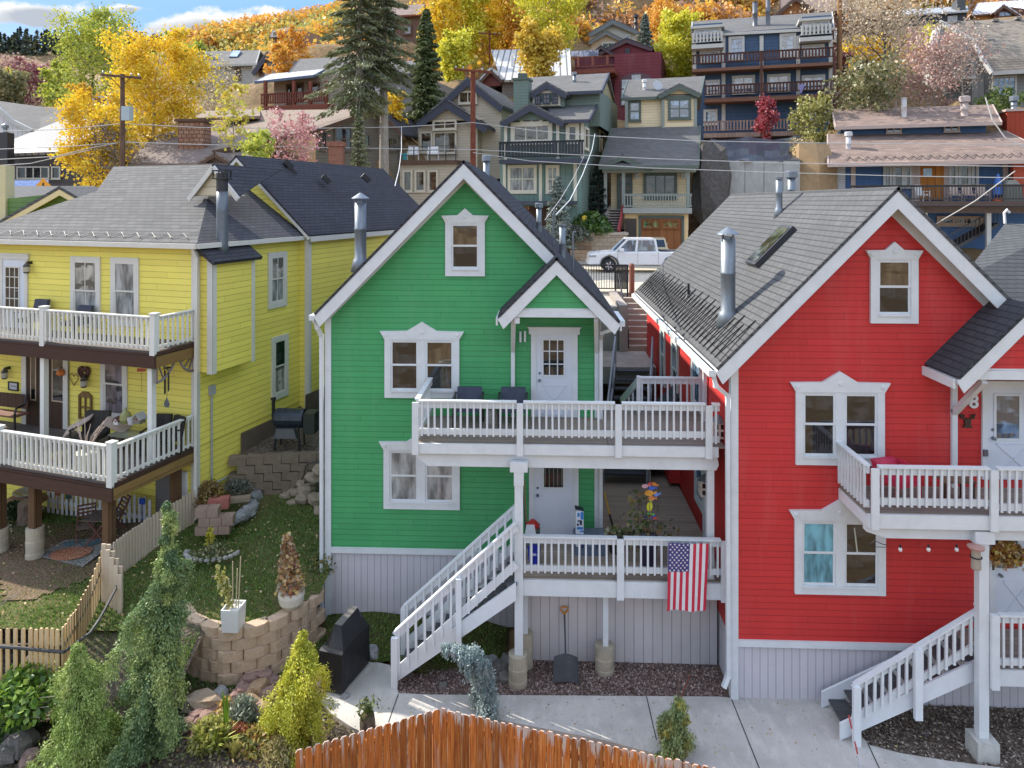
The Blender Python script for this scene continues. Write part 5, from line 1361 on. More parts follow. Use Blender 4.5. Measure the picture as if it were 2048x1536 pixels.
sp_=G(735,1458,0);t=thing('stump_planter','hollow log planter with a small succulent at the curved path edge','planter',sp_)
MB().lathe(sp_,[(.14,-.12),(.15,.12),(.13,.26),(.10,.24)],10).build('log',M_bark((.07,.05,.035),(.2,.16,.12)),t)
n=160;leaf_mesh('foliage',np.column_stack([rg.normal(sp_.x,.09,n),rg.normal(sp_.y,.08,n),sp_.z+rg.uniform(.24,.55,n)]),.05,rg.uniform(0,1,n),M_foliage(((.05,.09,.02),(.12,.16,.04),(.25,.25,.1))),t,None,2.5)
bp1=wall_pts[4]+Vector((.1,.06,1.06));t=thing('square_planter','white square planter with bamboo stakes on top of the block wall','planter',bp1)
m=MB();s_=.18
m.hexa([(bp1.x-s_*.9,bp1.y-s_,bp1.z),(bp1.x+s_*.9,bp1.y-s_,bp1.z),(bp1.x+s_*.9,bp1.y+s_,bp1.z),(bp1.x-s_*.9,bp1.y+s_,bp1.z)],[(bp1.x-s_,bp1.y-s_*1.1,bp1.z+.4),(bp1.x+s_,bp1.y-s_*1.1,bp1.z+.4),(bp1.x+s_,bp1.y+s_*1.1,bp1.z+.4),(bp1.x-s_,bp1.y+s_*1.1,bp1.z+.4)])
for(xa,xb,y0_,y1_)in((-1,1,-1.1,-.95),(-1,1,.95,1.1),(-1,-.85,-.95,.95),(.85,1,-.95,.95)):m.box(bp1.x+s_*xa,bp1.x+s_*xb,bp1.y+s_*y0_,bp1.y+s_*y1_,bp1.z+.4,bp1.z+.46)
m.build('pot',M_paint((.66,.66,.64),.5),t)
m=MB()
for dx,h_ in((-.02,.95),(.05,.8),(.1,1.05),(-.08,.6)):m.tube([(bp1.x+dx,bp1.y,bp1.z+.4),(bp1.x+dx*1.4,bp1.y+.02,bp1.z+.4+h_)],.012,5)
m.build('bamboo_stake',M_plain((.5,.42,.26),.6),t)
n=160;q=rg.uniform(0,1,n);leaf_mesh('foliage',np.column_stack([bp1.x-.05-.28*q+rg.normal(0,.05,n),bp1.y+rg.normal(0,.05,n),bp1.z+.45+.75*q+rg.normal(0,.05,n)]),.04,rg.uniform(0,1,n),M_foliage(((.2,.22,.05),(.4,.38,.1),(.5,.45,.2))),t)
bp2=G(577,1322,0)+Vector((.02,.12,1.06));t=thing('round_planter','cream round pot of rusty autumn flowers on top of the block wall','planter',bp2)
MB().lathe(bp2,[(.13,0),(.25,.14),(.28,.30),(.27,.40),(.24,.40)],20).build('pot',M_paint((.62,.58,.50),.5),t)
n=1500;q=rg.uniform(0,1,n);rad_=.34*(1-q*.75);a_=rg.uniform(0,2*math.pi,n);r_=rad_*np.sqrt(rg.uniform(0,1,n))
leaf_mesh('foliage',np.column_stack([bp2.x-.1*q+r_*np.cos(a_),bp2.y+r_*np.sin(a_),bp2.z+.4+q*1.15+rg.normal(0,.03,n)]),.038,rg.uniform(0,1,n),M_foliage(((.22,.07,.04),(.5,.25,.14),(.6,.42,.12),(.62,.5,.4),(.14,.16,.05))),t)
m=MB()
for k in range(7):m.tube([(bp2.x,bp2.y,bp2.z+.35),(bp2.x+rr.uniform(-.15,.1),bp2.y+rr.uniform(-.1,.1),bp2.z+rr.uniform(.8,1.4))],.008,4)
m.build('stems',M_bark((.12,.06,.03),(.2,.1,.05)),t)
sg=W(573,930,20.0);sz=2.62
t=thing('smoker_grill','black barrel smoker grill standing on the terrace by the yellow house','grill',(sg.x,20.2,sz))
MB().lathe((sg.x-.42,20.3,sz+.85),[(.27,0),(.28,.05),(.28,.8),(.27,.85)],16,(1,0,0)).build('barrel',M_plain((.02,.03,.045),.3),t)
m=MB();m.hexa([(sg.x-.35,19.95,sz+.35),(sg.x+.3,19.95,sz+.35),(sg.x+.3,20.2,sz+.35),(sg.x-.35,20.2,sz+.35)],[(sg.x-.3,19.97,sz+.62),(sg.x+.22,19.97,sz+.62),(sg.x+.22,20.1,sz+.62),(sg.x-.3,20.1,sz+.62)]);m.build('front_shelf',M_plain((.10,.11,.12),.4),t)
for sx in(-.36,.36):
 for sy in(20.05,20.5):MB().bar((sg.x+sx,sy,sz),(sg.x+sx*.9,sy,sz+.7),.05,.05,(0,1,0)).build('leg',BLACK,t)
MB().box(sg.x+.47,sg.x+.8,20.05,20.5,sz+.45,sz+1.05).build('hopper',M_plain((.02,.03,.03),.4),t)
MB().lathe((sg.x-.52,20.35,sz+.8),[(.05,0),(.05,.55),(.08,.56),(.08,.62)],10).build('stack_pipe',BLACK,t)
m=MB();hp=[W(x,y,19.5)for x,y in((650,921),(620,926),(612,932),(608,950),(600,965),(590,975))];m.tube(hp,.016,6)
tag(m.build('garden_hose',M_plain((.02,.03,.025),.5)),'dark garden hose trailing over the terrace wall','hose')
t=W(632,924,19.9);tag(MB().tube([t+Vector((.22*math.cos(i*.52),.1*math.sin(i*.52),.03*(i//12)))for i in range(37)],.02,6).build('coiled_hose',M_plain((.02,.1,.06),.5)),'dark green coiled hose lying on the terrace wall top','hose')
# ================================================================= hillside neighbourhood
HA=-.245
CTRL=[]
def BP(px,Y,ang=HA):
 p=W(px,405,Y);return Pl((p.x,p.y),ang)
def ctrl(px,py,Y):
 p=W(px,py,Y);CTRL.append((p.x,p.y,p.z))
def hthing(name,label,cat,pl,px,py):
 u,z=pl.uz(px,py);p=pl.pt(u,z);CTRL.append((p.x,p.y-.5,p.z-.1));CTRL.append((p.x-pl.n.x*8,p.y-pl.n.y*8,p.z+1.8))
 return thing(name,label,cat,p)
def hbody(t,pl,px0,px1,py0,py1,depth,mat,name='wall',down=3.0):
 """box-shaped house volume; py0 top, py1 base"""
 xm=(px0+px1)/2;u0,u1=pl.uz(px0,(py0+py1)/2)[0],pl.uz(px1,(py0+py1)/2)[0]
 z1=pl.uz(xm,py0)[1];z0=pl.uz(xm,py1)[1]-down
 m=MB();body(m,pl,u0,u1,z0,z1,depth);m.build(name,mat,t);return u0,u1,z0,z1
def hslope(t,pl,e0,e1,r0,r1,run,mat,trim,over=.35,th=.16,back=True,name='roof',endwall=None):
 """roof with eaves towards us: e0,e1 eave pixels on pl, r0,r1 ridge pixels `run` metres behind"""
 E0,E1=pl.px(*e0,over),pl.px(*e1,over);Rr0,Rr1=pl.px(*r0,-run),pl.px(*r1,-run)
 m=MB();m.slab([E0,E1,Rr1,Rr0],th)
 if back:
  o=-pl.n*(2*run+over);o=Vector((o.x,o.y,0))
  m.slab([Rr0,Rr1,Rr1+Vector((-pl.n.x*run,-pl.n.y*run,E1.z-Rr1.z)),Rr0+Vector((-pl.n.x*run,-pl.n.y*run,E0.z-Rr0.z))],th)
 r=m.build(name,mat,t)
 m=MB();m.bar(E0-Vector((0,0,th*.6)),E1-Vector((0,0,th*.6)),.12,.22)
 for a,b in((E0,Rr0),(E1,Rr1)):m.bar(a-Vector((0,0,.1)),b-Vector((0,0,.1)),.1,.24)
 m.build('eave_trim',trim,r)
 if endwall:
  m=MB();sd=Vector((pl.t.x,pl.t.y,0))*-.3
  E1i=E1+sd-Vector((pl.n.x,pl.n.y,0))*over;bk=E1i-Vector((pl.n.x,pl.n.y,0))*2*run
  m.face([E1i-Vector((0,0,.2)),bk-Vector((0,0,.2)),Rr1+sd-Vector((0,0,.1))]);m.build('gable_wall',endwall,t)
 return r
def hgable(t,pl,L,Rt,pk,depth,mat,trim,wallm,over=.4,fh=.3,n0=0.0,wall_to=None,name='gable_roof'):
 """front facing gable from pixels: left eave, right eave, peak"""
 b=pl.back(-n0-over)
 ul,zl=b.uz(*L);ur,zr_=b.uz(*Rt);up,zp=b.uz(*pk)
 sL=(zp-zl)/max(.1,up-ul);sR=(zp-zr_)/max(.1,ur-up);s=(sL+sR)/2
 gable_roof(t,pl,up,up-ul,ur-up,zp,s,over,depth,mat,trim,fh=fh,th=.12,n0=n0,name=name)
 m=MB();k=.35;zz=zp-s*min(up-ul,ur-up)+.05
 uz_=[(ul+k,zz),(ur-k,zz),(up,zp-.25)]
 if wall_to is not None:
  zb_=b.uz(pk[0],wall_to)[1];uz_=[(ul+k,zb_),(ur-k,zb_),(ur-k,zz),(up,zp-.25),(ul+k,zz)]
 m.ppoly(pl,uz_,n0-.3,n0-.01);m.build('gable_wall',wallm,t)
def hrail(t,pl,px0,px1,py0,py1,n0,mat,sp=.16,bw=.06,name='railing',px1y=0):
 b=pl.back(-n0);u0,z1=b.uz(px0,py0);u1,_=b.uz(px1,py0+px1y);z0=b.uz(px0,py1)[1]
 h=z1-z0
 return rail_run(t,b.pt(u0,z0),b.pt(u1,z0),h,sp=sp,bw=bw,mat=mat,out=(pl.n.x,pl.n.y,0),name=name,top=.1,bot=.08)
def hslab(t,pl,px0,px1,py0,py1,n0,n1,mat,name='deck_floor'):
 b=pl.back(-n1);u0=b.uz(px0,py0)[0];u1,z0=b.uz(px1,py1)[0],b.uz((px0+px1)/2,py1)[1];z1=b.uz((px0+px1)/2,py0)[1]
 return MB().pbox(pl,u0,u1,z0,z1,n0,n1).build(name,mat,t)
def hwin(t,pl,px,mt,pan=G_DARK,bars=(1,2),cw=.12,n0=0.0,name='window'):
 return plain_window(t,pl if not n0 else pl,px,mt,pan,cw,bars,n0,name,pr=.1)
def hflue(t,pl,px,py0,py1,r,mat,n,cap='drum'):
 p=pl.px(px,py1,n);q=pl.px(px,py0,n);return flue(t,p,p.z,q.z,r,mat,cap)
T_NAVY=M_paint((.045,.05,.075),.5);T_DGRN=M_paint((.085,.11,.09),.5);T_CREAM=M_paint((.55,.50,.40),.5);T_GREY=M_paint((.42,.42,.40),.5)
T_BRN=M_paint((.10,.055,.035),.6);T_RED=M_wood((.17,.045,.028),(.24,.08,.05),True,.3,'v')
SH_BG=M_shingle((.20,.196,.19),(.145,.144,.14),.2,.4);SH_TAN=M_shingle((.34,.27,.21),(.28,.22,.175),.2,.4);SH_BRN=M_shingle((.36,.265,.225),(.19,.145,.125),.22,.5)
def steps(t,p0,p1,wid,n,mat,side):
 """solid stair flight from p0 (bottom) up to p1 along a straight run; side = unit vector across"""
 m=MB();p0,p1,s=Vector(p0),Vector(p1),Vector(side)
 for i in range(n):
  a=p0.lerp(p1,i/n);b=p0.lerp(p1,(i+1)/n);z=b.z
  q=[a-s*wid/2,a+s*wid/2,b+s*wid/2,b-s*wid/2]
  bt=[Vector((v.x,v.y,p0.z-.5))for v in q];tp=[Vector((v.x,v.y,z))for v in q]
  if(bt[1]-bt[0]).cross(bt[2]-bt[1]).z<0:bt.reverse();tp.reverse()
  m.hexa(bt,tp)
 return m.build('steps',mat,t)
# ---- street and its edge
ZS=6.0
tag(MB().box(-90,70,29.6,43.6,ZS-.5,ZS).build('street',M_concrete((.50,.45,.36),.5)),kind='structure')
tag(MB().box(-90,70,43.6,44.6,ZS-.5,ZS+.13).build('far_kerb',M_concrete((.46,.43,.38),.7)),kind='structure')
cw_=thing('concrete_street_wall','bare concrete retaining wall below the street railing between the two cottages','wall',W(1210,600,29.5))
q0,q1=W(1040,600,29.5),W(1242,600,29.5)
MB().box(q0.x,q1.x,29.3,29.58,0,ZS+.08).build('wall_face',M_concrete((.40,.37,.32),.8),cw_)
cs=W(1244,600,27)
MB().box(cs.x-.3,cs.x,25.2,29.29,3.5,ZS+.12).build('wall_return',M_concrete((.36,.32,.28),.8),cw_)
MB().box(uR+.3,cs.x-.31,25.7,29.28,2,ZS-.02).build('wall_face',M_concrete((.42,.39,.34),.8),cw_)
sc=thing('concrete_steps','concrete steps climbing to the street beside the red house','stairs',W(1265,697,25.4))
steps(sc,(cs.x+.75,25.4,4.45),(cs.x+.75,28.3,ZS),1.5,9,M_concrete((.38,.33,.27),1.2),(1,0,0))
m=MB();m.tube([Vector((cs.x+.05,28.6,ZS+.9)),Vector((cs.x+.02,25.3,5.2)),Vector((cs.x+.02,25.2,4.6))],.03,6);m.build('handrail',BLACK,sc)
MB().box(uR+.3,ruL-.02,22.9,25.4,3.9,4.45).build('landing',M_concrete((.42,.38,.33),1.0),sc)
wst=thing('dark_wooden_steps','dark wooden steps with grey handrails going from the landing down to the lower deck','stairs',(2.6,21,3))
for i in range(11):
 f=(i+.5)/11;y_=19.2+3.7*f;z_=2.2+2.2*(i+1)/11;MB().box(1.75+.75*f,2.85+.75*f*.9,y_-.16,y_+.16,z_-.05,z_).build('tread',M_plain((.05,.055,.065),.7),wst)
for dx in(1.7,2.9):
 m=MB();a,b=Vector((dx,19.1,2.2)),Vector((dx+.75,22.9,4.45));m.bar(a,b,.05,.28)
 m.bar(a+Vector((0,0,.95)),b+Vector((0,0,.95)),.05,.12)
 for k in range(5):q=a.lerp(b,k/4);m.bar(q,q+Vector((0,0,.95)),.06,.06,(0,1,0))
 m.build('stair_rail',M_paint((.32,.36,.42),.5),wst)
fe=thing('street_railing','black metal railing with thin bars on the street edge above the concrete wall','railing',W(1200,570,29.5))
a,b=W(1100,570,29.45),W(1255,570,29.45);z0=ZS+.08
m=MB();m.bar((a.x,29.45,z0+1.1),(b.x,29.45,z0+1.1),.05,.05);m.bar((a.x,29.45,z0+.12),(b.x,29.45,z0+.12),.04,.04)
n=30
for i in range(n+1):x=a.x+(b.x-a.x)*i/n;m.bar((x,29.45,z0+.1),(x,29.45,z0+1.1),.022,.022,(0,1,0))
m.build('bars',BLACK,fe)
m=MB()
for x in(b.x,W(1231,570,29.45).x):m.bar((x,29.45,z0-.4),(x,29.45,z0+1.1),.06,.06,(0,1,0))
for i in range(9):x=W(1233,570,29.45).x+(b.x-W(1233,570,29.45).x)*i/8;m.bar((x,29.75,z0+.1),(x,29.75,z0+1.1),.05,.02,(0,1,0))
m.build('gate_panel',DARKMET,fe)
p=W(1263,600,29.0);bo=thing('bollard','rusty red brown pipe bollard at the top of the concrete steps','bollard',(p.x,28.9,ZS))
MB().lathe((p.x,28.9,ZS-.2),[(.11,0),(.11,1.2),(.115,1.21),(.115,1.26),(.11,1.27),(.11,1.42),(.07,1.5)],12).build('pipe',M_plain((.24,.085,.05),.7),bo)
# ---- white pickup truck and its driver
tk=thing('pickup_truck','white crew cab pickup truck driving left along the street with a driver inside','truck',W(1280,545,38.5))
TY=38.0;TP=Pl((0,TY));PAINT=M_plain((.78,.78,.78),.25)
t0=W(1178,545,TY).x;SCL=5.4
def tx(x):return t0+x
def prof(pts,n0,n1,mat,nm,par=None):
 return MB().ppoly(TP,[(tx(x),ZS+z)for x,z in pts],n0,n1).build(nm,mat,par or tk)
prof([(.05,.45),(.0,.62),(.03,.95),(.12,1.02),(1.0,1.12),(1.42,1.14),(3.75,1.16),(3.8,1.14),(5.35,1.13),(5.4,.55),(4.95,.45),(4.9,.75),(4.55,.95),(4.1,.75),(4.0,.42),(1.62,.42),(1.5,.75),(1.1,.96),(.7,.75),(.6,.42)],-1.85,0,PAINT,'body');tb_=[c for c in tk.children if c.name.startswith('body')][0].modifiers.new('soft_edges','BEVEL');tb_.width=.07;tb_.segments=3;tb_.limit_method='ANGLE'
m=MB();bt=[TP.pt(tx(1.42),ZS+1.13,-.04),TP.pt(tx(3.66),ZS+1.13,-.04),TP.pt(tx(3.66),ZS+1.13,-1.8),TP.pt(tx(1.42),ZS+1.13,-1.8)];tp=[TP.pt(tx(2.1),ZS+1.80,-.16),TP.pt(tx(3.56),ZS+1.79,-.16),TP.pt(tx(3.56),ZS+1.79,-1.68),TP.pt(tx(2.1),ZS+1.80,-1.68)]
GLC=NT('car_glass');g_=GLC.n('BsdfGlossy',Roughness=.03);tr_=GLC.n('BsdfTransparent');tr_.inputs[0].default_value=(.5,.6,.75,1);mx_=GLC.n('MixShader',Fac=.10);GLC.t.links.new(tr_.outputs[0],mx_.inputs[1]);GLC.t.links.new(g_.outputs[0],mx_.inputs[2]);GLC.t.links.new(mx_.outputs[0],GLC.out.inputs[0]);CARG=GLC.m
for a,b in((0,1),(1,2),(2,3),(3,0)):m.bar(tp[a],tp[b],.08,.08)
for a in range(4):m.bar(bt[a],tp[a],.09,.09)
for f in(.50,):
 for(ba,bb,ta,tb)in((bt[0],bt[1],tp[0],tp[1]),(bt[3],bt[2],tp[3],tp[2])):m.bar(ba.lerp(bb,f),ta.lerp(tb,f*.72),.1,.06)
m.slab([q+Vector((0,0,.05))for q in tp],.06);m.build('cab_roof_and_pillars',PAINT,tk)
m=MB()
for a,b in((0,1),(1,2),(2,3),(3,0)):m.face([bt[a],bt[b],tp[b],tp[a]])
m.build('cab_windows',CARG,tk)
MB().pbox(TP,tx(1.5),tx(3.7),ZS+.75,ZS+1.135,-1.7,-.15).build('cab_interior',BLACK,tk)
for xx in(1.98,2.98):MB().pbox(TP,tx(xx+.38),tx(xx+.52),ZS+1.0,ZS+1.45,-1.6,-.25).build('seat',M_plain((.04,.04,.045),.8),tk)
for x in(1.1,4.5):
 for n_ in(.0,-1.6):
  w=MB();c=TP.pt(tx(x),ZS+.39,n_-.22 if n_==0 else n_-.05);w.lathe(c,[(.28,0),(.385,.02),(.39,.12),(.385,.22),(.28,.245)],22,(0,-1,0));wh=w.build('wheel',M_plain((.02,.02,.022),.8),tk)
  if n_==0:
   r_=MB();c2=c+Vector((0,-.25,0));r_.lathe(c2,[(.23,-.02),(.24,.0),(.22,.012)],20,(0,-1,0));r_.build('rim',M_plain((.03,.03,.03),.4),wh)
   sp_m=MB()
   for k in range(6):
    a_=k*math.pi/3+.3;sp_m.bar(c2+Vector((0,-.02,0)),c2+Vector((math.cos(a_)*.22,-.02,math.sin(a_)*.22)),.07,.02,(0,1,0))
   sp_m.build('spokes',M_metal((.6,.6,.62)),wh)
 f=MB();arc_=[TP.pt(tx(x)+.47*math.cos(a_),ZS+.40+.50*math.sin(a_),.02)for a_ in[math.pi*k/10 for k in range(11)]]
 for a,b in zip(arc_[:-1],arc_[1:]):f.bar(a,b,.08,.06,(0,1,0))
 f.build('fender_flare',M_plain((.05,.05,.055),.6),tk)
MB().pbox(TP,tx(3.9),tx(5.3),ZS+1.08,ZS+1.17,-1.7,-.12).build('bed_liner',M_plain((.03,.03,.035),.8),tk)
m=MB();m.pbox(TP,tx(-.04),tx(.25),ZS+.42,ZS+.62,-1.8,.02);m.build('bumper',PAINT,tk)
m=MB();m.pbox(TP,tx(.02),tx(.38),ZS+.84,ZS+.95,-.3,.015);m.build('headlight',M_plain((.35,.36,.38),.2),tk)
m=MB();m.pbox(TP,tx(1.62),tx(1.86),ZS+1.17,ZS+1.34,.02,.22);m.build('door_mirror',PAINT,tk)
for x in(2.35,3.4):MB().pbox(TP,tx(x),tx(x+.22),ZS+.98,ZS+1.02,.005,.03).build('door_handle',PAINT,tk)
m=MB()
for x in(1.55,2.62,3.72):m.pbox(TP,tx(x),tx(x+.012),ZS+.5,ZS+1.13,.001,.004)
m.parts('door_seam',BLACK,tk)
def figure(name,label,joints,edges,rad,root,mats,parent=None):
 me=bpy.data.meshes.new(name);me.from_pydata([tuple(j)for j in joints],edges,[]);o=bpy.data.objects.new(name,me);COL.objects.link(o)
 sk=o.modifiers.new('skin','SKIN');o.modifiers.new('sub','SUBSURF').levels=1;o.modifiers['sub'].render_levels=2
 for v,r_ in zip(me.skin_vertices[0].data,rad):v.radius=(r_,r_)
 me.skin_vertices[0].data[root].use_root=True;me.materials.append(mats)
 return o
dx=tx(2.32);dy=TY+.52;dz=ZS+.78
J=[(0,0,0),(.02,0,.28),(.0,0,.5),(-.02,0,.58),(-.05,0,.74),(-.03,-.2,.46),(-.15,-.24,.22),(-.38,-.16,.30),(-.03,.2,.46),(-.15,.24,.22),(-.38,.16,.30),(-.35,-.1,-.02),(-.35,.1,-.02)]
J=[(dx+a,dy+b,dz+c)for a,b,c in J]
pm=M_plain((.42,.22,.15),.6)
pr_o=figure('person','',J,[(0,1),(1,2),(2,3),(3,4),(2,5),(5,6),(6,7),(2,8),(8,9),(9,10),(0,11),(0,12)],[.16,.16,.13,.06,.105,.065,.05,.04,.065,.05,.04,.09,.09],0,pm)
tag(pr_o,'driver in an orange shirt sitting at the wheel of the white pickup','person')
m=MB();m.lathe((dx,dy,dz),[(.17,-.02),(.185,.2),(.19,.36),(.15,.48),(.08,.54)],12);m.build('shirt',M_plain((.62,.16,.06),.8),pr_o)
m=MB();m.ball((dx-.035,dy,dz+.78),.112,10);m.build('hair',M_plain((.03,.02,.015),.7),pr_o)
m=MB();c=Vector((tx(1.85),dy,ZS+1.16));m.tube([c+Vector((.03*math.sin(k*.524),.18*math.cos(k*.524),.18*math.sin(k*.524)))for k in range(13)],.018,5);m.build('steering_wheel',BLACK,tk)
sv_=BP(1308,43.5);px0=1286
pc_=thing('parked_car','old tan car parked nose in before the wooden garage door, half hidden by the truck','car',W(1308,512,43.0))
SP=BP(1308,42.2,-.1);PT=M_plain((.50,.42,.28),.35)
u0,_=SP.uz(1286,480);u1,_=SP.uz(1331,480);um=(u0+u1)/2;hw_=.85
m=MB();m.pbox(SP,um-hw_,um+hw_,ZS+.45,ZS+1.05,-4.3,0);m.build('body',PT,pc_)
m=MB();bt=[SP.pt(um-hw_+.03,ZS+1.05,-.35),SP.pt(um+hw_-.03,ZS+1.05,-.35),SP.pt(um+hw_-.03,ZS+1.05,-2.9),SP.pt(um-hw_+.03,ZS+1.05,-2.9)];tp=[SP.pt(um-hw_+.16,ZS+1.62,-.65),SP.pt(um+hw_-.16,ZS+1.62,-.65),SP.pt(um+hw_-.16,ZS+1.62,-2.4),SP.pt(um-hw_+.16,ZS+1.62,-2.4)]
m.hexa(bt,tp);m.build('cab',PT,pc_)
MB().face([bt[0].lerp(bt[1],.08).lerp(tp[0],.12)+Vector((0,-.02,0)),bt[1].lerp(bt[0],.08).lerp(tp[1],.12)+Vector((0,-.02,0)),tp[1].lerp(tp[0],.08).lerp(bt[1],.12)+Vector((0,-.02,0)),tp[0].lerp(tp[1],.08).lerp(bt[0],.12)+Vector((0,-.02,0))]).build('rear_window',G_DARK,pc_)
for s_ in(-1,1):
 for n_ in(-.7,-3.5):MB().lathe(SP.pt(um+s_*hw_-.09+(0 if s_<0 else 0),ZS+.34,n_),[(.25,0),(.34,.02),(.34,.16),(.25,.18)],16,(1,0,0)).build('wheel',BLACK,pc_)
 MB().pbox(SP,um+s_*hw_-.07,um+s_*hw_+.13,ZS+1.1,ZS+1.25,-2.7,-2.6).build('door_mirror',PT,pc_)
# ---- green grey craftsman house
pl=BP(1085,46);gc=hthing('craftsman_house','grey green craftsman house with dark blue roof trim and black balcony pickets','house',pl,1085,480)
CG=M_siding((.15,.205,.175),.2,.2);CGV=M_vboard((.17,.26,.23),.35);CGT=M_paint((.66,.62,.50),.5)
hbody(gc,pl,1001,1166,238,480,11,CG);hbody(gc,pl.back(-.05),1000,1163,322,480,2,CGV,'lower_wall')
hbody(gc,pl.back(2.2),1050,1200,182,240,8.6,CG,'upper_wall',.5)
hslope(gc,pl.back(2.2),(1052,187),(1203,181),(1056,155),(1218,146),4.2,SH_BG,T_NAVY,.6,endwall=M_siding((.34,.30,.17),.2,.1))  # gable end siding coloured yellower to paint in the light on it
hgable(gc,pl.back(1.6),(1057,183),(1136,189),(1093,162),3,SH_BG,T_NAVY,CG,.4,.32,wall_to=213)
hslope(gc,pl,(1100,240),(1178,239),(1095,208),(1196,206),2.6,SH_BG,T_NAVY,.7,back=False,name='lower_roof')
hgable(gc,pl.back(-.3),(1000,241),(1130,242),(1061,204),3,SH_BG,T_NAVY,CG,.5,.36)
w_=MB();hwin(gc,pl.back(1.55),(1066,181,1121,211),CGT,CG,(1,1),.2,0,'dormer_surround')
for q in((1070,192,1081,208),(1086,188,1100,207),(1105,191,1116,206)):hwin(gc,pl.back(1.3),q,T_NAVY,G_DARK,(2,2),.07)
hwin(gc,pl.back(-.02),(1022,244,1105,288),CGT,G_WARM,(3,1),.28);hwin(gc,pl.back(-.04),(1041,226,1086,252),CGT,G_WARM,(2,1),.22)
hwin(gc,pl.back(-.02),(1132,247,1159,287),CGT,G_DARK,(1,1),.25)
for q in((1016,330,1074,386),(1092,330,1119,386)):hwin(gc,pl.back(-.06),q,CGT,G_BLIND,(2,2),.2)
m=MB()
for px in(1010,1082,1151):u,_=pl.uz(px,360);m.pbox(pl,u-.1,u+.1,pl.uz(px,412)[1],pl.uz(px,325)[1],.05,.16)
for px in(1012,1116,1165):u,_=pl.uz(px,260);m.pbox(pl,u-.1,u+.1,pl.uz(px,320)[1],pl.uz(px,243)[1],0,.1)
m.parts('wall_trim',CGT,gc)
hslab(gc,pl,998,1168,318,326,-.1,1.6,T_NAVY);hrail(gc,pl,998,1168,284,318,1.55,M_plain((.02,.022,.03),.6),.2,.12)
hslab(gc,pl,1000,1150,402,410,0,.8,M_paint((.06,.07,.09),.5),'garage_awning')
u0,u1,z0,z1=pl.rect(1020,413,1120,470);MB().pbox(pl,u0,u1,z0,z1,.02,.07).build('garage_door',M_wood((.06,.03,.02),(.1,.05,.03),True,.3,'u'),gc)
text_mesh(gc,pl,'119',(1052,417),.35,M_plain((.6,.25,.12),.5),n=.12)
u0,u1,z0,z1=pl.back(.8).rect(1027,160,1056,225);m=MB();m.pbox(pl.back(.8),u0,u1,z0,z1,-1.0,0);m.build('chimney',CG,gc)
MB().pbox(pl.back(.8),u0-.08,u1+.08,z1,z1+.15,-1.08,.08).pbox(pl.back(.8),u0+.25,u1-.25,z1+.15,z1+.5,-.8,-.2).build('chimney_cap',T_DGRN,gc)
hflue(gc,pl.back(2.2),1149,150,176,.12,GALV,-2)
plr=pl.right(pl.uz(1166,300)[0])
for q in((1168,255,1176,300),(1199,180,1206,212),(1198,262,1208,305)):hwin(gc,plr,q,CGT,G_DARK,(1,1),.15)
# ---- cream house with the wooden garage door
pl=BP(1320,46.5,-.12);cr_=hthing('cream_house','cream house with grey green trim, wooden garage door and small porch','house',pl,1320,500)
CRM=M_siding((.82,.67,.42),.2,.1);CRMW=M_paint((.78,.56,.28),.6)
hbody(cr_,pl,1249,1376,428,500,5,CRMW,'garage_wall');hbody(cr_,pl.back(1.8),1222,1377,335,430,7,CRM,'main_wall',1)
hbody(cr_,pl.back(5.2),1250,1393,193,256,7,CRM,'upper_wall',1.5);hbody(cr_,pl.back(4.9),1325,1392,190,256,3,CRM,'upper_bay',1.0)
hslope(cr_,pl,(1198,333),(1397,331),(1223,256),(1401,251),5.0,SH_BG,T_DGRN,.5,back=False,name='porch_roof')
hslope(cr_,pl.back(5.2),(1243,196),(1401,190),(1256,160),(1409,152),3.6,SH_BG,T_DGRN,.4,endwall=CRM)
hgable(cr_,pl.back(4.9),(1315,189),(1403,187),(1359,166),3,SH_BG,T_DGRN,CRM,.4,.26)
hgable(cr_,pl.back(.3),(1202,331),(1302,331),(1245,307),2.5,SH_BG,T_DGRN,CRM,.6,.26,name='porch_gable_roof')
for q,b_ in(((1257,202,1282,243),(1,2)),):hwin(cr_,pl.back(5.15),q,T_DGRN,G_SKY,b_,.16)
hwin(cr_,pl.back(4.85),(1336,196,1382,239),T_DGRN,G_SKY,(2,2),.18)
hwin(cr_,pl.back(1.75),(1287,346,1354,398),T_DGRN,G_WARM,(3,1),.2);hwin(cr_,pl.back(1.75),(1234,348,1265,418),T_DGRN,M_glass((.06,.025,.012),1.5),(1,4),.2,0,'front_door')
m=MB()
for px in(1211,1247,1376):b_=pl.back(.3);u,zb_=b_.uz(px,418);m.pbox(b_,u-.11,u+.11,zb_,b_.uz(px,340)[1],-.1,.1)
b_=pl.back(.3);u0,u1=b_.uz(1205,338)[0],b_.uz(1392,338)[0];m.pbox(b_,u0,u1,b_.uz(1290,345)[1],b_.uz(1290,334)[1],-.12,.12)
for px in(1253,1326,1391):b5=pl.back(4.86);u,_=b5.uz(px,225);m.pbox(b5,u-.1,u+.1,b5.uz(px,256)[1],b5.uz(px,197)[1],-.3,.06)
m.parts('porch_post',M_paint((.24,.27,.24),.5),cr_)
hslab(cr_,pl,1246,1384,416,427,-2.2,.5,M_paint((.30,.31,.28),.5));hrail(cr_,pl,1247,1384,388,416,.45,M_paint((.28,.31,.28),.5),.17,.05)
u0,u1,z0,z1=pl.rect(1281,436,1364,500);GD=M_wood((.24,.085,.028),(.34,.14,.05),True,.45,'u')
g_=MB().pbox(pl,u0,u1,z0,z1,.02,.07).build('garage_door',GD,cr_)
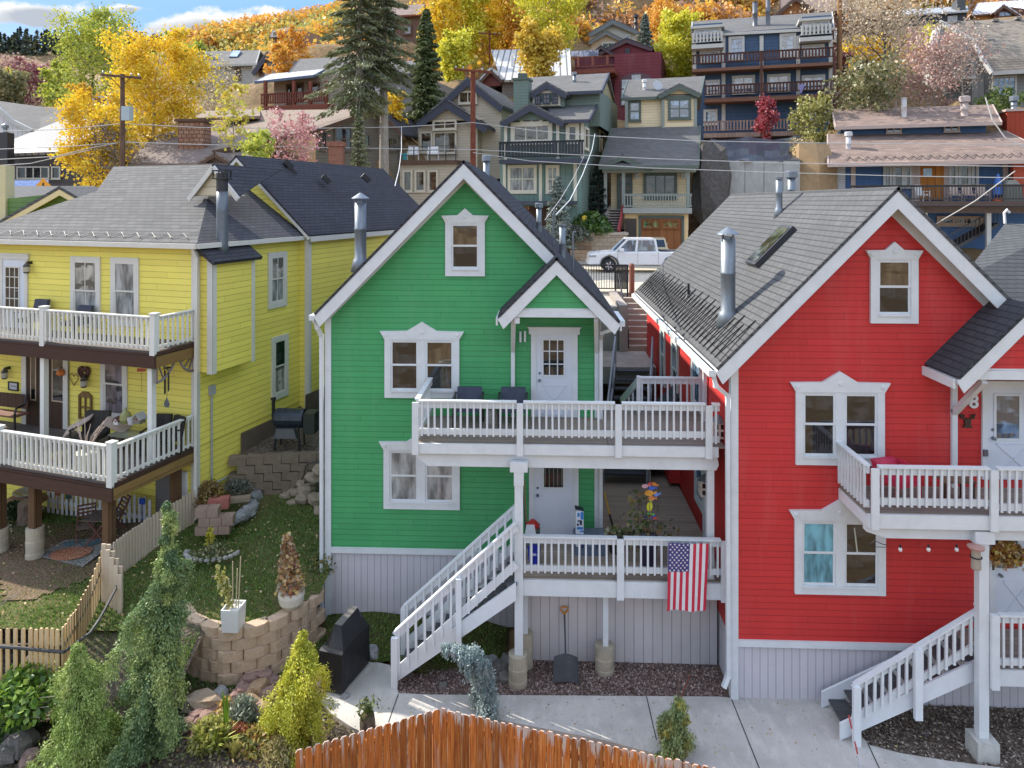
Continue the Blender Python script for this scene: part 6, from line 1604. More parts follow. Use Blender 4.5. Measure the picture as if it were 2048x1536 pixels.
for q in((1285,440,1318,456),(1325,440,1358,456)):hwin(cr_,pl.back(-.07),q,GD,M_glass((.06,.18,.07),2.0),(3,1),.06)  # panes tinted green to paint in a reflection
m=MB()
for q in((1277,434,1282,500),(1363,434,1368,500),(1277,431,1368,437)):a_=pl.rect(*q);m.pbox(pl,*a_,.02,.12)
m.parts('garage_trim',T_DGRN,cr_)
a_=pl.rect(1250,437,1273,500);MB().pbox(pl,*a_,.02,.06).build('side_door',M_plain((.05,.035,.03),.4),cr_)
for px in(1274,1367):
 q=pl.back(1.75).px(px,356,.2);box_lantern(cr_,(q.x,q.y,q.z),.22,.45)
hflue(cr_,pl.back(5.2),1289,165,188,.13,M_plain((.6,.6,.6),.4),-1.2)
q=pl.back(6.4).px(1314,172);m=MB();m.lathe(q,[(.02,-.05),(.25,0),(.38,.1),(.40,.13)],14,(.3,-1,.3));m.bar(q,q+Vector((0,.1,-.6)),.05,.05);m.build('satellite_dish',M_plain((.45,.46,.48),.5),cr_)
STN=M_stone((.42,.33,.24),(.50,.41,.31),(.36,.28,.20),.5,.28)
sw=thing('stone_block_wall','pale dressed stone wall with capstone at the foot of the cream house stairs','wall',W(1218,500,44.5))
pw_=BP(1218,44.7,0);a_=pw_.rect(1181,470,1254,505);MB().pbox(pw_,a_[0],a_[1],a_[2]-.5,a_[3],-1.2,0).build('stone_face',STN,sw);MB().pbox(pw_,a_[0]-.08,a_[1]+.08,a_[3],a_[3]+.16,-1.3,.08).build('capstone',M_concrete((.50,.42,.33),1.0),sw)
ss=thing('rail_stairs','steep stairs with dark treads and a red handrail beside the cream house','stairs',W(1226,466,45.5))
for i in range(9):
 f=i/9;q=W(1222+12*f,463-48*f,45.5+1.6*f);MB().box(q.x-.45,q.x+.45,q.y,q.y+.3,q.z,q.z+.06).build('tread',M_plain((.30,.27,.23),.8),ss)
 MB().box(q.x-.45,q.x+.45,q.y+.12,q.y+.16,q.z-.2,q.z).build('riser',M_plain((.06,.03,.025),.8),ss)
m=MB();m.bar(W(1237,466,45.2),W(1246,415,47),.12,.5);m.build('red_side_rail',M_plain((.30,.045,.045),.6),ss)
m=MB();m.hexa([W(1191,468,45.3),W(1213,468,45.3),W(1222,418,47.2),W(1208,432,47.0)],[q+Vector((0,.4,.25))for q in(W(1191,468,45.3),W(1213,468,45.3),W(1222,418,47.2),W(1208,432,47.0))]);m.build('sloped_side_wall',M_concrete((.42,.36,.30),1.0),ss)
rs2=thing('stacked_stone_wall','rough stacked rust and tan stone wall behind the street railing','wall',W(1150,515,44))
for i,(x0_,x1_,y0_,y1_,yy)in enumerate(((1140,1182,500,520,43.9),(1142,1182,476,500,44.6))):
 pw_=BP(1160,yy,0);a_=pw_.rect(x0_,y0_,x1_,y1_);MB().pbox(pw_,a_[0],a_[1],a_[2]-.4,a_[3],-.8,0).build('stone_tier',M_stone((.40,.24,.14),(.46,.36,.26),(.30,.22,.16),.7,.22),rs2)
# ---- beige house left of the craftsman house
pl=BP(880,47);bg_=hthing('beige_house','beige house with steep dark trimmed twin gables and a flat roof terrace','house',pl,880,410)
BGE=M_siding((.50,.43,.33),.2,.15);BT=M_paint((.20,.18,.15),.5)
hbody(bg_,pl,800,912,328,410,5,BGE,'lower_wall');hbody(bg_,pl.back(3),836,955,248,330,8,BGE,'main_wall',1);hbody(bg_,pl.back(4),920,1003,212,330,8,BGE,'rear_wall',1)
hgable(bg_,pl.back(4),(850,228),(1007,213),(935,152),9,SH_BG,T_NAVY,BGE,.4,.45,wall_to=250)
hgable(bg_,pl.back(2.8),(832,249),(976,246),(893,199),4,SH_DARK,T_NAVY,BGE,.4,.42)
for q,b_,n_ in(((917,182,955,208),(2,1),3.95),((866,240,914,260),(2,1),2.75),((840,263,866,306),(1,1),2.95),((867,263,914,308),(2,1),2.95)):hwin(bg_,pl.back(n_),q,T_CREAM if n_!=2.95 else T_CREAM,G_WARM,b_,.14)
hslab(bg_,pl,794,913,321,329,-3,.25,T_BRN,'terrace_floor');m=MB()
b_=pl.back(-.2)
for px in(796,828,860,892,912):u,z=b_.uz(px,321);m.pbox(b_,u-.03,u+.03,z,b_.uz(px,293)[1],0,.05)
for py in(294,302,311):u0,z=b_.uz(796,py);u1,_=b_.uz(912,py);m.pbox(b_,u0,u1,z-.02,z+.02,.0,.04)
m.build('wire_railing',DARKMET,bg_)
for q in((806,340,826,384),(830,340,852,384),(856,340,877,384)):hwin(bg_,pl.back(-.01),q,T_CREAM,G_WARM,(1,1),.14)
WCH=M_plain((.70,.70,.70),.5)
for i,px in enumerate((826,866)):
 q=pl.back(.7).px(px,320);chair('terrace_chair',('white plastic chair on the beige terrace next to the teal pot','white plastic lounge chair on the beige terrace in front of the glazed doors')[i],'chair',q,.1,WCH,WCH,.75,1.0)
q=pl.back(.4).px(810,320);tag(MB().lathe(q,[(.16,0),(.2,.45),(.18,.46)],12).build('teal_pot',M_plain((.03,.32,.36),.4)),'bright teal pot at the left corner of the beige terrace','pot')
# ---- tan roofed house and the stone chimney house, left centre
tn=thing('tan_roof_house','olive grey house with a broad tan shingle roof behind the twin spruce trunks','house',W(700,345,46));ctrl(700,350,45.5)
A_,B_,C_,D_=W(425,305,44),W(622,264,46),W(753,218,49),W(468,221,57)
m=MB();m.slab([A_,B_,C_,D_],.2);m.build('roof',SH_TAN,tn)
E_=W(806,268,48.5);F_=E_+Vector((3,9,0));m=MB();m.slab([C_,E_,F_,C_+Vector((3,9,0))],.2);m.build('right_roof',SH_DARK,tn)
OL=M_siding((.17,.15,.115),.22,.15)
B2,C2,E2=B_+Vector((.2,.35,-.15)),C_+Vector((0,.35,-.15)),E_+Vector((-.2,.35,-.15))
m=MB();zb=10.0;m.face([Vector((B2.x,B2.y,zb)),Vector((C2.x,C2.y,zb)),C2,B2]);m.face([Vector((C2.x,C2.y,zb)),Vector((E2.x,E2.y,zb)),E2,C2]);m.build('wall',OL,tn)
m=MB();m.bar(B_-Vector((0,.05,.1)),C_-Vector((0,.05,.1)),.12,.3);m.bar(C_-Vector((0,.05,.1)),E_-Vector((0,.05,.1)),.12,.3);m.bar(A_,B_,.12,.25);m.build('rake_trim',T_BRN,tn)
pt=Pl((B2.x,B2.y),math.atan2(C2.y-B2.y,C2.x-B2.x))
for q,b_ in(((640,262,654,302),(1,1)),((668,254,704,302),(1,2)),((728,268,740,300),(1,1))):hwin(tn,pt,q,M_paint((.12,.10,.08),.5),G_DARK,b_,.12,.02)
pt2=Pl((C2.x,C2.y),math.atan2(E2.y-C2.y,E2.x-C2.x));hwin(tn,pt2,(776,274,798,302),M_paint((.12,.10,.08),.5),G_DARK,(2,1),.14,.02)
bc=thing('brick_chimney','square red brick chimney rising just behind the dark yellow house roof','chimney',W(670,335,40))
BRK=M_stone((.26,.09,.06),(.34,.14,.09),(.3,.2,.16),.24,.08,.008)
p=W(670,330,40);z1=W(670,292,40).z;MB().box(p.x-.38,p.x+.38,p.y,p.y+.7,p.z-4,z1).build('shaft',BRK,bc);MB().box(p.x-.48,p.x+.48,p.y-.1,p.y+.8,z1,z1+.26).build('corbelled_top',BRK,bc)
bn_=thing('brown_roof_house','low brown roofed house with a broad rubble stone chimney','house',W(360,335,43));ctrl(340,345,43)
A_,B_,C_,D_=W(255,327,42),W(520,327,42),W(500,262,50),W(315,262,50)
m=MB();m.slab([A_,B_,C_,D_],.2);m.build('roof',M_shingle((.30,.24,.21),(.23,.185,.165),.22,.45),bn_)
m=MB();m.box(A_.x+.4,B_.x-.4,42.4,50,9,A_.z-.1);m.build('wall',M_siding((.16,.10,.075),.22),bn_)
p=W(381,290,45.2);z1=W(381,243,45.2).z;c_=MB().box(p.x-.85,p.x+.85,p.y,p.y+1.1,p.z-1.5,z1).build('chimney',M_stone((.34,.17,.10),(.44,.28,.19),(.22,.12,.09),.35,.26,.03),bn_)
MB().box(p.x-1.0,p.x+1.0,p.y-.15,p.y+1.25,z1,z1+.16).build('chimney_cap',T_BRN,c_)
A_,B_,C_,D_=W(385,236,51),W(520,232,51),W(520,218,56),W(410,222,56);m=MB();m.slab([A_,B_,C_,D_],.2);m.build('rear_roof',SH_TAN,bn_)
pg=BP(430,42.3,0);hgable(bn_,pg,(394,326),(464,322),(429,303),3,M_shingle((.30,.24,.21),(.23,.185,.165),.22,.45),T_BRN,M_siding((.22,.15,.10),.22),.3,.2,wall_to=345)
# ---- houses further up, left part
pl=BP(470,76);gh=hthing('grey_gabled_house','pale grey house with grey roof and dark gable trim up the hill on the left','house',pl,490,172)
hbody(gh,pl,420,512,129,175,9,M_siding((.42,.40,.37),.25));hbody(gh,pl.back(-1),505,552,130,175,8,M_siding((.48,.45,.40),.25),'gable_wing')
hslope(gh,pl,(404,131),(512,127),(412,103),(520,100),5,SH_BG,T_GREY,.5);hgable(gh,pl.back(-1),(503,131),(562,146),(534,102),9,SH_BG,T_NAVY,M_siding((.48,.45,.40),.25),.6,.5)
hwin(gh,pl.back(-1.05),(519,127,528,152),T_BRN,G_DARK,(1,1),.2);hwin(gh,pl.back(-.05),(470,136,482,160),T_BRN,G_DARK,(1,1),.2)
sk_=MB();q=[pl.px(458,119,-2),pl.px(474,119,-2),pl.px(482,107,-4),pl.px(466,107,-4)];sk_.slab([v+Vector((0,0,.35))for v in q],.3);sk_.build('skylight',G_SKY,gh)
pl=BP(590,62);rdk=hthing('red_deck_house','tan house with a reddish timber deck and blue edged porch roof','house',pl,590,235)
hbody(rdk,pl,548,700,150,235,8,M_siding((.36,.29,.23),.25));hslope(rdk,pl.back(-1.5),(510,163),(628,150),(540,148),(650,138),3,M_seam((.42,.42,.44),.5),M_paint((.08,.11,.17),.5),.4,back=False,name='porch_roof')
hslope(rdk,pl.back(1),(575,150),(700,140),(600,118),(720,112),4.5,SH_BG,T_NAVY,.4)
hslab(rdk,pl,520,655,210,222,-.2,2.2,T_RED);hrail(rdk,pl,522,655,188,210,2.1,T_RED,.22,.1)
for px in(587,620,652,530):b_=pl.back(-2.1);u,z=b_.uz(px,225);MB().pbox(b_,u-.12,u+.12,z,b_.uz(px,162)[1],-.2,.05).build('porch_post',T_RED,rdk)
for q in((573,168,590,210),(592,166,607,200),(617,166,640,190)):hwin(rdk,pl.back(-.05),q,T_BRN,G_DARK,(1,1),.15)
pl=BP(572,108);cb_=hthing('hilltop_cabin','weathered timber cabin with blue windows high among orange trees on the left ridge','house',pl,575,108)
hbody(cb_,pl,546,608,62,105,8,M_vboard((.28,.20,.15),.4));hslope(cb_,pl,(540,75),(585,70),(545,60),(580,54),4,SH_BG,T_BRN,.8);hwin(cb_,pl.back(-.05),(553,74,564,96),T_BRN,G_SKY,(1,1),.2);hwin(cb_,pl.back(-.05),(598,62,607,94),T_BRN,G_SKY,(1,2),.2)
pl=BP(790,88);bh_=hthing('brown_hill_house','dark timber house half hidden behind the tall spruces','house',pl,800,85)
hbody(bh_,pl,760,840,30,85,8,M_vboard((.14,.08,.055),.4));hslope(bh_,pl,(752,34),(845,28),(765,14),(850,8),4,SH_BRN,T_RED,.5);hwin(bh_,pl.back(-.05),(772,52,790,72),T_BRN,G_SKY,(1,1),.2);hwin(bh_,pl.back(-.05),(806,50,824,70),T_BRN,G_SKY,(1,1),.2)
pl=BP(770,56);wh_=hthing('shaded_grey_house','grey house with large dark windows in the shade behind the spruce trunks','house',pl,775,232)
hbody(wh_,pl,712,835,150,240,8,M_siding((.24,.23,.22),.25));hslope(wh_,pl,(705,153),(840,146),(715,128),(850,120),4,SH_BG,T_NAVY,.4);hwin(wh_,pl.back(-.05),(768,176,802,210),T_GREY,G_DARK,(3,1),.2);hwin(wh_,pl.back(-.05),(738,178,760,212),T_GREY,G_DARK,(1,1),.2)
lg=thing('shingle_roof_house','white board sided house under a large dark grey shingle roof at the far left','house',W(40,330,50));ctrl(30,345,49)
m=MB();m.slab([W(-60,292,50),W(126,296,50),W(124,219,60),W(-60,194,60)],.2);m.build('roof',SH_BG,lg)
pq=BP(20,49.2,0);m=MB();m.ppoly(pq,[pq.uz(*q)for q in((-30,345),(64,345),(62,262),(26,244),(2,224),(-30,200))],-.3,0);m.build('wall',M_vboard((.52,.52,.54),.35),lg)
m=MB()
for a,b in(((-30,198),(2,222)),((2,222),(26,243)),((26,243),(64,262))):m.bar(pq.px(*a,.1),pq.px(*b,.1),.3,.28)
m.build('rake_trim',T_GREY,lg);hwin(lg,pq,(8,260,17,280),T_GREY,G_DARK,(1,1),.15)
ms=thing('metal_roof_house','dark house with a pale standing seam metal roof at the far left','house',W(60,365,44));ctrl(60,380,43.5)
m=MB();m.slab([W(12,307,44),W(124,303,44),W(242,238,53),W(128,238,53),W(12,284,46)],.18);m.build('roof',M_seam((.15,.152,.156),.45),ms)
m=MB();a,b=W(4,307,44.6),W(205,307,44.6);m.box(a.x,b.x,44.6,53,8.5,a.z-.1);m.build('wall',M_siding((.055,.05,.055),.3),ms)
pm_=BP(60,44.55,0)
hwin(ms,pm_,(35,333,100,358),T_GREY,G_DARK,(4,1),.08);hwin(ms,pm_,(104,333,122,358),T_GREY,G_DARK,(1,1),.08)
ds_=thing('dark_box_chimney','dark metal clad chimney at the far left edge above the metal roof','chimney',W(5,300,43));p=W(6,300,43);MB().box(p.x-.3,p.x+.28,43,43.6,9,W(5,265,43).z).build('shaft',DARKMET,ds_);MB().lathe((p.x-.1,43.3,W(5,265,43).z),[(.12,0),(.12,.3),(.2,.32),(.2,.5),(.05,.6)],10).build('flue_cap',GALV,ds_)
vb=thing('metal_clad_box','light corrugated metal rooftop box right of the dark shingle roof','rooftop unit',W(140,235,54));p,q=W(124,236,54),W(156,213,54);MB().box(p.x,q.x,54,56,p.z-2,q.z).build('cladding',M_vboard((.46,.50,.54),.25),vb);MB().box(p.x-.05,q.x+.05,53.95,56.05,q.z,q.z+.06).build('top_edge',T_GREY,vb)
vb2=thing('clerestory_box','small grey rooftop box with a dark opening behind the yellow leaves','rooftop unit',W(195,205,58));p,q=W(178,222,58),W(214,192,58);MB().box(p.x,q.x,58,60,p.z-2,q.z).build('cladding',M_paint((.42,.46,.48),.5),vb2);MB().box(p.x+.5,q.x-.1,57.95,58.0,p.z-1.5,q.z-.15).build('opening',M_plain((.10,.08,.08),.6),vb2)
ng=thing('green_gable_house','olive green house with cream gable trim peeking over the yellow house roof','house',W(80,470,27));pn_=BP(110,27)
GNW=M_siding((.12,.22,.06),.2)
hgable(ng,pn_,(-60,474),(176,405),(118,372),9,SH_GREY,M_paint((.62,.52,.28),.5),GNW,.3,.2,wall_to=700)
m=MB();m.slab([W(-50,400,28.6),W(200,398,28.6),W(190,372,31.5),W(-50,372,31.5)],.15);m.build('rear_roof',SH_GREY,ng)
p=W(5,372,27.5);MB().box(p.x-.25,p.x+.12,27.5,28,6,W(5,330,27.5).z).build('corner_chimney',M_paint((.55,.50,.30),.5),ng)
bt_=thing('blue_awning','bright blue fabric awning over the yard at the far left','awning',W(50,372,36));m=MB();m.slab([W(8,376,35.5),W(97,374,35.5),W(97,360,37),(W(10,361,37))],.04);m.build('fabric',M_plain((.015,.075,.24),.9),bt_)
for px in(12,94):q=W(px,370,36);MB().tube([q,q-Vector((0,0,3))],.03,6).build('pole',GALV,bt_)
sg_=thing('warning_sign','orange diamond road warning sign with a black mark beside the blue awning','sign',W(87,372,35));q=W(87,372,35);pp_=Pl((q.x,35.0));m=MB();s_=.42;m.ppoly(pp_,[(0,q.z-s_),(s_,q.z),(0,q.z+s_),(-s_,q.z)],0,.02);m.build('plate',M_plain((.75,.32,.02),.4),sg_)
MB().pbox(pp_,-.05,.05,q.z-.05,q.z+.16,.021,.026).build('black_mark',BLACK,sg_);MB().tube([(q.x,35.04,q.z+.2),(q.x,35.04,6)],.03,6).build('post',GALV,sg_)
# ---- upper right: red, white, metal roof, blue block
pl=BP(1270,67);rh=hthing('dark_red_house','dark red house with a big arched window and a glass railed deck','house',pl,1270,245)
DRW=M_siding((.16,.022,.032),.3,.15);hbody(rh,pl,1229,1322,106,240,9,DRW);hbody(rh,pl.back(1.5),1150,1232,112,240,7,M_siding((.12,.02,.028),.3),'left_wing')
hgable(rh,pl.back(1.5),(1196,96),(1307,102),(1253,75),7,SH_DARK,M_paint((.07,.04,.045),.5),DRW,.4,.3,wall_to=110);hgable(rh,pl.back(1.2),(1190,102),(1236,104),(1202,90),3,SH_DARK,M_paint((.07,.04,.045),.5),DRW,.3,.2)
m=MB();u0,u1,z0,z1=pl.rect(1241,146,1304,178);n=12;m.ppoly(pl,[(u0,z0),(u1,z0)]+[((u0+u1)/2+(u1-u0)/2*math.cos(math.pi*k/n),z1-.75+.75*math.sin(math.pi*k/n))for k in range(n+1)],0,.08);aw=m.build('arched_window',M_paint((.10,.05,.06),.5),rh)
for a_,b_ in((.05,.33),(.36,.65),(.68,.95)):pane(aw,pl,u0+(u1-u0)*a_,u0+(u1-u0)*b_,z0+.1,z1-(.6 if a_!=.36 else.18),.1,G_SKY)
for q in((1241,172,1252,192),(1241,198,1252,212)):hwin(rh,pl,q,M_paint((.10,.05,.06),.5),G_SKY,(1,1),.1)
hslab(rh,pl,1142,1229,137,147,-1,2.5,T_RED);hrail(rh,pl,1142,1229,115,137,2.4,M_wood((.22,.07,.04),(.30,.12,.08),True,.3,'u'),1.2,.2)
a_=pl.back(-1.2).rect(1142,101,1197,116);MB().pbox(pl.back(-1.2),*a_,0,.03).build('glass_screen',M_glass((.30,.30,.34),1.8),rh)
a_=pl.rect(1247,90,1256,104);MB().pbox(pl.back(1.4),*a_,0,.05).build('louvre_vent',DARKMET,rh)
pl=BP(1225,88);wt=hthing('grey_white_house','pale stucco house with grey trimmed gables high in the middle of the hillside','house',pl,1225,108)
hbody(wt,pl,1180,1272,62,112,9,M_paint((.46,.45,.40),.7));hgable(wt,pl,(1176,65),(1278,62),(1225,37),9,SH_BG,M_paint((.14,.16,.17),.5),M_paint((.46,.45,.40),.7),.6,.45);hgable(wt,pl.back(-1.2),(1176,83),(1246,77),(1212,60),4,SH_BG,M_paint((.14,.16,.17),.5),M_paint((.44,.36,.27),.7),.4,.35,wall_to=108)
hwin(wt,pl.back(-1.3),(1203,84,1230,98),T_GREY,G_SKY,(2,1),.2);hwin(wt,pl.back(-.1),(1250,69,1261,86),T_GREY,G_SKY,(1,1),.2);hflue(wt,pl,1272,35,58,.22,DARKMET,-4)
mr_=thing('seam_roof_house','house with a wide silver standing seam roof behind the yellow leaves','house',W(1060,165,63));ctrl(1060,172,62)
m=MB();m.slab([W(1003,160,62),W(1143,158,62),W(1140,97,72),W(982,100,72)],.2);m.build('roof',M_seam((.52,.53,.53),.62),mr_);a,b=W(1004,158,62.6),W(1140,158,62.6);MB().box(a.x,b.x,62.6,72,a.z-4,a.z-.1).build('wall',M_siding((.20,.17,.15),.3),mr_)
hgable(mr_,BP(980,62.5),(955,160),(1006,160),(981,134),8,M_seam((.52,.53,.53),.62),T_BRN,M_siding((.17,.04,.03),.3),.4,.3,wall_to=170)
p=W(1024,140,66);m=MB();m.lathe((p.x,p.y,0),[(.14,p.z-1.0),(.14,W(1024,112,66).z)],8);m.build('vent_pipe',M_plain((.7,.7,.7),.4),mr_)
pl=BP(1525,62);bl=hthing('blue_apartment_block','navy blue apartment block with three tiers of dark brown timber balconies','apartment block',pl,1525,300)
BLU=M_siding((.045,.09,.165),.3,.15);BLT=M_paint((.50,.49,.45),.5);BRD=M_wood((.075,.032,.022),(.12,.055,.04),True,.3,'u');BRD2=M_wood((.16,.075,.045),(.22,.11,.07),True,.4,'v');BRP=M_wood((.28,.20,.17),(.36,.27,.23),True,.3,'u')
hbody(bl,pl,1387,1664,60,300,9,BLU)
hslope(bl,pl,(1384,70),(1668,55),(1384,43),(1664,23),6,SH_BG,BLT,.3)
for(x0_,x1_,yt,yr0,yr1,ys)in((1383,1447,52,67,88,96),(1600,1664,37,52,73,81)):
 b_=pl.back(-1.0);hslab(bl,pl,x0_,x1_,yr1,ys,-.5,1.2,BLT,'balcony_base');hrail(bl,pl,x0_,x1_,yr0,yr1,1.1,BLT,.3,.16)
 hslab(bl,pl,x0_-2,x1_+2,yt-2,yt+3,-2.5,1.0,BLT,'dormer_roof_edge');hwin(bl,pl.back(-.6),(x0_+4,yt+5,x1_-4,yr0+10),BLT,G_SKY,(3,1),.15)
 u0,u1=pl.uz(x0_,60)[0],pl.uz(x1_,60)[0];MB().pbox(pl,u0+.1,u1-.1,pl.uz(x0_,yr1)[1],pl.uz(x0_,yt)[1],-2,.5).build('dormer_wall',BLU,bl)
for q,b_ in(((1399,101,1441,125),(1,1)),((1457,73,1489,120),(1,2)),((1559,67,1592,114),(1,2)),((1603,89,1649,112),(1,1)),((1411,160,1440,190),(2,1)),((1464,151,1510,188),(2,1)),((1534,148,1581,184),(2,1)),((1603,150,1650,180),(2,1)),((1407,219,1435,250),(2,1)),((1614,213,1645,245),(1,1))):hwin(bl,pl.back(-.05),q,BLT,G_SKY,b_,.22)
m=MB()
for px in(1389,1447,1523,1596,1661):u,_=pl.uz(px,150);m.pbox(pl,u-.16,u+.16,pl.uz(px,262)[1],pl.uz(px,72)[1],0,.12)
m.parts('wall_trim',BLT,bl)
for(x0_,x1_,a,b,c,mm,mb_)in((1384,1669,110,131,137,BRD,BRD2),(1409,1665,171,192,200,BRD,BRD2),(1407,1612,243,264,273,BRP,BRP)):
 hslab(bl,pl,x0_,x1_,b,c,-.2,1.6,mb_,'balcony_floor');hrail(bl,pl,x0_,x1_,a+.5*0,b,1.5,mm,.26,.13,'balcony_railing')
for px in(1523,1668):b_=pl.back(-1.55);u,z=b_.uz(px,275);MB().pbox(b_,u-.1,u+.1,z,b_.uz(px,105)[1],-.1,.1).build('balcony_post',BRD,bl)
hflue(bl,pl,1510,4,57,.22,M_plain((.10,.11,.13),.4),-2,'none');hflue(bl,pl,1536,-2,56,.2,M_plain((.10,.11,.13),.4),-2,'none')
q=pl.back(-1.75);m=MB();a_=[q.uz(*v)for v in((1598,169),(1610,168),(1605,182),(1602,188),(1599,180))];m.ppoly(q,a_,0,.04);tag(m.build('towel',M_plain((.24,.22,.42),.9)),'lilac towel hung over the middle balcony of the blue apartment block','towel')
rw2=thing('tall_concrete_wall','tall grey concrete retaining wall under the blue apartment block','wall',W(1520,400,48));pw_=BP(1520,48,-.1)
a_=pw_.rect(1446,322,1600,420);MB().pbox(pw_,a_[0],a_[1],a_[2]-2,a_[3],-.6,0).build('wall_face',M_concrete((.36,.36,.35),.6),rw2);ctrl(1520,420,46)
m=MB()
for px in(1490,1528,1566):u,_=pw_.uz(px,360);m.pbox(pw_,u-.02,u+.02,a_[2],a_[3],.001,.012)
m.parts('form_joint',M_plain((.15,.15,.15),.9),rw2)
m=MB();rr=random.Random(5);G1=[[None]*13 for _ in range(5)]
for i in range(13):
 for j in range(5):f=j/4;G1[j][i]=W(1420+(1607-1420)*i/12,276+(324-276)*f+rr.uniform(-2,2)+3*math.sin(i),53-5*f+rr.uniform(-.5,.5))
for j in range(4):
 for i in range(12):m.face([G1[j+1][i],G1[j+1][i+1],G1[j][i+1],G1[j][i]])
tag(m.build('tarpaulin',M_plain((.05,.055,.07),.35),None,True),'crumpled black plastic tarpaulin on the slope above the concrete wall','tarpaulin')
tag(MB().rock(W(1622,375,49)+Vector((0,.5,.5)),2.2,(.75,.8,1.25),4).build('rock_outcrop',M_rock((.30,.20,.11),(.42,.30,.17))),'orange tan rock face beside the tall concrete wall','rock')
tag(MB().rock(W(1424,385,48),1.9,(.7,.8,1.9),9).build('dark_rock_face',M_rock((.055,.05,.05),(.14,.13,.12))),'dark rock face between the cream house and the concrete wall','rock')
pl=BP(1592,86);b13=hthing('brown_shingle_house','brown roofed house with an orange timber gable above the blue block','house',pl,1600,60)
hbody(b13,pl,1540,1690,22,90,9,M_vboard((.13,.05,.035),.4));hgable(b13,pl.back(-1),(1544,31),(1640,26),(1592,-9),6,SH_BRN,T_BRN,M_vboard((.30,.12,.04),.4),.4,.4);hslope(b13,pl,(1560,27),(1696,20),(1560,-18),(1690,-24),6,SH_BRN,T_BRN,.4);hwin(b13,pl.back(-.1),(1668,62,1678,84),T_GREY,G_SKY,(1,1),.15)
pl=BP(1735,72);sd=hthing('brown_shed','small dark brown gabled shed standing among bushes','shed',pl,1735,158);hbody(sd,pl,1697,1768,138,165,5,M_vboard((.13,.095,.07),.4));hgable(sd,pl,(1690,147),(1774,138),(1736,118),6,SH_DARK,T_BRN,M_vboard((.13,.095,.07),.4),.3,.25);hwin(sd,pl.back(-.05),(1708,144,1722,156),T_BRN,G_DARK,(1,1),.15)
pl=BP(1965,60);gy=hthing('grey_lodge','grey house with long brown grey shingle roof and two white skylights at the right edge','house',pl,1965,210)
GRW=M_siding((.20,.205,.20),.3,.1);GRL=M_vboard((.46,.46,.44),.4)
hbody(gy,pl,1985,2120,143,215,9,GRW);hbody(gy,pl.back(2),1896,1990,80,215,8,GRW,'rear_wall');hbody(gy,pl.back(1.9),1944,1984,112,215,3,GRL,'board_wall')
m=MB();b_=pl.back(6);m.slab([pl.px(1944,80,-2),pl.px(1966,120,.2),pl.px(2130,112,.2),b_.px(2130,34),b_.px(1880,44)],.2);m.slab([pl.px(1964,118,.2),pl.px(1984,146,.9),pl.px(2130,138,.9),pl.px(2130,110,.2)],.2);m.build('roof',M_shingle((.32,.28,.23),(.26,.225,.185),.25,.45),gy)
m=MB();m.ppoly(pl.back(5.5),[pl.back(5.5).uz(*q)for q in((1870,165),(1899,165),(1899,78),(1884,46),(1870,96))],-3,0);m.build('gable_wall',GRL,gy)
m=MB();m.bar(b_.px(1880,44),pl.px(1944,80,-1.9),.2,.35);m.bar(pl.px(1944,80,-1.9),pl.px(1966,120,.3),.2,.35);m.bar(pl.px(1966,120,.3),pl.px(1984,147,.95),.2,.3);m.bar(pl.px(1984,147,.95),pl.px(2130,139,.95),.2,.3);m.build('eave_trim',T_GREY,gy)
for px,py in((1984,92),(2026,90)):q=pl.px(px,py,-3.2);MB().bar(q+Vector((-.1,.3,.3)),q+Vector((.15,-.6,-.15)),.75,.3).build('skylight',M_plain((.72,.73,.75),.4),gy)
for q,b_,n_ in(((1985,152,2033,193),(4,2),-.05),((1919,87,1938,110),(2,1),1.95),((1947,128,1957,142),(2,2),1.8)):hwin(gy,pl.back(n_),q,T_GREY,G_SKY,b_,.14)
for px,py in((1908,45),(1940,43),(1984,41),(2030,37)):q=pl.px(px,py,-5.6);MB().bar(q,q+Vector((.5,0,.02)),.4,.2).build('roof_vent',M_plain((.2,.19,.18),.6),gy)
hslab(gy,pl,1900,1952,152,158,-2,.4,T_GREY,'balcony_floor')
pl=BP(1860,98);dk_=hthing('dark_flat_house','very dark house with low grey roof near the top right','house',pl,1870,58);hbody(dk_,pl,1800,1934,30,60,9,M_plain((.035,.04,.05),.6));hslope(dk_,pl,(1785,31),(1936,22),(1795,20),(1934,12),5,M_seam((.36,.38,.40),.6),M_paint((.30,.32,.33),.5),.5);hwin(dk_,pl.back(-.05),(1895,32,1914,42),T_GREY,G_SKY,(4,2),.12)
a_=pl.rect(1917,-6,1934,24);MB().pbox(pl,*a_,-3,-.5).build('chimney',M_plain((.06,.065,.07),.6),dk_)
pl=BP(2000,96);wg=hthing('white_roof_house','orange brown house with a frosty white roof in the top right corner','house',pl,2000,45);hbody(wg,pl,1946,2100,22,48,9,M_vboard((.42,.20,.06),.4));hslope(wg,pl,(1942,30),(2110,18),(1955,6),(2110,-4),6,M_seam((.62,.63,.66),.6),T_BRN,.4);hgable(wg,pl.back(-1),(1986,32),(2076,28),(2008,7),5,M_seam((.62,.63,.66),.6),T_BRN,M_vboard((.13,.06,.04),.4),.4,.35,wall_to=44);hwin(wg,pl.back(-1.05),(1996,22,2024,34),T_BRN,G_SKY,(2,1),.15)
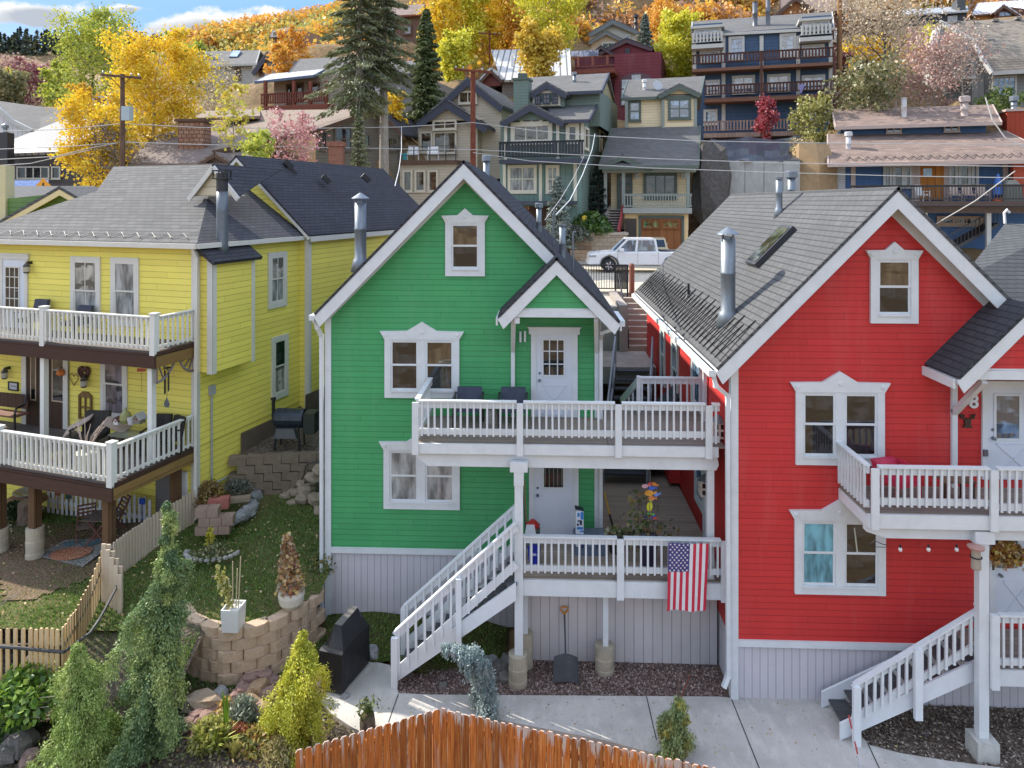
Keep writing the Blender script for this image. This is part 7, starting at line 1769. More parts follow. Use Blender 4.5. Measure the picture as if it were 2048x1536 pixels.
# ---- long blue house at the right
pl=BP(1850,47);lb_=hthing('long_blue_house','long bright blue single storey house with pinkish shingle roofs and orange doors','house',pl,1850,500)
BL2=M_siding((.045,.115,.26),.18,.15);PTR=M_paint((.42,.33,.29),.5);WSH=M_shingle((.60,.60,.60),(.52,.52,.52),.16,.2)
hbody(lb_,pl,1672,2120,322,500,10,BL2);hbody(lb_,pl.back(3.4),1692,1972,250,275,5,BL2,'clerestory_wall',1.5)
hslope(lb_,pl,(1656,328),(2130,319),(1655,268),(2010,262),3.6,SH_BRN,PTR,1.6,back=False,name='lower_roof')
hslope(lb_,pl.back(3.4),(1671,254),(2003,244),(1664,219),(1985,209),3.2,SH_BRN,PTR,.8,name='upper_roof')
a_=pl.rect(1669,318,1690,380);MB().pbox(pl,a_[0],a_[1],a_[2],a_[3],-3,.12).build('white_shingle_corner',WSH,lb_)
for q,b_ in(((1772,250,1803,267),(2,1)),((1887,248,1919,264),(2,1))):hwin(lb_,pl.back(3.35),q,PTR,G_SKY,b_,.1)
for q,b_ in(((1766,330,1784,376),(2,1)),((1785,330,1808,376),(1,1)),((1808,330,1824,376),(1,1)),((1897,328,1915,374),(1,1)),((1916,328,1941,374),(1,1)),((1942,328,1957,374),(1,1))):hwin(lb_,pl.back(-.05),q,T_GREY,G_WARM,b_,.16)
ORD=M_wood((.42,.14,.02),(.52,.22,.05),True,.4,'u')
for q in((1839,331,1870,400),(1871,331,1890,400)):
 a_=pl.rect(*q);d_=MB().pbox(pl,*a_,0,.08).build('orange_door',ORD,lb_)
 if q[0]==1839:pane(d_,pl,a_[0]+.2,a_[1]-.2,a_[3]-.75,a_[3]-.2,.095,G_SKY)
m=MB()
for px in(1706,1828,1835,1892,2010):u,_=pl.uz(px,360);m.pbox(pl,u-.14,u+.14,pl.uz(px,402)[1],pl.uz(px,328)[1],0,.1)
m.parts('wall_trim',PTR,lb_)
DBR=M_plain((.06,.04,.035),.7)
hslab(lb_,pl,1700,2130,402,412,-.1,3.0,DBR);hslab(lb_,pl,1720,2130,413,426,1.8,2.2,M_plain((.09,.06,.05),.7),'deck_beam')
hrail(lb_,pl,1700,2130,371,402,2.9,M_plain((.035,.03,.03),.6),.16,.035)
b_=pl.back(-2.0)
for px in(1977,1850):u,z=b_.uz(px,500);MB().pbox(b_,u-.12,u+.12,z-2,b_.uz(px,424)[1],-.2,.1).build('deck_post',T_GREY,lb_)
hwin(lb_,pl.back(-.05),(1873,432,1967,452),M_paint((.34,.24,.18),.5),G_WARM,(3,1),.2)
hflue(lb_,pl,1697,272,310,.17,M_plain((.5,.5,.52),.4),-1.0);hflue(lb_,pl.back(3.4),1808,196,238,.18,M_plain((.5,.47,.45),.4),-1.2,'none');hflue(lb_,pl.back(3.4),1929,204,240,.24,M_plain((.42,.35,.32),.6),-1.0)
for px,py in((1792,214),(1857,224)):q=pl.back(3.4).px(px,py,-1.8);MB().tube([q-Vector((0,0,.3)),q+Vector((0,0,.45))],.06,6).build('vent_pipe',M_plain((.25,.2,.18),.6),lb_)
m=MB();b_=pl.back(-1.3);k=0;pts=[]
for i in range(44):
 q=pl.px(1690+i*9,318-i*.2,.6)if i%2 else pl.px(1690+i*9,324-i*.2,1.2);pts.append(q+Vector((0,0,.12)))
m.tube(pts,.025,4);m.build('heating_cable',BLACK,lb_)
rch=thing('red_chimney','bright red boarded chimney with metal flue at the right edge','chimney',W(2032,280,49));q=BP(2040,50.5);a_=q.rect(2014,222,2075,300);MB().pbox(q,a_[0],a_[1],a_[2]-1.2,a_[3],-1.6,0).build('shaft',M_vboard((.34,.05,.022),.3),rch);MB().pbox(q,a_[0]-.1,a_[1]+.1,a_[3],a_[3]+.18,-1.7,.1).build('chimney_cap',PTR,rch);hflue(rch,q,2028,202,222,.2,GALV,-.6)
a_=pl.rect(2018,325,2044,395);tag(MB().pbox(pl,a_[0],a_[1],a_[2],a_[3],.1,.7).build('red_brick_pier',M_stone((.50,.08,.04),(.58,.13,.07),(.5,.15,.1),.3,.1,.008)),'bright red brick pier on the long blue house front at the right','pier')
TAN=M_plain((.42,.33,.28),.7)
b_=pl.back(-1.5)
for i,(px,lb,mt)in enumerate(((1846,'white reclining lounge chair on the blue house deck before the orange doors',M_plain((.62,.62,.6),.6)),(1910,'tan deck chair on the blue house deck, first right of the orange doors',TAN),(1937,'tan deck chair on the blue house deck between two others',TAN),(1965,'tan deck chair on the blue house deck nearest the folded blue umbrella',TAN))):
 q=b_.px(px,402);q.z=b_.uz(px,402)[1];chair('deck_chair',lb,'chair',q,-.2 if i else.5,mt,mt,.62,1.05)
q=b_.px(1996,402);t=thing('folded_umbrella','folded blue umbrella with an orange base on the blue house deck','umbrella',q);MB().lathe(q,[(.05,.25),(.28,.4),(.2,1.2),(.04,1.7)],10).build('canopy',M_plain((.05,.14,.42),.8),t);MB().lathe(q,[(.3,0),(.3,.15),(.1,.2)],10).build('base',M_plain((.60,.10,.02),.5),t)
q=b_.px(2022,402);t=thing('covered_deck_grill','grill under a grey olive cover on the blue house deck','grill',q);MB().hexa([q+Vector(v)for v in((-.6,-.35,0),(.6,-.35,0),(.6,.35,0),(-.6,.35,0))],[q+Vector(v)for v in((-.42,-.25,1.0),(.42,-.25,1.0),(.42,.25,1.0),(-.42,.25,1.0))]).build('cover',M_plain((.13,.135,.11),.7),t);MB().hexa([q+Vector(v)for v in((-.42,-.25,1.0),(.42,-.25,1.0),(.42,.25,1.0),(-.42,.25,1.0))],[q+Vector(v)for v in((-.22,-.12,1.3),(.22,-.12,1.3),(.22,.12,1.3),(-.22,.12,1.3))]).build('cover_top',M_plain((.20,.20,.17),.7),t)
t=thing('metal_stair','dark metal outside stair descending left under the blue house deck','stairs',W(1920,500,45));m=MB();a,b=W(1890,500,44.5),W(1985,448,45.5);m.bar(a,b,.9,.2);m.build('flight',DARKMET,t);m=MB();m.bar(a+Vector((0,-.5,1)),b+Vector((0,-.5,1)),.06,.06)
for k in range(14):q=a.lerp(b,k/13)+Vector((0,-.5,0));m.bar(q,q+Vector((0,0,1)),.03,.03,(0,1,0))
m.build('stair_rail',DARKMET,t)
nr=thing('grey_neighbour_roof_house','next cottage with a plain grey shingle roof cut off by the right edge','house',W(2060,700,16));m=MB();m.slab([W(1920,560,16.3),W(2140,640,16.0),W(2140,450,20),W(2010,447,20)],.12);m.build('roof',SH_GREY,nr)
q0,q1=W(1950,640,17),W(2200,640,17);MB().box(q0.x+.5,q1.x,17,24,0,6.2).build('wall',M_siding((.5,.5,.46),.13),nr)
m=MB();q=W(2010,447,20);m.tube([q,q+Vector((-.02,0,.3)),q+Vector((.05,0,.38)),q+Vector((.12,0,.3))],.04,6);m.build('vent_pipe',M_plain((.7,.7,.7),.4),nr)
# ---- utility poles and wires
PW=M_bark((.085,.05,.032),(.16,.10,.07),1.5);PW2=M_bark((.12,.035,.022),(.2,.07,.045),1.5);PW3=M_bark((.25,.13,.06),(.34,.2,.1),1.5)
def pole(label,px,py0,py1,Y,r,mat,arm=None,angy=.12):
 q,tpp=W(px,py1,Y),W(px,py0,Y);t=thing('utility_pole',label,'utility pole',(q.x,Y,q.z-2));MB().tube([(q.x,Y,q.z-3),(q.x,Y,tpp.z)],[r*1.15,r*.85],10).build('pole',mat,t)
 if arm:
  z=W(px,arm,Y).z;m=MB();m.bar((q.x-1.15,Y-.15,z+.08),(q.x+1.15,Y-.15,z-.12),.12,.13)
  m.build('crossarm',mat,t);m=MB()
  for sx in(-1,1):m.bar((q.x,Y-.16,z-.7),(q.x+sx*.6,Y-.16,z-.06),.03,.04)
  m.parts('arm_brace',mat,t)
  for sx in(-1.05,-.6,.6,1.05):MB().lathe((q.x+sx,Y-.15,z+.06-sx*.09),[(.03,0),(.05,.05),(.05,.12),(.02,.15)],8).build('insulator',M_plain((.45,.45,.42),.3),t)
 return t,q.x,tpp.z
tpole,xx,zz=pole('weathered utility pole with grey transformer box between the yellow trees',245,148,335,39,.14,PW,153)
q=W(254,226,38.7);MB().box(q.x-.22,q.x+.25,38.5,38.9,W(254,241,38.7).z,W(254,213,38.7).z).build('transformer_box',M_plain((.38,.45,.47),.45),tpole)
pole('reddish brown utility pole in front of the beige gables',946,141,345,43.4,.17,PW2,142)
pole('tall bare orange brown utility pole between blue block and shed',1679,-60,168,66,.22,PW3)
pole('small distant utility pole before the yellow aspens',979,62,108,75,.1,PW2,68)
WM=M_plain((.42,.42,.42),.5);WMD=M_plain((.06,.06,.06),.6)
def wire(label,pts,Y=39,r=.022,mat=WM):
 P_=[W(x,y,Y if not isinstance(Y,tuple)else Y[0]+(Y[1]-Y[0])*i/(len(pts)-1))for i,(x,y)in enumerate(pts)]
 out=[]
 for i in range(len(P_)-1):
  for k in range(6):out.append(P_[i].lerp(P_[i+1],k/6))
 out.append(P_[-1]);tag(MB().tube(out,r,5).build('overhead_wire',mat),label,'wire',None)
wire('pale overhead wire running left from the transformer pole, uppermost one',[(-20,263),(120,259),(245,247)],39)
wire('pale overhead wire running left from the transformer pole, second from the top',[(-20,299),(120,294),(245,285)],39)
wire('pale overhead wire sloping left from the pole across the yellow leaves, third from the top',[(-20,320),(110,313),(180,296),(245,284)],39)
wire('pale overhead wire sloping left from the pole, lowest one before the dark house',[(-20,332),(60,327),(125,312),(180,300)],39)
wire('pale overhead wire between the two near poles, upper one',[(245,247),(400,255),(600,257),(800,254),(946,245)],(39,43))
wire('pale overhead wire between the two near poles, lower one',[(245,284),(400,289),(640,295),(820,298),(946,299)],(39,43))
wire('overhead wire right of the reddish pole, uppermost of three',[(946,245),(1060,260),(1190,272),(1400,282),(1700,287),(2070,289)],(43,38))
wire('overhead wire right of the reddish pole, middle of three',[(946,299),(1060,305),(1300,317),(1560,326),(1800,330),(2070,333)],(43,38))
wire('overhead wire right of the reddish pole, lowest of three',[(946,305),(1060,322),(1300,336),(1560,345),(1800,352),(2070,356)],(43,38))
wire('white service cable dropping from the street wire to the green house mast',[(1190,268),(1184,300),(1165,350),(1140,400),(1112,430)],(40,18.8),.018,M_plain((.6,.62,.6),.5))
wire('thin second cable dropping beside the white service cable',[(1168,312),(1150,350),(1120,400),(1090,440)],(40,19),.012,M_plain((.45,.45,.45),.5))
wire('white cable hanging in a curve from the roof of the long blue house',[(1971,195),(1985,240),(2010,275),(2060,300)],46,.04,M_plain((.6,.6,.58),.5))
wire('pale service cable crossing in front of the blue house deck',[(1873,447),(1950,402),(2030,342)],(44,38),.03)
wire('white drop cable hanging between the spruces and the beige house',[(803,253),(803,300),(798,340),(790,372)],(41,25),.018,M_plain((.6,.6,.6),.5))
# ================================================================= vegetation
BARK_G=M_bark((.22,.19,.16),(.36,.33,.29));BARK_B=M_bark((.09,.065,.05),(.17,.13,.10));BARK_W=M_bark((.42,.39,.33),(.26,.23,.19))
YEL_A=((.50,.30,.015),(.70,.45,.02),(.80,.58,.035),(.62,.56,.05));YEL_G=((.40,.42,.04),(.62,.60,.05),(.76,.68,.06),(.50,.54,.06));ORG=((.45,.18,.03),(.68,.30,.035),(.74,.42,.07),(.6,.44,.06))
GRN_Y=((.16,.22,.04),(.30,.37,.055),(.48,.52,.08),(.58,.54,.09));SPR=((.06,.075,.04),(.11,.135,.06),(.17,.19,.085),(.25,.25,.13));SPRB=((.07,.10,.09),(.12,.16,.14),(.19,.23,.20),(.26,.29,.25))
PNK=((.30,.14,.12),(.42,.24,.21),(.50,.36,.31),(.25,.12,.09));REDL=((.22,.02,.03),(.36,.05,.07),(.45,.12,.14));PALE=((.42,.33,.22),(.55,.45,.31),(.60,.52,.40));OLV=((.07,.09,.03),(.14,.16,.06),(.25,.23,.11),(.30,.25,.14));DRED=((.10,.02,.03),(.18,.05,.06),(.26,.12,.12))
def foli(m):return M_foliage(m,.35)
def grow(rr,base,h,rad,mb,trunk_r,n_limb,start=.25,lean=(0,0),up=.55,twig=3,shape=1.0):
 """trunk, limbs and twigs into mb; returns the tips"""
 base=Vector(base);pts=[];k=7
 for i in range(k+1):
  f=i/k;pts.append(base+Vector((lean[0]*f*f+rr.uniform(-.04,.04)*h*.3*f,lean[1]*f*f+rr.uniform(-.04,.04)*h*.3*f,h*.92*f)))
 mb.tube(pts,[trunk_r*(1-.88*i/k)for i in range(k+1)],7)
 tips=[]
 def at(f):x=f*k;i=min(int(x),k-1);return pts[i].lerp(pts[i+1],x-i)
 for j in range(n_limb):
  f=start+(1-start)*(j+rr.random())/n_limb;f=min(f,.98)
  p=at(f);a=j*2.4+rr.uniform(-.5,.5)
  env=math.sin(math.pi*min(1,max(0.06,(f-start*.6)/(1.12-start*.6)))**.8)**shape
  L=rad*(.45+.75*env)*rr.uniform(.7,1.1)
  d=Vector((math.cos(a),math.sin(a),up+rr.uniform(-.25,.4))).normalized()
  mid=p+d*L*.5+Vector((0,0,-.03*L));e=p+d*L+Vector((rr.uniform(-.1,.1)*L,rr.uniform(-.1,.1)*L,.12*L))
  r0=trunk_r*(1-.85*f)*.55;mb.tube([p,mid,e],[r0,r0*.6,r0*.2],5);tips+=[(mid,L*.5),(e,L*.4)]
  for q in range(twig):
   g=rr.uniform(.35,1);s=p.lerp(e,g);d2=(d+Vector((rr.uniform(-.9,.9),rr.uniform(-.9,.9),rr.uniform(-.3,.7)))).normalized();L2=L*rr.uniform(.25,.5)
   e2=s+d2*L2;mb.tube([s,e2],[r0*.3,r0*.1],4,False);tips.append((e2,L*.35))
 tips.append((pts[-1],rad*.3))
 return tips
def decid(name,label,px,pyt,pyb,Y,rpx,stops,n=5000,leaf=.16,bark=BARK_G,seed=1,group=None,dens=1.0,n_limb=16,start=.22,up=.55,tr=.12,cat='tree',spread=.42,down=1.0,shape=1.0,vfill=0.0):
 rr=random.Random(seed);rg=np.random.default_rng(seed)
 b,tp=W(px,pyb,Y),W(px,pyt,Y);h=tp.z-b.z;rad=rpx*Y/F;CTRL.append((b.x,b.y,b.z+.3))
 b=b-Vector((0,0,down))
 t=thing(name,label,cat,b,group);mb=MB();tips=grow(rr,b,h+down,rad,mb,tr*h/8,n_limb,start,(rr.uniform(-.05,.05)*h,0),up,shape=shape)
 mb.build('trunk',bark,t)
 w=np.array([l for _,l in tips])*rg.uniform(.3,1.5,len(tips));w/=w.sum();idx=rg.choice(len(tips),n,p=w)
 C=np.array([tuple(p)for p,_ in tips])[idx];S=np.array([l for _,l in tips])[idx][:,None]
 P_=C+rg.normal(0,1,(n,3))*S*spread*np.array([1,1,.85])
 P_=P_[P_[:,2]>b.z+down+h*.03]
 cl=rg.uniform(0,1,len(tips))[idx][:len(P_)];tint=np.clip(cl*.6+rg.uniform(0,.5,len(P_)),0,1)
 leaf_mesh('crown',P_,leaf,tint,foli(stops),t,None,1.35,seed)
 return t
def spruce(name,label,px,pyt,pyb,Y,rpx,stops,n=12000,seed=1,group=None,clear=.0,needle=.16,droop=.5,bark=BARK_B,cat='tree',pw=.8,tr=.16,down=.5):
 rr=random.Random(seed);rg=np.random.default_rng(seed)
 b,tp=W(px,pyb,Y),W(px,pyt,Y);h=tp.z-b.z;rad=rpx*Y/F;CTRL.append((b.x,b.y,b.z+.3));lat=.24 if clear<.2 else.13
 t=thing(name,label,cat,b,group);mb=MB();mb.tube([b-Vector((0,0,down)),b+Vector((0,0,h*.5)),tp],[tr,tr*.65,.02],9)
 P_=[];D_=[];nb=max(30,int(h*(13 if clear<.2 else 5.5)));per=max(8,n//nb);tint=[]
 for i in range(nb):
  f=clear+(1-clear)*((i+rr.random())/nb);z=b.z+h*f;a=i*2.39996+rr.uniform(-.3,.3)
  g=(f-clear)/(1-clear);L=rad*((1-g)**pw)*rr.uniform(.55,1.12)+.12
  if g<.08:L*=.45+6*g
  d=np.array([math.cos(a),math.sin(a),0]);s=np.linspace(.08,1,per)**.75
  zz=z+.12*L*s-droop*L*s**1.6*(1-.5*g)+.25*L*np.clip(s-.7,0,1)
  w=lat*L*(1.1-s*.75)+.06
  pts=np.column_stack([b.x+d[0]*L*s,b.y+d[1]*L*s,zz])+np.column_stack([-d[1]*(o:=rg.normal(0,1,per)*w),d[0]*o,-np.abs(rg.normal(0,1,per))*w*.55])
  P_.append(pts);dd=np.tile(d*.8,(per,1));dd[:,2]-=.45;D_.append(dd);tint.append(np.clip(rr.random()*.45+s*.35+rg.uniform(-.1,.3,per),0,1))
  q0=Vector((b.x,b.y,z));mb.tube([q0,q0+Vector((d[0]*L*.5,d[1]*L*.5,-.02*L)),Vector((b.x+d[0]*L,b.y+d[1]*L,float(zz[-1])))],[.035,.022,.008],4,False)
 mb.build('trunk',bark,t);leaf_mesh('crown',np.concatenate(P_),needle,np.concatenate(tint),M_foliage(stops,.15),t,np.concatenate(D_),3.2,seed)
 return t
def weeping(name,label,leader,rad,stops,n,seed,needle=.05,asp=3.0,cat='tree',hang=1.0,bark=BARK_B,floor=0.0,stick=None,sig=.035,curtains=260,bias=None):
 """drooping conifer: leader polyline; branchlets spill out and hang like curtains. rad(f) -> reach"""
 rr=random.Random(seed);rg=np.random.default_rng(seed)
 L=[Vector(p)for p in leader];t=thing(name,label,cat,(L[-1].x,L[-1].y,floor));mb=MB()
 mb.tube(L,[.02+.06*i/(len(L)-1)for i in range(len(L))],7)
 acc=[0]
 for a,b in zip(L[:-1],L[1:]):acc.append(acc[-1]+(b-a).length)
 def at(f):
  s=f*acc[-1]
  for i in range(len(L)-1):
   if s<=acc[i+1]:return L[i].lerp(L[i+1],(s-acc[i])/max(1e-6,acc[i+1]-acc[i]))
  return L[-1]
 P_,D_,T_=[],[],[];per=max(6,n//curtains)
 for c in range(curtains):
  f=(c+rr.random())/curtains;f=f**.85;p=at(f*.93);a=c*2.39996+rr.uniform(-.4,.4);R_=rad(f)*rr.uniform(.35,1.08)
  ca,sa=math.cos(a),math.sin(a)
  if bias:ca=ca+bias*rr.random()
  s=np.linspace(0.02,1,per);out=R_*np.minimum(1,s*1.7)**.8;R_=R_*(.72+.32*math.sin(a*2+f*9+seed));out=R_*np.minimum(1,s*1.7)**.8;dn=hang*(R_*.8+.03)*np.clip(s-.22,0,1)**1.3*rr.uniform(.8,1.6);rise=.10*R_*np.sin(np.clip(s*2.2,0,math.pi))
  x=p.x+ca*out;y=p.y+sa*out;z=p.z+rise-dn
  wv=sig*(1+.4*rr.random())*(.35+.65*min(1,R_/.4));pts=np.column_stack([x,y,z])+rg.normal(0,wv,(per,3))
  pts[:,2]=np.maximum(pts[:,2],floor+.03+rg.uniform(0,.06,per))
  k=s*1.7<1;d=np.zeros((per,3));d[:,0]=np.where(k,ca,ca*.15);d[:,1]=np.where(k,sa,sa*.15);d[:,2]=np.where(k,-.25,-1)
  P_.append(pts);D_.append(d+rg.normal(0,.35,(per,3)));T_.append(np.clip(rr.random()*.65+rg.uniform(0,.35,per)+s*.05,0,1))
  if c%3==0:mb.tube([p,Vector((p.x+ca*R_*.6,p.y+sa*R_*.6,p.z+.03)),Vector((float(x[-1]),float(y[-1]),float(z[-1])))],[.014,.010,.004],4,False)
 if stick:mb.tube(stick,.012,5)
 mb.build('trunk',bark,t);leaf_mesh('crown',np.concatenate(P_),needle,np.concatenate(T_),M_foliage(stops,.1),t,np.concatenate(D_),asp,seed)
 return t
# ---- near conifers
Yw=12.15
big=[W(x,y,Yw+o)for x,y,o in((331,1008,0),(344,1042,.0),(332,1080,.02),(346,1130,.0),(338,1180,.05),(314,1240,.05),(308,1320,.0),(300,1420,.0),(296,1542,.05))]
def rbig(f):
 return float(np.interp(f,[0,.08,.13,.2,.3,.34,.42,.6,.8,1],[.04,.17,.07,.26,.32,.13,.66,.74,.76,.80]))
weeping('weeping_spruce','tall weeping spruce with a bent leader, biggest conifer in front of the lawn',big,rbig,((.06,.11,.05),(.12,.20,.08),(.24,.33,.11),(.46,.52,.16)),120000,3,.023,2.0,hang=1.3,sig=.05,curtains=120)
Yl=11.9
lb2=[W(x,y,Yl)for x,y in((152,1292),(158,1340),(160,1400),(165,1470),(170,1560))]
def rlb(f):return float(np.interp(f,[0,.12,.3,.6,1],[.05,.22,.48,.78,1.05]))
weeping('feathery_conifer','broad feathery light green conifer in the lower left corner',lb2,rlb,((.12,.19,.03),(.22,.32,.07),(.34,.44,.12),(.48,.53,.18)),74000,5,.025,3.2,hang=.8,floor=-.05,sig=.05,curtains=170)
Yy=12.55
yl_=[W(x,y,Yy)for x,y in((606,1264),(604,1300),(596,1340),(592,1390),(590,1450),(590,1512))]
def ryl(f):return float(np.interp(f,[0,.1,.25,.45,.8,1],[.08,.24,.5,.68,.66,.5]))
weeping('golden_weeping_conifer','yellow green weeping conifer in front of the covered grill',yl_,ryl,((.22,.25,.02),(.40,.42,.035),(.56,.55,.05),(.62,.56,.08)),46000,8,.024,2.8,hang=1.5,floor=-.1,sig=.045,curtains=85,stick=[W(604,1300,Yy),W(603,1255,Yy),W(601,1259,Yy)])
Yb=13.35
bl_=[W(x,y,Yb)for x,y in((882,1293),(915,1296),(945,1304),(962,1320),(966,1360),(972,1400),(980,1450))]
def rbl(f):return float(np.interp(f,[0,.2,.45,.6,.8,1],[.1,.22,.26,.22,.33,.36]))
weeping('blue_weeping_spruce','blue grey weeping spruce arching in front of the white stairs',bl_,rbl,((.17,.23,.225),(.25,.33,.32),(.34,.42,.41),(.44,.50,.48)),22000,9,.027,2.6,hang=1.7,floor=-.02,sig=.042,curtains=75)
Yc=12.55
cn_=[W(x,y,Yc)for x,y in((1358,1398),(1356,1420),(1350,1450),(1348,1520))]
def rcn(f):return float(np.interp(f,[0,.15,.4,.8,1],[.07,.2,.32,.38,.38]))
weeping('small_cone_spruce','small pale green cone shaped spruce standing before the concrete path',cn_,rcn,((.12,.17,.06),(.20,.27,.10),(.30,.36,.15),(.45,.40,.05)),22000,11,.026,2.4,hang=.9,floor=-.05,sig=.045,curtains=75,stick=[W(1357,1400,Yc),W(1357,1352,Yc)])
# ---- small garden plants
def clump(name,label,p,r,h,stops,n,seed,leaf=.05,asp=2.0,up=0.0,cat='plant',group=None,dome=True):
 rg=np.random.default_rng(seed);t=thing(name,label,cat,p,group);p=Vector(p)
 a=rg.uniform(0,2*math.pi,n);q=np.sqrt(rg.uniform(0,1,n));zz=rg.uniform(0,1,n)**.7
 env=np.sqrt(np.maximum(0.03,1-zz**2))if dome else 1-.5*zz
 P_=np.column_stack([p.x+r*q*env*np.cos(a),p.y+r*q*env*np.sin(a),p.z+h*zz])+rg.normal(0,.02+.04*r,(n,3))
 P_[:,2]=np.maximum(P_[:,2],p.z+.01)
 D=rg.normal(0,1,(n,3));D[:,2]+=up;leaf_mesh('foliage',P_,leaf,rg.uniform(0,1,n),foli(stops),t,D,asp,seed)
 mb=MB();rr=random.Random(seed)
 for k in range(6):b=rr.uniform(0,6.28);mb.tube([p-Vector((0,0,.05)),p+Vector((math.cos(b)*r*.3,math.sin(b)*r*.3,h*.45)),p+Vector((math.cos(b)*r*.6,math.sin(b)*r*.6,h*.8))],[.012,.009,.004],4,False)
 mb.build('stems',BARK_B,t);return t
IRIS=((.12,.22,.02),(.28,.36,.03),(.42,.42,.05))
def blades(name,label,p,n,L,spread,stops,seed):
 rg=np.random.default_rng(seed);rr=random.Random(seed);t=thing(name,label,'plant',p);p=Vector(p);m=MB()
 for i in range(n):
  a=rr.uniform(0,6.28);e=p+Vector((math.cos(a)*spread*rr.random(),math.sin(a)*spread*rr.random()*.6,L*rr.uniform(.6,1)));w=Vector((math.sin(a),-math.cos(a),0))*.018;mid=p.lerp(e,.55)+Vector((0,0,L*.12));m.face([p-w,p+w,mid+w,mid-w]);m.face([mid-w,mid+w,e])
 m.build('blades',M_plain(stops,.6),t)
blades('tall_iris','tall upright bright green iris leaves before the red rock pile',G(452,1480,-.05),14,1.0,.14,(.20,.34,.03),3)
blades('arching_grass','low arching yellow green grass clump at the bottom of the garden',G(430,1498,-.05),60,.45,.75,(.30,.36,.05),4)
blades('straw_tuft','small straw yellow tuft right of the arching grass',G(468,1515,-.05),36,.35,.25,(.42,.38,.10),5)
clump('silver_shrub','silvery grey green shrub beside the red rocks',G(487,1445,-.05),.34,.45,((.13,.17,.11),(.22,.26,.19),(.30,.33,.26)),1500,6,.045,3,.6)
clump('golden_groundcover','golden green low shrub left of the iris',G(425,1482,-.05),.42,.38,((.18,.2,.04),(.34,.34,.07),(.46,.42,.10)),1500,7,.045,2)
clump('red_leaved_plant','rust red low plant in the bed right of the iris',G(478,1478,-.05),.3,.22,((.22,.06,.03),(.36,.10,.05),(.40,.2,.08)),700,8,.04)
clump('orange_sedum','small orange tinted plant at the rock edge',G(452,1430,-.03),.16,.3,((.35,.2,.04),(.5,.3,.06),(.22,.2,.06)),300,9,.04)
clump('dry_straw_plant','dry pale straw plant by the left end of the plank fence',G(560,1520,-.08),.4,.35,((.30,.24,.1),(.45,.38,.16),(.2,.22,.06)),900,10,.05,4,.5)
clump('autumn_groundcover','patch of mixed red and yellow groundcover left of the golden conifer',G(515,1490,-.08),.5,.25,((.25,.08,.03),(.40,.33,.08),(.16,.2,.05)),1200,21,.045)
clump('green_ivy_patch','leafy bright green ivy at the foot of the golden pickets',W(50,1408,12.5),.9,.5,((.05,.12,.015),(.13,.24,.03),(.24,.33,.05)),1600,11,.06,1.2)
clump('leafy_corner_plant','dark green leafy plant beside the dark rocks at the left edge',G(35,1460,0),.45,.4,((.03,.08,.02),(.08,.15,.03)),700,12,.06,1.3)
clump('russet_shrub','russet orange shrub against the yellow wall above the planter wall',G(420,1008,1.75),.5,.55,((.16,.09,.03),(.28,.16,.05),(.30,.24,.07)),1000,13,.05)
clump('silver_edging_plant','silvery grey plant spilling behind the grey edging stones',G(478,975,1.75),.6,.32,((.18,.19,.16),(.30,.31,.27),(.12,.15,.08)),1100,14,.05,2.5)
clump('yellow_flower_spike','thin yellow leaved seedling in the small round bed on the lawn',G(420,1098,1.4),.1,.5,((.45,.42,.04),(.58,.52,.06)),160,15,.045)
clump('low_bed_plant','low dark plants with pale leaves in the small round lawn bed',G(425,1108,1.4),.5,.14,((.06,.08,.02),(.14,.16,.05),(.5,.45,.25)),500,16,.04)
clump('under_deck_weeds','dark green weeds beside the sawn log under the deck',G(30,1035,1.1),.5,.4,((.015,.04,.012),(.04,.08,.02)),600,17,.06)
m=MB();c_=G(425,1105,1.4)
for i in range(14):a=math.pi*(1.02+.96*i/13);m.rock((c_.x+.62*math.cos(a),c_.y+.42*math.sin(a),1.43),.06,(1,1,.7),i)
tag(m.build('pebble_edging',M_rock((.3,.29,.27),(.42,.4,.37))),'curved pale pebble edging round the small bed on the lawn','edging')
clump('pink_bloom','small pink flowering plant between golden conifer and grill cover',G(632,1395,0),.16,.4,((.5,.25,.22),(.6,.45,.4),(.2,.2,.08)),260,18,.04)
clump('corner_shrub','green shrub tucked between the round planter and the house corner',Vector((wall_pts[0].x-.25,wall_pts[0].y+.7,1.1)),.4,.5,((.04,.09,.02),(.1,.16,.04),(.4,.3,.1)),700,19,.05)
m=MB();rr=random.Random(2)
for k in range(7):a=W(-30,1460-k*12,12.2);b=W(80+18*k,1435-22*(k%3),12.0+.1*k);mid=a.lerp(b,.5)+Vector((0,0,.1));m.tube([a,mid,b],[.02,.012,.005],5);m.tube([mid,mid+Vector((.2,-.1,.25))],[.008,.003],4)
tag(m.build('bare_branches',BARK_G),'bare grey branches poking in from the left edge','branches')
a=W(0,1215,13);tag(MB().tube([W(-15,1222,13),W(20,1195,13),W(36,1187,13)],[.02,.014,.006],5).build('bare_branch',BARK_G),'single bare forked branch before the lawn at the left edge','branches')
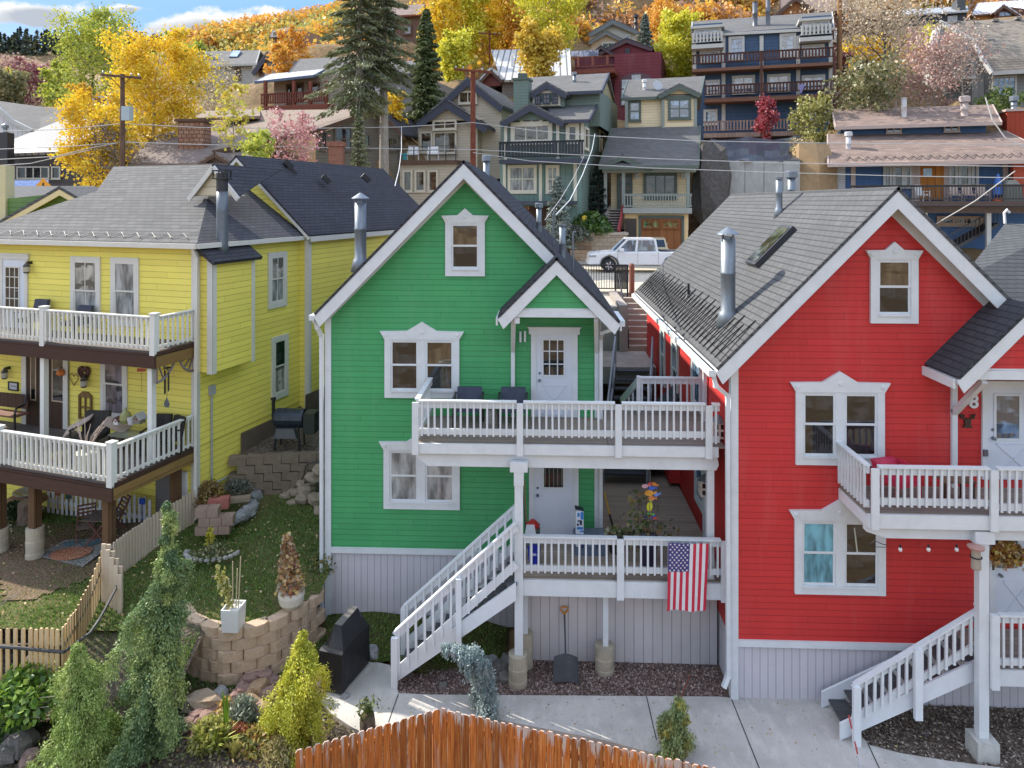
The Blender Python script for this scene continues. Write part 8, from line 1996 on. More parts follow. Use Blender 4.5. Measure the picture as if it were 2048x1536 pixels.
# ---- hillside trees
decid('cottonwood_tree','large yellow green tree with thin upright upper branches at the left',190,32,300,66,78,GRN_Y,11000,.13,BARK_B,21,up=.9,n_limb=20,start=.12,spread=.45)
decid('aspen_tree','deep yellow tree between utility pole and grey house, widest yellow crown on the left',305,66,330,48,80,YEL_A,14000,.10,BARK_W,22,n_limb=22,start=.15,spread=.45)
decid('aspen_tree','golden tree with the lowest hanging crown left of the utility pole',190,200,380,42,56,YEL_A,9000,.09,BARK_B,23,n_limb=18,start=.05,spread=.5)
decid('aspen_tree','narrow orange yellow tree behind the metal clad rooftop box',168,175,260,55,28,((.50,.25,.02),(.62,.36,.03),(.66,.46,.04)),1500,.14,BARK_W,24,start=.1)
decid('sparse_sapling','thin sapling with a few lime yellow leaf tufts before the brown roof',468,178,345,40.5,48,((.42,.42,.05),(.55,.52,.08),(.5,.36,.05)),700,.11,BARK_G,25,n_limb=18,up=1.0,start=.3,spread=.22)
decid('lime_shrub','lime green shrub peeking over the dark yellow house roof ridge',520,268,335,36,34,GRN_Y,900,.10,BARK_G,26,start=.1,cat='shrub',up=1.0)
decid('pink_shrub','airy pink red shrub before the tan roof',588,245,340,38,50,((.42,.10,.14),(.52,.22,.24),(.56,.36,.34),(.3,.12,.1)),1500,.085,BARK_G,27,start=.1,n_limb=22,up=.8,cat='shrub')
decid('bare_thicket','brown bare thicket of twigs at the foot of the transformer pole',232,255,350,41,40,((.14,.10,.07),(.22,.17,.13),(.3,.25,.18)),1000,.09,BARK_B,28,start=.05,n_limb=26,up=.8,cat='shrub',spread=.5)
decid('bare_thicket','grey brown bare shrubbery under the pale grey hill house',430,140,220,62,45,((.28,.24,.19),(.40,.35,.26),(.45,.40,.2)),1500,.11,BARK_G,29,start=.05,n_limb=24,up=.8,cat='shrub')
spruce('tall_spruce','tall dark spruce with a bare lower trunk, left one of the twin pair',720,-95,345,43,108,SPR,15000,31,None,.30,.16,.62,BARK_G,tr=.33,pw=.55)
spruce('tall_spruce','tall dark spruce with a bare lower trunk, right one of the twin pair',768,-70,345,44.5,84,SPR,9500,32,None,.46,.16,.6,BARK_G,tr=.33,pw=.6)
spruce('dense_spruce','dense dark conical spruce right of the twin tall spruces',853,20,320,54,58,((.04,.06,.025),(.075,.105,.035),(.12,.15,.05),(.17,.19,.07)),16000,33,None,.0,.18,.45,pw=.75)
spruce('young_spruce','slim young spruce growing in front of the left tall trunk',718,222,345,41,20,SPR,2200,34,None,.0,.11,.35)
decid('yellow_bush','yellow autumn bush between the tall spruces and the dense spruce',785,182,255,51,26,YEL_A,1200,.14,BARK_B,35,start=.05,cat='shrub')
for i,(px,t0_,b0_,Y,r,st_,lb)in enumerate(((888,-60,160,74,36,YEL_A,'bright yellow aspen, leftmost of the group above the beige house'),(925,-40,150,78,40,YEL_G,'pale yellow aspen standing right behind the leftmost one'),(965,-70,140,80,40,YEL_A,'golden aspen above the small distant pole'),(1010,-40,125,84,36,((.48,.25,.02),(.60,.36,.03),(.66,.44,.04)),'orange gold aspen above the silver metal roof'),(1108,-50,118,76,58,YEL_G,'big lime yellow aspen left of the pale stucco house'),(1078,72,165,60,42,((.52,.32,.03),(.66,.46,.05),(.6,.5,.08)),'round soft yellow tree in front of the silver metal roof'),(1352,34,165,72,40,YEL_G,'lime yellow tree between dark red house and blue block'),(1335,18,110,88,36,ORG,'orange tree behind the lime yellow one beside the blue block'),(905,70,165,68,30,YEL_G,'low yellow green aspen behind the beige roof'),(1050,30,130,82,30,ORG,'orange tree between golden aspens and lime aspen'))):
 decid('aspen_tree',lb,px,t0_,b0_,Y,r,st_,int(4200+r*90),.15,BARK_W,40+i,'autumn trees on the middle hillside',n_limb=18,start=.08,spread=.5,up=.8)
decid('orange_maple','orange tree column by the hilltop cabin',585,62,155,92,32,ORG,2200,.2,BARK_B,61,start=.05)
decid('orange_maple','orange yellow tree left of the red deck house roof',562,95,165,70,26,ORG,1500,.17,BARK_B,62,start=.05)
decid('bare_tree','big pale leafless tree with fine twigs right of the blue block',1770,0,165,66,92,PALE,5200,.13,BARK_B,63,n_limb=26,start=.25,up=.75,spread=.5,tr=.2)
decid('pink_tree','dusty pink half bare tree before the grey lodge',1870,95,215,57,66,PNK,3600,.11,BARK_G,64,n_limb=26,start=.1,up=.7,spread=.5)
decid('bare_tree','slender bare twiggy tree against the grey lodge wall',1925,55,205,55,42,((.40,.33,.26),(.5,.42,.34),(.42,.3,.26)),900,.09,BARK_G,65,n_limb=24,up=1.0,spread=.35)
decid('olive_bush','wide olive green bush with grey twigs below the brown shed',1735,150,228,54,58,OLV,3200,.13,BARK_G,66,start=.03,n_limb=26,cat='shrub',up=.6)
decid('yellow_bush','yellow leaved bush behind the brown shed',1725,88,150,76,40,YEL_A,2200,.17,BARK_B,67,start=.05,cat='shrub')
decid('yellow_bush','yellow leaved bush under the pale bare tree, right part',1840,72,130,78,34,YEL_G,1600,.17,BARK_B,68,start=.05,cat='shrub')
decid('crimson_tree','small crimson tree in front of the lowest balcony of the blue block',1530,195,290,57,21,REDL,1500,.11,BARK_B,69,start=.1,n_limb=18,up=1.1)
decid('leaning_shrub','tall straggly yellow green shrub at the right end of the blue block',1625,200,330,54,38,((.18,.19,.05),(.33,.33,.09),(.42,.36,.16)),2600,.12,BARK_G,70,start=.05,n_limb=24,cat='shrub',up=.9)
decid('crimson_bush','dull crimson bush behind the bare pole at the right of the blue block',1668,100,165,74,24,DRED,1200,.15,BARK_B,71,start=.05,cat='shrub')
decid('dry_slope_shrub','dry tan shrub on the rock face below the blue block',1600,285,345,50,26,((.30,.2,.1),(.4,.3,.16),(.25,.25,.08)),900,.1,BARK_G,72,start=.03,cat='shrub')
decid('green_bush','dark green leafy bush at the right end of the long blue roof',2005,200,265,54,42,((.04,.08,.015),(.1,.16,.03),(.2,.24,.05)),1800,.12,BARK_B,73,start=.03,cat='shrub')
spruce('silver_spruce','silvery blue spruce on the hill beside the pale stucco house',1290,28,100,80,19,SPRB,3200,74,None,.0,.2,.3)
spruce('silver_fir','silver grey spruce in front of the craftsman house',1116,352,500,43.6,40,((.11,.14,.12),(.17,.21,.18),(.25,.29,.25),(.32,.34,.28)),6500,75,None,.0,.11,.3)
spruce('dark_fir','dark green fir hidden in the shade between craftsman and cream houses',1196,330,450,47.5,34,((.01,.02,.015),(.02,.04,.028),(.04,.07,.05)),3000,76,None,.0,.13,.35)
clump('sunflower_bed','green shrub bed with a yellow sunflower left of the red handrail stairs',W(1180,468,45.4),1.5,1.3,((.03,.08,.015),(.07,.15,.025),(.15,.22,.04)),2400,77,.11,1.3)
q=W(1169,436,44.6);tag(MB().lathe(q,[(.06,0),(.17,.02),(.06,.05)],10,(0,-1,.1)).tube([q,q-Vector((0,-.1,1.2))],.03,5).build('sunflower',M_plain((.62,.42,.03),.6)),'single yellow sunflower standing above the green shrub bed','flower')
clump('juniper_bush','grey green juniper spilling over the stacked stone wall',W(1150,482,44.1),1.1,.9,((.08,.10,.07),(.16,.18,.13),(.24,.25,.19)),1500,78,.1,2)
for i,(px,t0_,b0_,Y,r,st_,lb)in enumerate(((60,145,225,92,52,DRED,'dark red purple tree at the far left'),(15,148,215,84,34,OLV,'olive green tree at the far left edge'),(45,135,190,110,40,PNK,'dusty pink bare tree behind the dark red one'),(20,150,175,105,24,YEL_G,'small yellow tree top at the far left edge'),(115,130,230,80,30,GRN_Y,'yellow green tree at the left side of the cottonwood'),(380,90,180,80,40,GRN_Y,'green yellow tree behind the deep yellow crown'))):
 decid('far_tree',lb,px,t0_,b0_,Y,r,st_,1800,.22,BARK_B,80+i,n_limb=16,start=.05,spread=.5)
k=0
for px,t0_,b0_,Y,r,lb in((418,72,112,170,9,'dark conifer on the skyline, first left of the orange ridge'),(432,64,112,168,9,'dark conifer on the skyline, second left of the orange ridge'),(446,66,112,172,10,'dark conifer on the skyline beside the orange ridge edge'),(487,50,84,165,8,'thin dark conifer rising from the orange ridge, left of three'),(497,48,84,168,8,'thin dark conifer rising from the orange ridge, middle of three'),(506,53,84,166,8,'thin dark conifer rising from the orange ridge, right of three')):
 spruce('skyline_conifer',lb,px,t0_,b0_,Y,r,((.02,.035,.025),(.04,.06,.04),(.07,.09,.06)),900,90+k,'conifers on the left skyline',.0,.42,.3,down=2);k+=1
# ================================================================= terrain
for px,py,Y in((650,90,100),(700,60,130),(650,45,165),(560,68,165),(480,88,165),(430,110,165),(900,40,105),(1100,50,100),(1400,40,100),(1700,60,100),(2000,50,105),(2300,40,105),(800,-20,150),(1000,-60,150),(1300,-60,150),(1700,-60,150),(2200,-60,150),(1200,-150,230),(1700,-150,230),(800,-90,230),(640,30,230),(2400,-150,230),(500,92,240),(300,118,300),(100,128,300),(0,134,300),(-200,140,300),(200,190,150),(0,200,140),(300,160,130),(400,150,115),(-200,210,130),(0,240,90),(200,240,90),(300,215,85),(400,190,85),(100,300,58),(300,290,58),(500,250,58),(600,240,62),(800,240,60),(1000,235,60),(1000,170,72),(1150,130,84),(900,150,80),(1450,290,58),(1700,230,56),(1850,240,54),(2200,230,54),(2100,110,80),(1800,150,75),(1400,110,85)):ctrl(px,py,Y)
for x in range(-90,91,10):CTRL.append((x,44.5,6.3))
for x in range(-20,30,8):CTRL.append((x,47,6.9))
for px in(0,300,600):ctrl(px,400,46)
CT=np.array(CTRL)
def terr(x,y):
 if y<=44.5:return-.12 if y<19 else min(5.9,-.12+(y-19)*.602)if y<29.5 else 5.4
 d2=((CT[:,0]-x)**2+(CT[:,1]-y)**2)/(max(3,y*.05)**2)+.15
 w=d2**-1.9
 return float((w*CT[:,2]).sum()/w.sum())
xs=np.concatenate([np.linspace(-700,-170,12),np.linspace(-160,160,121),np.linspace(170,700,12)]);ys=np.concatenate([[-300,-100,-30,5,12,19,24,29.5,29.6,44.4],np.linspace(44.5,130,66),np.linspace(133,330,50),[400,520,700]])
Zg=np.array([[terr(x,min(y,330))for x in xs]for y in ys])
Zg[-3:]-=np.array([[20],[60],[120]])
V=[(float(x),float(y),float(Zg[j,i]))for j,y in enumerate(ys)for i,x in enumerate(xs)];nx=len(xs)
m=MB();m.v=V;m.f=[(j*nx+i,j*nx+i+1,(j+1)*nx+i+1,(j+1)*nx+i)for j in range(len(ys)-1)for i in range(nx-1)];m.m=[0]*len(m.f)
tag(m.build('hillside_ground',M_soil((.20,.13,.07),(.28,.19,.10),(.16,.13,.06),.8),None,True),kind='structure')
rg=np.random.default_rng(77);Pn,Tn,Sn=[],[],[]
def interp(x,y):
 i=np.clip(np.searchsorted(xs,x)-1,0,nx-2);j=np.clip(np.searchsorted(ys,y)-1,0,len(ys)-2)
 fx=(x-xs[i])/(xs[i+1]-xs[i]);fy=(y-ys[j])/(ys[j+1]-ys[j])
 return(Zg[j,i]*(1-fx)*(1-fy)+Zg[j,i+1]*fx*(1-fy)+Zg[j+1,i]*(1-fx)*fy+Zg[j+1,i+1]*fx*fy)
nc=0
HOUSES=[(o.location.x,o.location.y)for o in SC.objects if o.type=='EMPTY' and o.get('category')in('house','apartment block','shed')]
HN=np.array(HOUSES)
rs_rng=np.random.default_rng(4)
while nc<4200:
 Y=float(rs_rng.uniform(62,190)if nc%3==0 else rs_rng.uniform(96,165));px=float(rs_rng.uniform(380,2150));p=W(px,300,Y);x,y=p.x,p.y
 if Y<95 and rs_rng.random()<.6:nc+=1;continue
 if px<560 and Y<120:nc+=1;continue
 if len(HN)and np.min((HN[:,0]-x)**2+((HN[:,1]+3-y)*.8)**2)<42:nc+=1;continue
 r=rs_rng.uniform(1.3,2.7)*(1+Y/250);k=85;z0=float(interp(x,y));tn=float(np.clip(.42+.3*math.sin(x*.055+1.2)*math.cos(y*.07)+.22*math.sin(x*.021-y*.03)+rs_rng.normal(0,.2),0,1))
 if math.sin(x*.11+2)*math.sin(y*.13+x*.05)>.52:nc+=1;continue
 q=rg.normal(0,1,(k,3));q/=np.linalg.norm(q,axis=1,keepdims=True);q*=rg.uniform(.45,1.0,(k,1));q[:,2]=np.abs(q[:,2])*.95
 Pn.append(np.array([x,y,z0-.2])+q*r);Tn.append(np.clip(tn+rg.normal(0,.11,k),0,1));Sn.append(np.full(k,.20+.0014*Y));nc+=1
tag(leaf_mesh('hillside_scrub',np.concatenate(Pn),np.concatenate(Sn),np.concatenate(Tn),M_foliage(((.34,.25,.20),(.46,.33,.24),(.60,.30,.10),(.76,.38,.05),(.76,.50,.08),(.52,.46,.12),(.34,.36,.12)),.3),None,None,1.25,5),kind='stuff')
Pn,Dn,Tn=[],[],[]
for i in range(520):
 px=float(rs_rng.uniform(-60,410));Y=float(rs_rng.uniform(255,330));p=W(px,132,Y);z0=float(interp(p.x,p.y));h=float(rs_rng.uniform(5,11));k=85
 s=rg.uniform(0,1,k);a=rg.uniform(0,6.28,k);rr_=h*.20*(1-s)*np.sqrt(rg.uniform(.2,1,k));Pn.append(np.column_stack([p.x+rr_*np.cos(a),p.y+rr_*np.sin(a),z0-1+h*s]));Dn.append(np.column_stack([np.cos(a),np.sin(a),np.full(k,-.6)]));Tn.append(np.clip(rs_rng.random()*.6+rg.uniform(0,.4,k),0,1))
tag(leaf_mesh('far_forest',np.concatenate(Pn),.8,np.concatenate(Tn),M_foliage(((.03,.05,.035),(.05,.075,.05),(.08,.10,.06),(.20,.17,.06)),.1),None,np.concatenate(Dn),1.8,6),kind='stuff')
# ================================================================= belongings on the yellow house porch and under its deck
st_=.2
m=MB();cells_=[(x,y)for x,y in lawn_cells if x<-10.1-(y-16)*.0 and 15.3+.4*math.sin(x*2.3)<y<18.6]
for x,y in cells_:m.face([(x+a*st_,y+b*st_,lawn_z(x+a*st_,y+b*st_)+.03)for a,b in((0,0),(1,0),(1,1),(0,1))])
kind(m.build('bare_dirt',M_soil((.13,.085,.055),(.20,.14,.095),(.10,.11,.04),6)))
q=[G(x,y,1.08)for x,y in((72,1112),(165,1137),(222,1100),(210,1078),(130,1078))]
t=thing('outdoor_rug','faded outdoor rug with orange and blue patches lying under the yellow deck','rug',q[1])
for p in q:p.z=lawn_z(p.x,p.y)+.06
q[2].z+=.02
MB().slab(q,.012).build('rug_field',M_soil((.22,.21,.19),(.30,.28,.24),(.12,.16,.18),6),t)
def patch(name,c,rx,ry,mat):
 m=MB();p0=G(*c,1.1);pts=[]
 for k in range(14):
  a=k*math.pi/7;x,y=p0.x+rx*math.cos(a),p0.y+ry*math.sin(a);pts.append((x,y,lawn_z(x,y)+.078))
 m.slab(pts,.008);m.build(name,mat,t)
patch('orange_patch',(142,1108),.50,.36,M_soil((.36,.13,.07),(.46,.22,.13),(.5,.3,.2),8));patch('blue_patch',(165,1085),.5,.22,M_soil((.06,.14,.18),(.11,.20,.23),(.2,.24,.24),8))
RDW=M_wood((.12,.04,.03),(.20,.10,.08),True,.05,'u')
def folding_chair(label,px,py,ang):
 p=G(px,py,1.1);p.z=lawn_z(p.x,p.y)+.03;t=thing('folding_chair',label,'chair',p);c_,s_=math.cos(ang),math.sin(ang);X=Vector((c_,s_,0));Y_=Vector((-s_,c_,0));Z=Vector((0,0,1))
 for sx in(-.2,.2):
  MB().bar(p+X*sx-Y_*.22,p+X*sx+Y_*.25+Z*.9,.03,.04).build('leg',RDW,t);MB().bar(p+X*sx+Y_*.2,p+X*sx-Y_*.2+Z*.44,.03,.04).build('leg',RDW,t)
 m=MB()
 for k in range(5):a=p-Y_*(.2-k*.08)+Z*.44;m.bar(a-X*.2,a+X*.2,.06,.015)
 m.build('seat',M_wood((.18,.12,.1),(.25,.19,.16),True,.05,'u'),t);m=MB()
 for k in range(5):a=p+Y_*(.06+k*.045)+Z*(.55+k*.08);m.bar(a-X*.2,a+X*.2,.015,.045)
 m.build('backrest',RDW,t)
folding_chair('red brown folding slatted chair left of the bistro table under the deck',172,1078,.5);folding_chair('red brown folding slatted chair right of the bistro table under the deck',236,1062,-.7)
p=G(203,1088,1.1);p.z=lawn_z(p.x,p.y)+.05;t=thing('bistro_table','small slatted folding bistro table standing on the rug under the deck','table',p);m=MB()
for k in range(7):m.box(p.x-.36,p.x+.36,p.y-.3+k*.09,p.y-.23+k*.09,p.z+.68,p.z+.7)
m.build('tabletop',M_wood((.12,.09,.08),(.19,.15,.13),True,.05,'u'),t)
for sx in(-1,1):
 for sy in(-.2,.2):MB().bar(p+Vector((sx*.3,sy,0)),p+Vector((-sx*.26,sy,.68)),.03,.035).build('leg',RDW,t)
p=G(58,1042,1.08);t=thing('sawn_log','upright sawn log section standing in the shade under the deck','log',p);MB().lathe((p.x,p.y,.95),[(.30,0),(.27,.3),(.26,.66),(.24,.68)],14).build('bark',M_bark((.12,.08,.06),(.24,.18,.14)),t);MB().lathe((p.x,p.y,1.63),[(.23,-.02),(.23,.008)],14).build('cut_face',M_plain((.34,.26,.18),.8),t)
p=PY.back(-.5).px(58,985);t=thing('enamel_basin','grey white enamel basin resting on a ledge under the deck','basin',p);MB().lathe(p,[(.12,-.1),(.36,.02),(.40,.06),(.36,.06),(.15,-.04)],16).build('bowl',M_plain((.44,.45,.46),.3),t);MB().box(p.x-.5,p.x+.5,p.y-.2,p.y+.25,p.z-.22,p.z-.11).build('ledge',M_wood((.3,.17,.09),(.38,.24,.14),True,.2,'u'),t)
for i,(px,py,col,lb)in enumerate(((116,985,(.22,.05,.03),'small red birdhouse ornament hanging on the white picket fence'),(137,992,(.03,.07,.06),'dark green leaf ornament on the white picket fence'),(285,1002,(.02,.08,.4),'bright blue flower ornament on the white picket fence'),(246,984,(.7,.55,.02),'yellow round ornament above the white picket fence'))):
 q=PY.back(-.32);u,z=q.uz(px,py);m=MB();m.ppoly(q,[(u+.11*math.cos(k*.785)*(1 if k%2 else.75),z+.11*math.sin(k*.785)*(1 if k%2 else.75))for k in range(8)],0,.03);m.bar(q.pt(u,z-.1,.015),q.pt(u,z-.5,-.0),.015,.015);tag(m.build('garden_ornament',M_plain(col,.5)),lb,'ornament')
zD=zl2;WK=M_wood((.025,.022,.02),(.05,.045,.04),True,.03,'u')
p=PY.back(-1.15).px(180,878);p.z=zD;chair('wicker_chair','black wicker armchair with a beige throw on the yellow house porch','chair',p,ya+.25,WK,WK,.72,.95)
t=thing('beige_throw','beige throw blanket draped over the black wicker armchair','blanket',p);m=MB();m.slab([p+Vector(v)for v in((-.75,.25,.55),(-.1,.35,.92),(-.1,.1,.8),(-.6,-.2,.42))],.03);m.slab([p+Vector(v)for v in((.3,.3,.85),(.95,.3,.58),(.9,-.05,.5),(.3,.05,.7))],.03);m.parts('fabric_fold',M_plain((.36,.29,.24),.9),t)
p=PY.back(-.95).px(262,872);p.z=zD;t=thing('porch_table','low glass topped table holding birdhouses at the right end of the porch','table',p);TB_=Vector((PY.t.x,PY.t.y,0));MB().bar(p+TB_*-.5+Vector((0,0,.5)),p+TB_*.5+Vector((0,0,.5)),.5,.04).build('tabletop',M_plain((.16,.17,.12),.2),t)
for a in(-.42,.42):
 for b in(-.2,.2):q=p+TB_*a+Vector((0,b,0));MB().bar(q,q+Vector((0,0,.48)),.035,.035,(0,1,0)).build('leg',BLACK,t)
def birdhouse(lb,px,py,w,wall,rf):
 q=PY.back(-.95).px(px,py);t=thing('birdhouse',lb,'birdhouse',q);pl_=Pl((q.x,q.y),ya);m=MB();m.ppoly(pl_,[(-w,q.z),(w,q.z),(w,q.z+w*1.5),(0,q.z+w*2.6),(-w,q.z+w*1.5)],-w,w);m.build('box',M_plain(wall,.6),t);m=MB()
 for s_ in(-1,1):m.slab([pl_.pt(0,q.z+w*2.75,w*1.3),pl_.pt(s_*w*1.5,q.z+w*1.2,w*1.3),pl_.pt(s_*w*1.5,q.z+w*1.2,-w*1.3),pl_.pt(0,q.z+w*2.75,-w*1.3)],.02)
 m.build('roof',M_plain(rf,.6),t);MB().lathe(pl_.pt(0,q.z+w*1.2,w),[(w*.28,0),(w*.26,.008)],10,(pl_.n.x,pl_.n.y,0)).build('entrance_hole',M_plain((.25,.02,.02),.6),t)
birdhouse('small white birdhouse with a brown roof on the porch table',236,848,.075,(.6,.58,.55),(.12,.06,.05));birdhouse('larger grey roofed birdhouse at the right end of the porch table',279,846,.10,(.2,.18,.14),(.36,.36,.36))
q=PY.back(-.9).px(251,846);tag(MB().lathe(q,[(.1,0),(.15,.1),(.13,.24),(.03,.34),(.02,.4)],12).build('ceramic_jar',M_plain((.26,.26,.10),.4)),'olive ceramic jar with a pointed lid between the two birdhouses','jar')
q=PY.back(-.95).px(263,848);tag(MB().lathe(q,[(.08,0),(.11,.16),(.1,.16)],12).build('white_pot',M_plain((.55,.54,.56),.4)),'little white flower pot left of the grey roofed birdhouse','pot')
for i,(px,lb,a_)in enumerate(((312,'dark metal porch chair behind the right post of the porch',.2),(334,'dark wicker porch chair at the right end of the porch',-.3))):
 p=PY.back(-.7).px(px,868);p.z=zD;chair('porch_chair',lb,'chair',p,ya+a_,WK,WK,.5,.9)
p=PY.back(-.55).px(20,852);p.z=zD;t=thing('porch_bench','iron sided wooden bench on the porch at the left edge','bench',p);MB().bar(p+TB_*-.8+Vector((0,0,.45)),p+TB_*.45+Vector((0,0,.45)),.45,.05).build('seat',M_wood((.16,.07,.04),(.22,.11,.07),True,.1,'v'),t);MB().bar(p+TB_*-.8+Vector((0,.22,.75)),p+TB_*.45+Vector((0,.26,.75)),.04,.4).build('backrest',BRN,t)
m=MB();m.tube([p+TB_*.45+v for v in(Vector((0,.22,.95)),Vector((0,.1,.72)),Vector((0,-.2,.7)),Vector((0,-.26,.55)),Vector((0,-.24,0)))],.03,6);m.build('iron_arm',BLACK,t)
p=PY.back(-1.9).px(122,880);p.z=zD;tag(MB().lathe(p,[(.16,0),(.22,.2),(.2,.2)],14).build('wicker_basket',M_plain((.36,.26,.12),.8)),'tan wicker basket on the porch floor before the brown door','basket')
p=PY.back(-2.2).px(172,960);p.z=zD;t=thing('porch_planter','cream planter behind the porch railing with bare pale stems','planter',p);MB().lathe(p,[(.2,0),(.26,.42),(.27,.46),(.23,.46)],16).build('pot',M_plain((.5,.48,.4),.6),t);m=MB();rr=random.Random(4)
for k in range(13):a=rr.uniform(-.5,.75);m.tube([p+Vector((0,0,.4)),p+Vector((a*.35,rr.uniform(-.1,.1),.85)),p+Vector((a*.7,rr.uniform(-.15,.15),1.15+rr.uniform(-.15,.15)))],[.012,.01,.007],4)
m.build('stems',M_plain((.42,.33,.27),.8),t)
p=PY.back(-1.95).px(50,866);clump('porch_greens','small lime green potted plant on the porch floor near the left edge',(p.x,p.y,zD),.2,.3,((.12,.2,.02),(.24,.34,.04)),260,31,.05)
def heart(u,z,s,n,mat,r,name,par=None):
 pts=[PY.pt(u+s*.062*16*math.sin(a)**3/16*8,z+s*(13*math.cos(a)-5*math.cos(2*a)-2*math.cos(3*a)-math.cos(4*a))/30,n)for a in[k*math.pi/12 for k in range(25)]]
 return MB().tube(pts,r,5).build(name,mat,par)
u,z=PY.uz(171,745);h_=heart(u,z,.38,.05,M_plain((.08,.025,.02),.6),.045,'wooden_heart');tag(h_,'dark red brown wooden heart ornament hung between brown door and lace window','ornament');heart(u,z,.2,.05,M_plain((.08,.025,.02),.6),.03,'inner_heart',h_)
u,z=PY.uz(150,757);tag(heart(u,z,.34,.04,M_plain((.25,.17,.08),.6),.012,'wire_heart'),'thin wire heart ornament on the yellow wall left of the wooden heart','ornament')
def sconce(lb,px,py):
 u,z=PY.uz(px,py);t=thing('wall_sconce',lb,'lamp',PY.pt(u,z));MB().lathe(PY.pt(u,z-.2,.16),[(.06,0),(.085,.03),(.09,.2),(.1,.22),(.02,.32)],8).build('lantern_body',M_plain((.07,.06,.055),.5),t);MB().lathe(PY.pt(u,z-.17,.16),[(.092,.02),(.096,.16)],8).build('glass',M_plain((.40,.38,.30),.3),t);MB().bar(PY.pt(u,z+.1,0),PY.pt(u,z+.1,.17),.05,.08).build('bracket',BLACK,t)
sconce('black wall lantern beside the brown double door on its left',20,742);sconce('black wall lantern below the wooden heart ornament',178,758);sconce('black wall lantern beside the white glazed door of the upper balcony',64,532)
u,z=PY.uz(28,772);t=thing('framed_plaque','small white plaque in a black frame on the yellow wall','plaque',PY.pt(u,z));m=MB();frame4(m,PY,u-.2,u+.2,z-.13,z+.13,.035,0,.04);m.build('frame',BLACK,t);MB().pbox(PY,u-.165,u+.165,z-.095,z+.095,0,.02).build('plaque_face',M_plain((.52,.5,.5),.5),t);MB().pbox(PY,u-.11,u+.11,z-.03,z+.03,.021,.024).build('faint_lettering',M_plain((.28,.28,.32),.5),t)
u0,u1,z0,z1=PY.rect(160,790,186,838);t=thing('window_frame_decoration','old brown window frame with arched top leaning on the yellow wall behind the wicker chair','decoration',PY.pt(u0,zD));m=MB();frame4(m,PY,u0,u1,z0,z1,.06,.02,.06);m.pbox(PY,(u0+u1)/2-.02,(u0+u1)/2+.02,z0+.06,z1-.06,.02,.055);m.pbox(PY,u0+.06,u1-.06,(z0+z1)/2-.02,(z0+z1)/2+.02,.02,.05);m.ppoly(PY,[(u0,z1),(u1,z1),((u0+u1)/2+.1,z1+.1),((u0+u1)/2-.1,z1+.1)],.02,.06);m.build('frame',M_wood((.18,.10,.035),(.26,.16,.06),True,.1,'u'),t)
u,z=PY.uz(130,743);t=thing('pumpkin_ornament','orange pumpkin ornament hung on the casing right of the brown door','ornament',PY.pt(u,z));MB().ball(PY.pt(u,z,.13),.12,10,.85).build('pumpkin',M_plain((.62,.18,.04),.6),t);MB().tube([PY.pt(u,z+.1,.13),PY.pt(u+.02,z+.16,.13)],.02,5).build('stalk',BRN,t)
u,z=PY.uz(284,741);t=thing('red_tag','small red fish shaped tag hanging on a string near the right porch post','ornament',PY.pt(u,z));q=PY.back(-.6);u,z=q.uz(284,741);MB().ppoly(q,[(u-.16,z-.04),(u+.1,z-.02),(u+.17,z+.06),(u-.15,z+.05)],0,.015).build('tag',M_plain((.42,.06,.04),.5),t);MB().tube([q.pt(u,z+.3,.007),q.pt(u,z-.55,.007)],.005,4).build('string',BLACK,t)
def wheel(lb,px,py,r,n,flip,plane):
 u,z=plane.uz(px,py);t=thing('wheel_bracket',lb,'bracket',plane.pt(u,z));m=MB();m.tube([plane.pt(u+flip*r*math.cos(a),z-r*math.sin(a),n)for a in[k*math.pi/16 for k in range(9)]],.035,6);m.bar(plane.pt(u,z,n),plane.pt(u+flip*r,z,n),.06,.06);m.bar(plane.pt(u,z,n),plane.pt(u,z-r,n),.06,.06);m.build('rim',M_wood((.20,.17,.15),(.28,.25,.23),True,.05,'u'),t);m=MB()
 for k in(1,2,3):a=k*math.pi/8;m.bar(plane.pt(u,z,n),plane.pt(u+flip*r*math.cos(a),z-r*math.sin(a),n),.03,.03)
 m.build('spokes',M_wood((.17,.14,.12),(.24,.2,.18),True,.05,'u'),t)
sp_=PYr.back(.08);wheel('quarter wagon wheel bracket at the outer end of the balcony beam',312,716,.62,0,1,PY.back(-.98).right(-.1).back(0)if 0 else sp_);wheel('quarter wagon wheel bracket at the wall end of the balcony beam',388,703,.5,0,-1,sp_)
q=PY.back(-.9);u,z=q.uz(334,722);t=thing('wind_chime','dark tubular wind chime with a drop shaped sail at the porch corner','wind chime',q.pt(u,z));MB().lathe(q.pt(u,z-.18,0),[(.09,0),(.09,.02)],10).build('top_disc',BLACK,t)
for k,dx in enumerate((-.08,-.02,.04,.09)):MB().tube([q.pt(u+dx,z-.22-.03*k,.03*(k%2)),q.pt(u+dx,z-.85+.04*k,.03*(k%2))],.014,6).build('chime_tube',BLACK,t)
MB().tube([q.pt(u,z,0),q.pt(u,z-.95,0)],.005,4).build('cord',BLACK,t);m=MB();zz=z-1.08;m.ppoly(q,[(u,zz+.16),(u+.09,zz),(u+.06,zz-.09),(u-.06,zz-.09),(u-.09,zz)],0,.015);m.build('wind_sail',M_plain((.10,.11,.13),.5),t)
for i,(px,lb)in enumerate(((62,'dark chair back showing above the balcony railing before the glazed door'),(150,'dark chair back showing above the balcony railing before the left window'))):
 p=PY.back(-.55).px(px,690);p.z=zu;chair('balcony_chair',lb,'chair',p,ya,DARKMET,M_plain((.04,.045,.07),.7),.55,.92-.1*i)
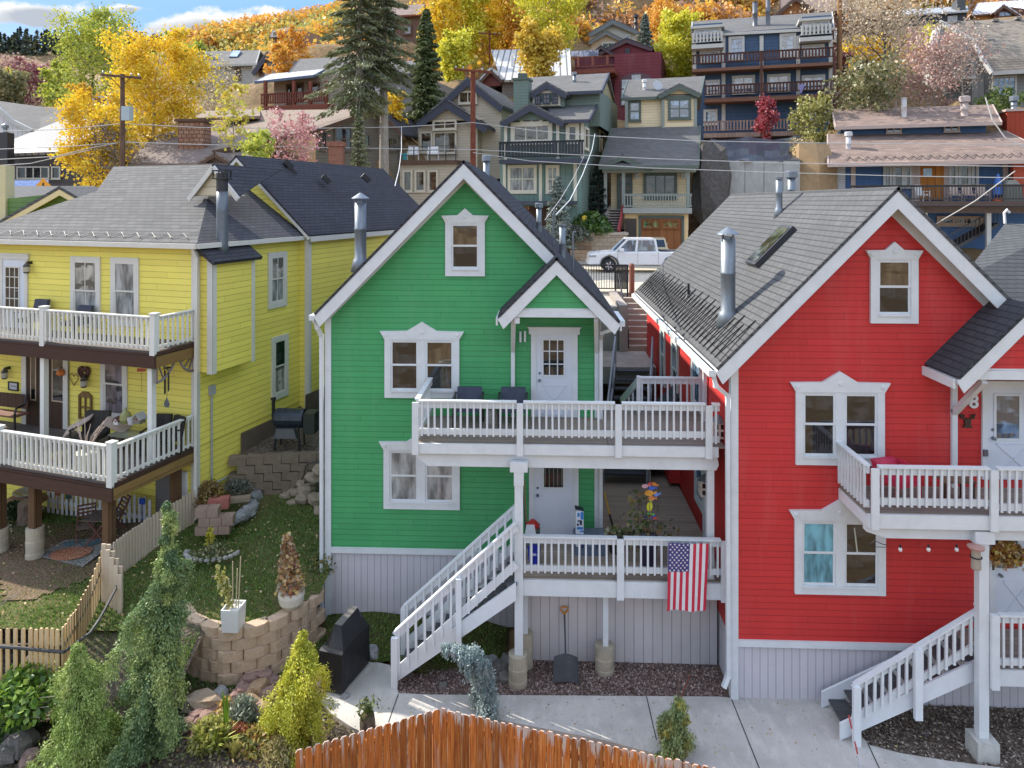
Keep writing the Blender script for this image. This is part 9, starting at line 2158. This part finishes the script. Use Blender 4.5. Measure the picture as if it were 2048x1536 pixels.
# ================================================================= sky, sun, camera
sun_dir=Vector((-1.0,.5,.92)).normalized()
sl_=bpy.data.lights.new('sun','SUN');sl_.energy=2.1;sl_.angle=math.radians(.53);sl_.color=(1.0,.93,.82)
so_=bpy.data.objects.new('sun',sl_);COL.objects.link(so_);so_.rotation_euler=(-sun_dir).to_track_quat('-Z','Y').to_euler();so_.location=sun_dir*100
wd=bpy.data.worlds.new('World');SC.world=wd;wd.use_nodes=True
nt=wd.node_tree;nt.nodes.clear()
wo=nt.nodes.new('ShaderNodeOutputWorld');bg=nt.nodes.new('ShaderNodeBackground');sky=nt.nodes.new('ShaderNodeTexSky')
sky.sky_type='NISHITA';sky.sun_disc=False
sky.sun_elevation=math.asin(sun_dir.z);sky.sun_rotation=math.atan2(sun_dir.x,sun_dir.y);sky.air_density=1.0;sky.dust_density=.8;sky.ozone_density=1.5
bg.inputs[1].default_value=SKYK=.15
def wmath(op,a,b=0.0):
 n=nt.nodes.new('ShaderNodeMath');n.operation=op
 for i,x in enumerate((a,b)):
  if isinstance(x,bpy.types.NodeSocket):nt.links.new(x,n.inputs[i])
  else:n.inputs[i].default_value=x
 return n.outputs[0]
def wmr(v,a,b,c=0.0,d=1.0):
 n=nt.nodes.new('ShaderNodeMapRange');n.interpolation_type='SMOOTHSTEP';nt.links.new(v,n.inputs[0])
 for i,x in enumerate((a,b,c,d)):n.inputs[i+1].default_value=x
 return n.outputs[0]
def wmix(f,a,b):
 n=nt.nodes.new('ShaderNodeMix');n.data_type='RGBA'
 for i,x in((0,f),(6,a),(7,b)):
  if isinstance(x,bpy.types.NodeSocket):nt.links.new(x,n.inputs[i])
  else:n.inputs[i].default_value=(*x,1)
 return n.outputs[2]
tc=nt.nodes.new('ShaderNodeTexCoord');sp=nt.nodes.new('ShaderNodeSeparateXYZ');nt.links.new(tc.outputs['Generated'],sp.inputs[0])
X_,Y_,Z_=sp.outputs
yy=wmath('MAXIMUM',Y_,.05);U_,V_=wmath('DIVIDE',X_,yy),wmath('DIVIDE',Z_,yy)
def wnoise(scale,det,loc,sc=(1,1,1)):
 mp=nt.nodes.new('ShaderNodeMapping');mp.inputs['Location'].default_value=loc;mp.inputs['Scale'].default_value=sc;nt.links.new(tc.outputs['Generated'],mp.inputs[0])
 n=nt.nodes.new('ShaderNodeTexNoise');n.inputs['Scale'].default_value=scale;n.inputs['Detail'].default_value=det;n.inputs['Roughness'].default_value=.6;nt.links.new(mp.outputs[0],n.inputs['Vector']);return n.outputs[0]
nf=wnoise(14,7,(.2,.4,.1),(1,1,1.6));nb=wnoise(3.2,6,(1.3,.2,.7),(1,1,1.8))
mask=None;low=None
for(px,py,hw,hh)in((395,52,215,46),(55,14,120,34),(560,42,85,46),(110,126,190,16),(84,75,15,6),(240,10,70,14),(330,96,120,22)):
 cu,cv=(px-1080)/1400,(405-py)/1400
 du=wmath('DIVIDE',wmath('SUBTRACT',U_,cu),hw/1400);dv=wmath('DIVIDE',wmath('SUBTRACT',V_,cv),hh/1400)
 e=wmath('SUBTRACT',1.0,wmath('SQRT',wmath('ADD',wmath('MULTIPLY',du,du),wmath('MULTIPLY',dv,dv))))
 sh=wmath('SUBTRACT',e,wmath('MULTIPLY',dv,.55))
 mask=e if mask is None else wmath('MAXIMUM',mask,e);low=sh if low is None else wmath('MAXIMUM',low,sh)
ahead=wmr(Y_,.1,.3)
dens=wmath('MULTIPLY',wmr(wmath('ADD',mask,wmath('MULTIPLY',wmath('SUBTRACT',nf,.5),2.6)),.05,.42),ahead)
dens=wmath('MAXIMUM',dens,wmath('MULTIPLY',wmr(nb,.43,.56),wmr(wmath('SUBTRACT',Z_,wmath('MULTIPLY',ahead,.5)),.02,.2)))  # wide cloud cover added above and behind the view for fill light
shade=wmr(wmath('ADD',low,wmath('MULTIPLY',wmath('SUBTRACT',nf,.5),1.2)),.1,.75)
blue=wmix(wmr(Z_,.03,.26),(1.0,1.35,1.7),(.24,.64,1.6))
base=wmix(wmath('MULTIPLY',wmr(Z_,.62,.22),.9),sky.outputs[0],blue)
cloud_and_fill=wmix(wmath('MULTIPLY',ahead,1.0),(3.3,3.3,3.3),wmix(shade,(1.9,1.9,1.9),(.95,1.05,1.2)))  # clouds outside the view kept brighter than the visible ones, as added fill
nt.links.new(wmix(dens,base,cloud_and_fill),bg.inputs[0]);nt.links.new(bg.outputs[0],wo.inputs[0])
cam=bpy.data.cameras.new('camera');co_=bpy.data.objects.new('camera',cam);COL.objects.link(co_)
cam.sensor_width=36.0;cam.lens=36.0*F/2048.0;cam.shift_y=-(768.0-HY)/2048.0;cam.clip_start=.1;cam.clip_end=5000
co_.location=(0,0,CZ);co_.rotation_euler=(math.pi/2,0,YAW)
SC.camera=co_
SC.view_settings.view_transform='Standard';SC.view_settings.look='None';SC.view_settings.exposure=1.92;SC.view_settings.gamma=1.0
SC.cycles.max_bounces=6;SC.cycles.diffuse_bounces=3;SC.cycles.glossy_bounces=3;SC.cycles.transparent_max_bounces=8
SC.cycles.use_denoising=True
wd.cycles.sampling_method='MANUAL';wd.cycles.sample_map_resolution=512
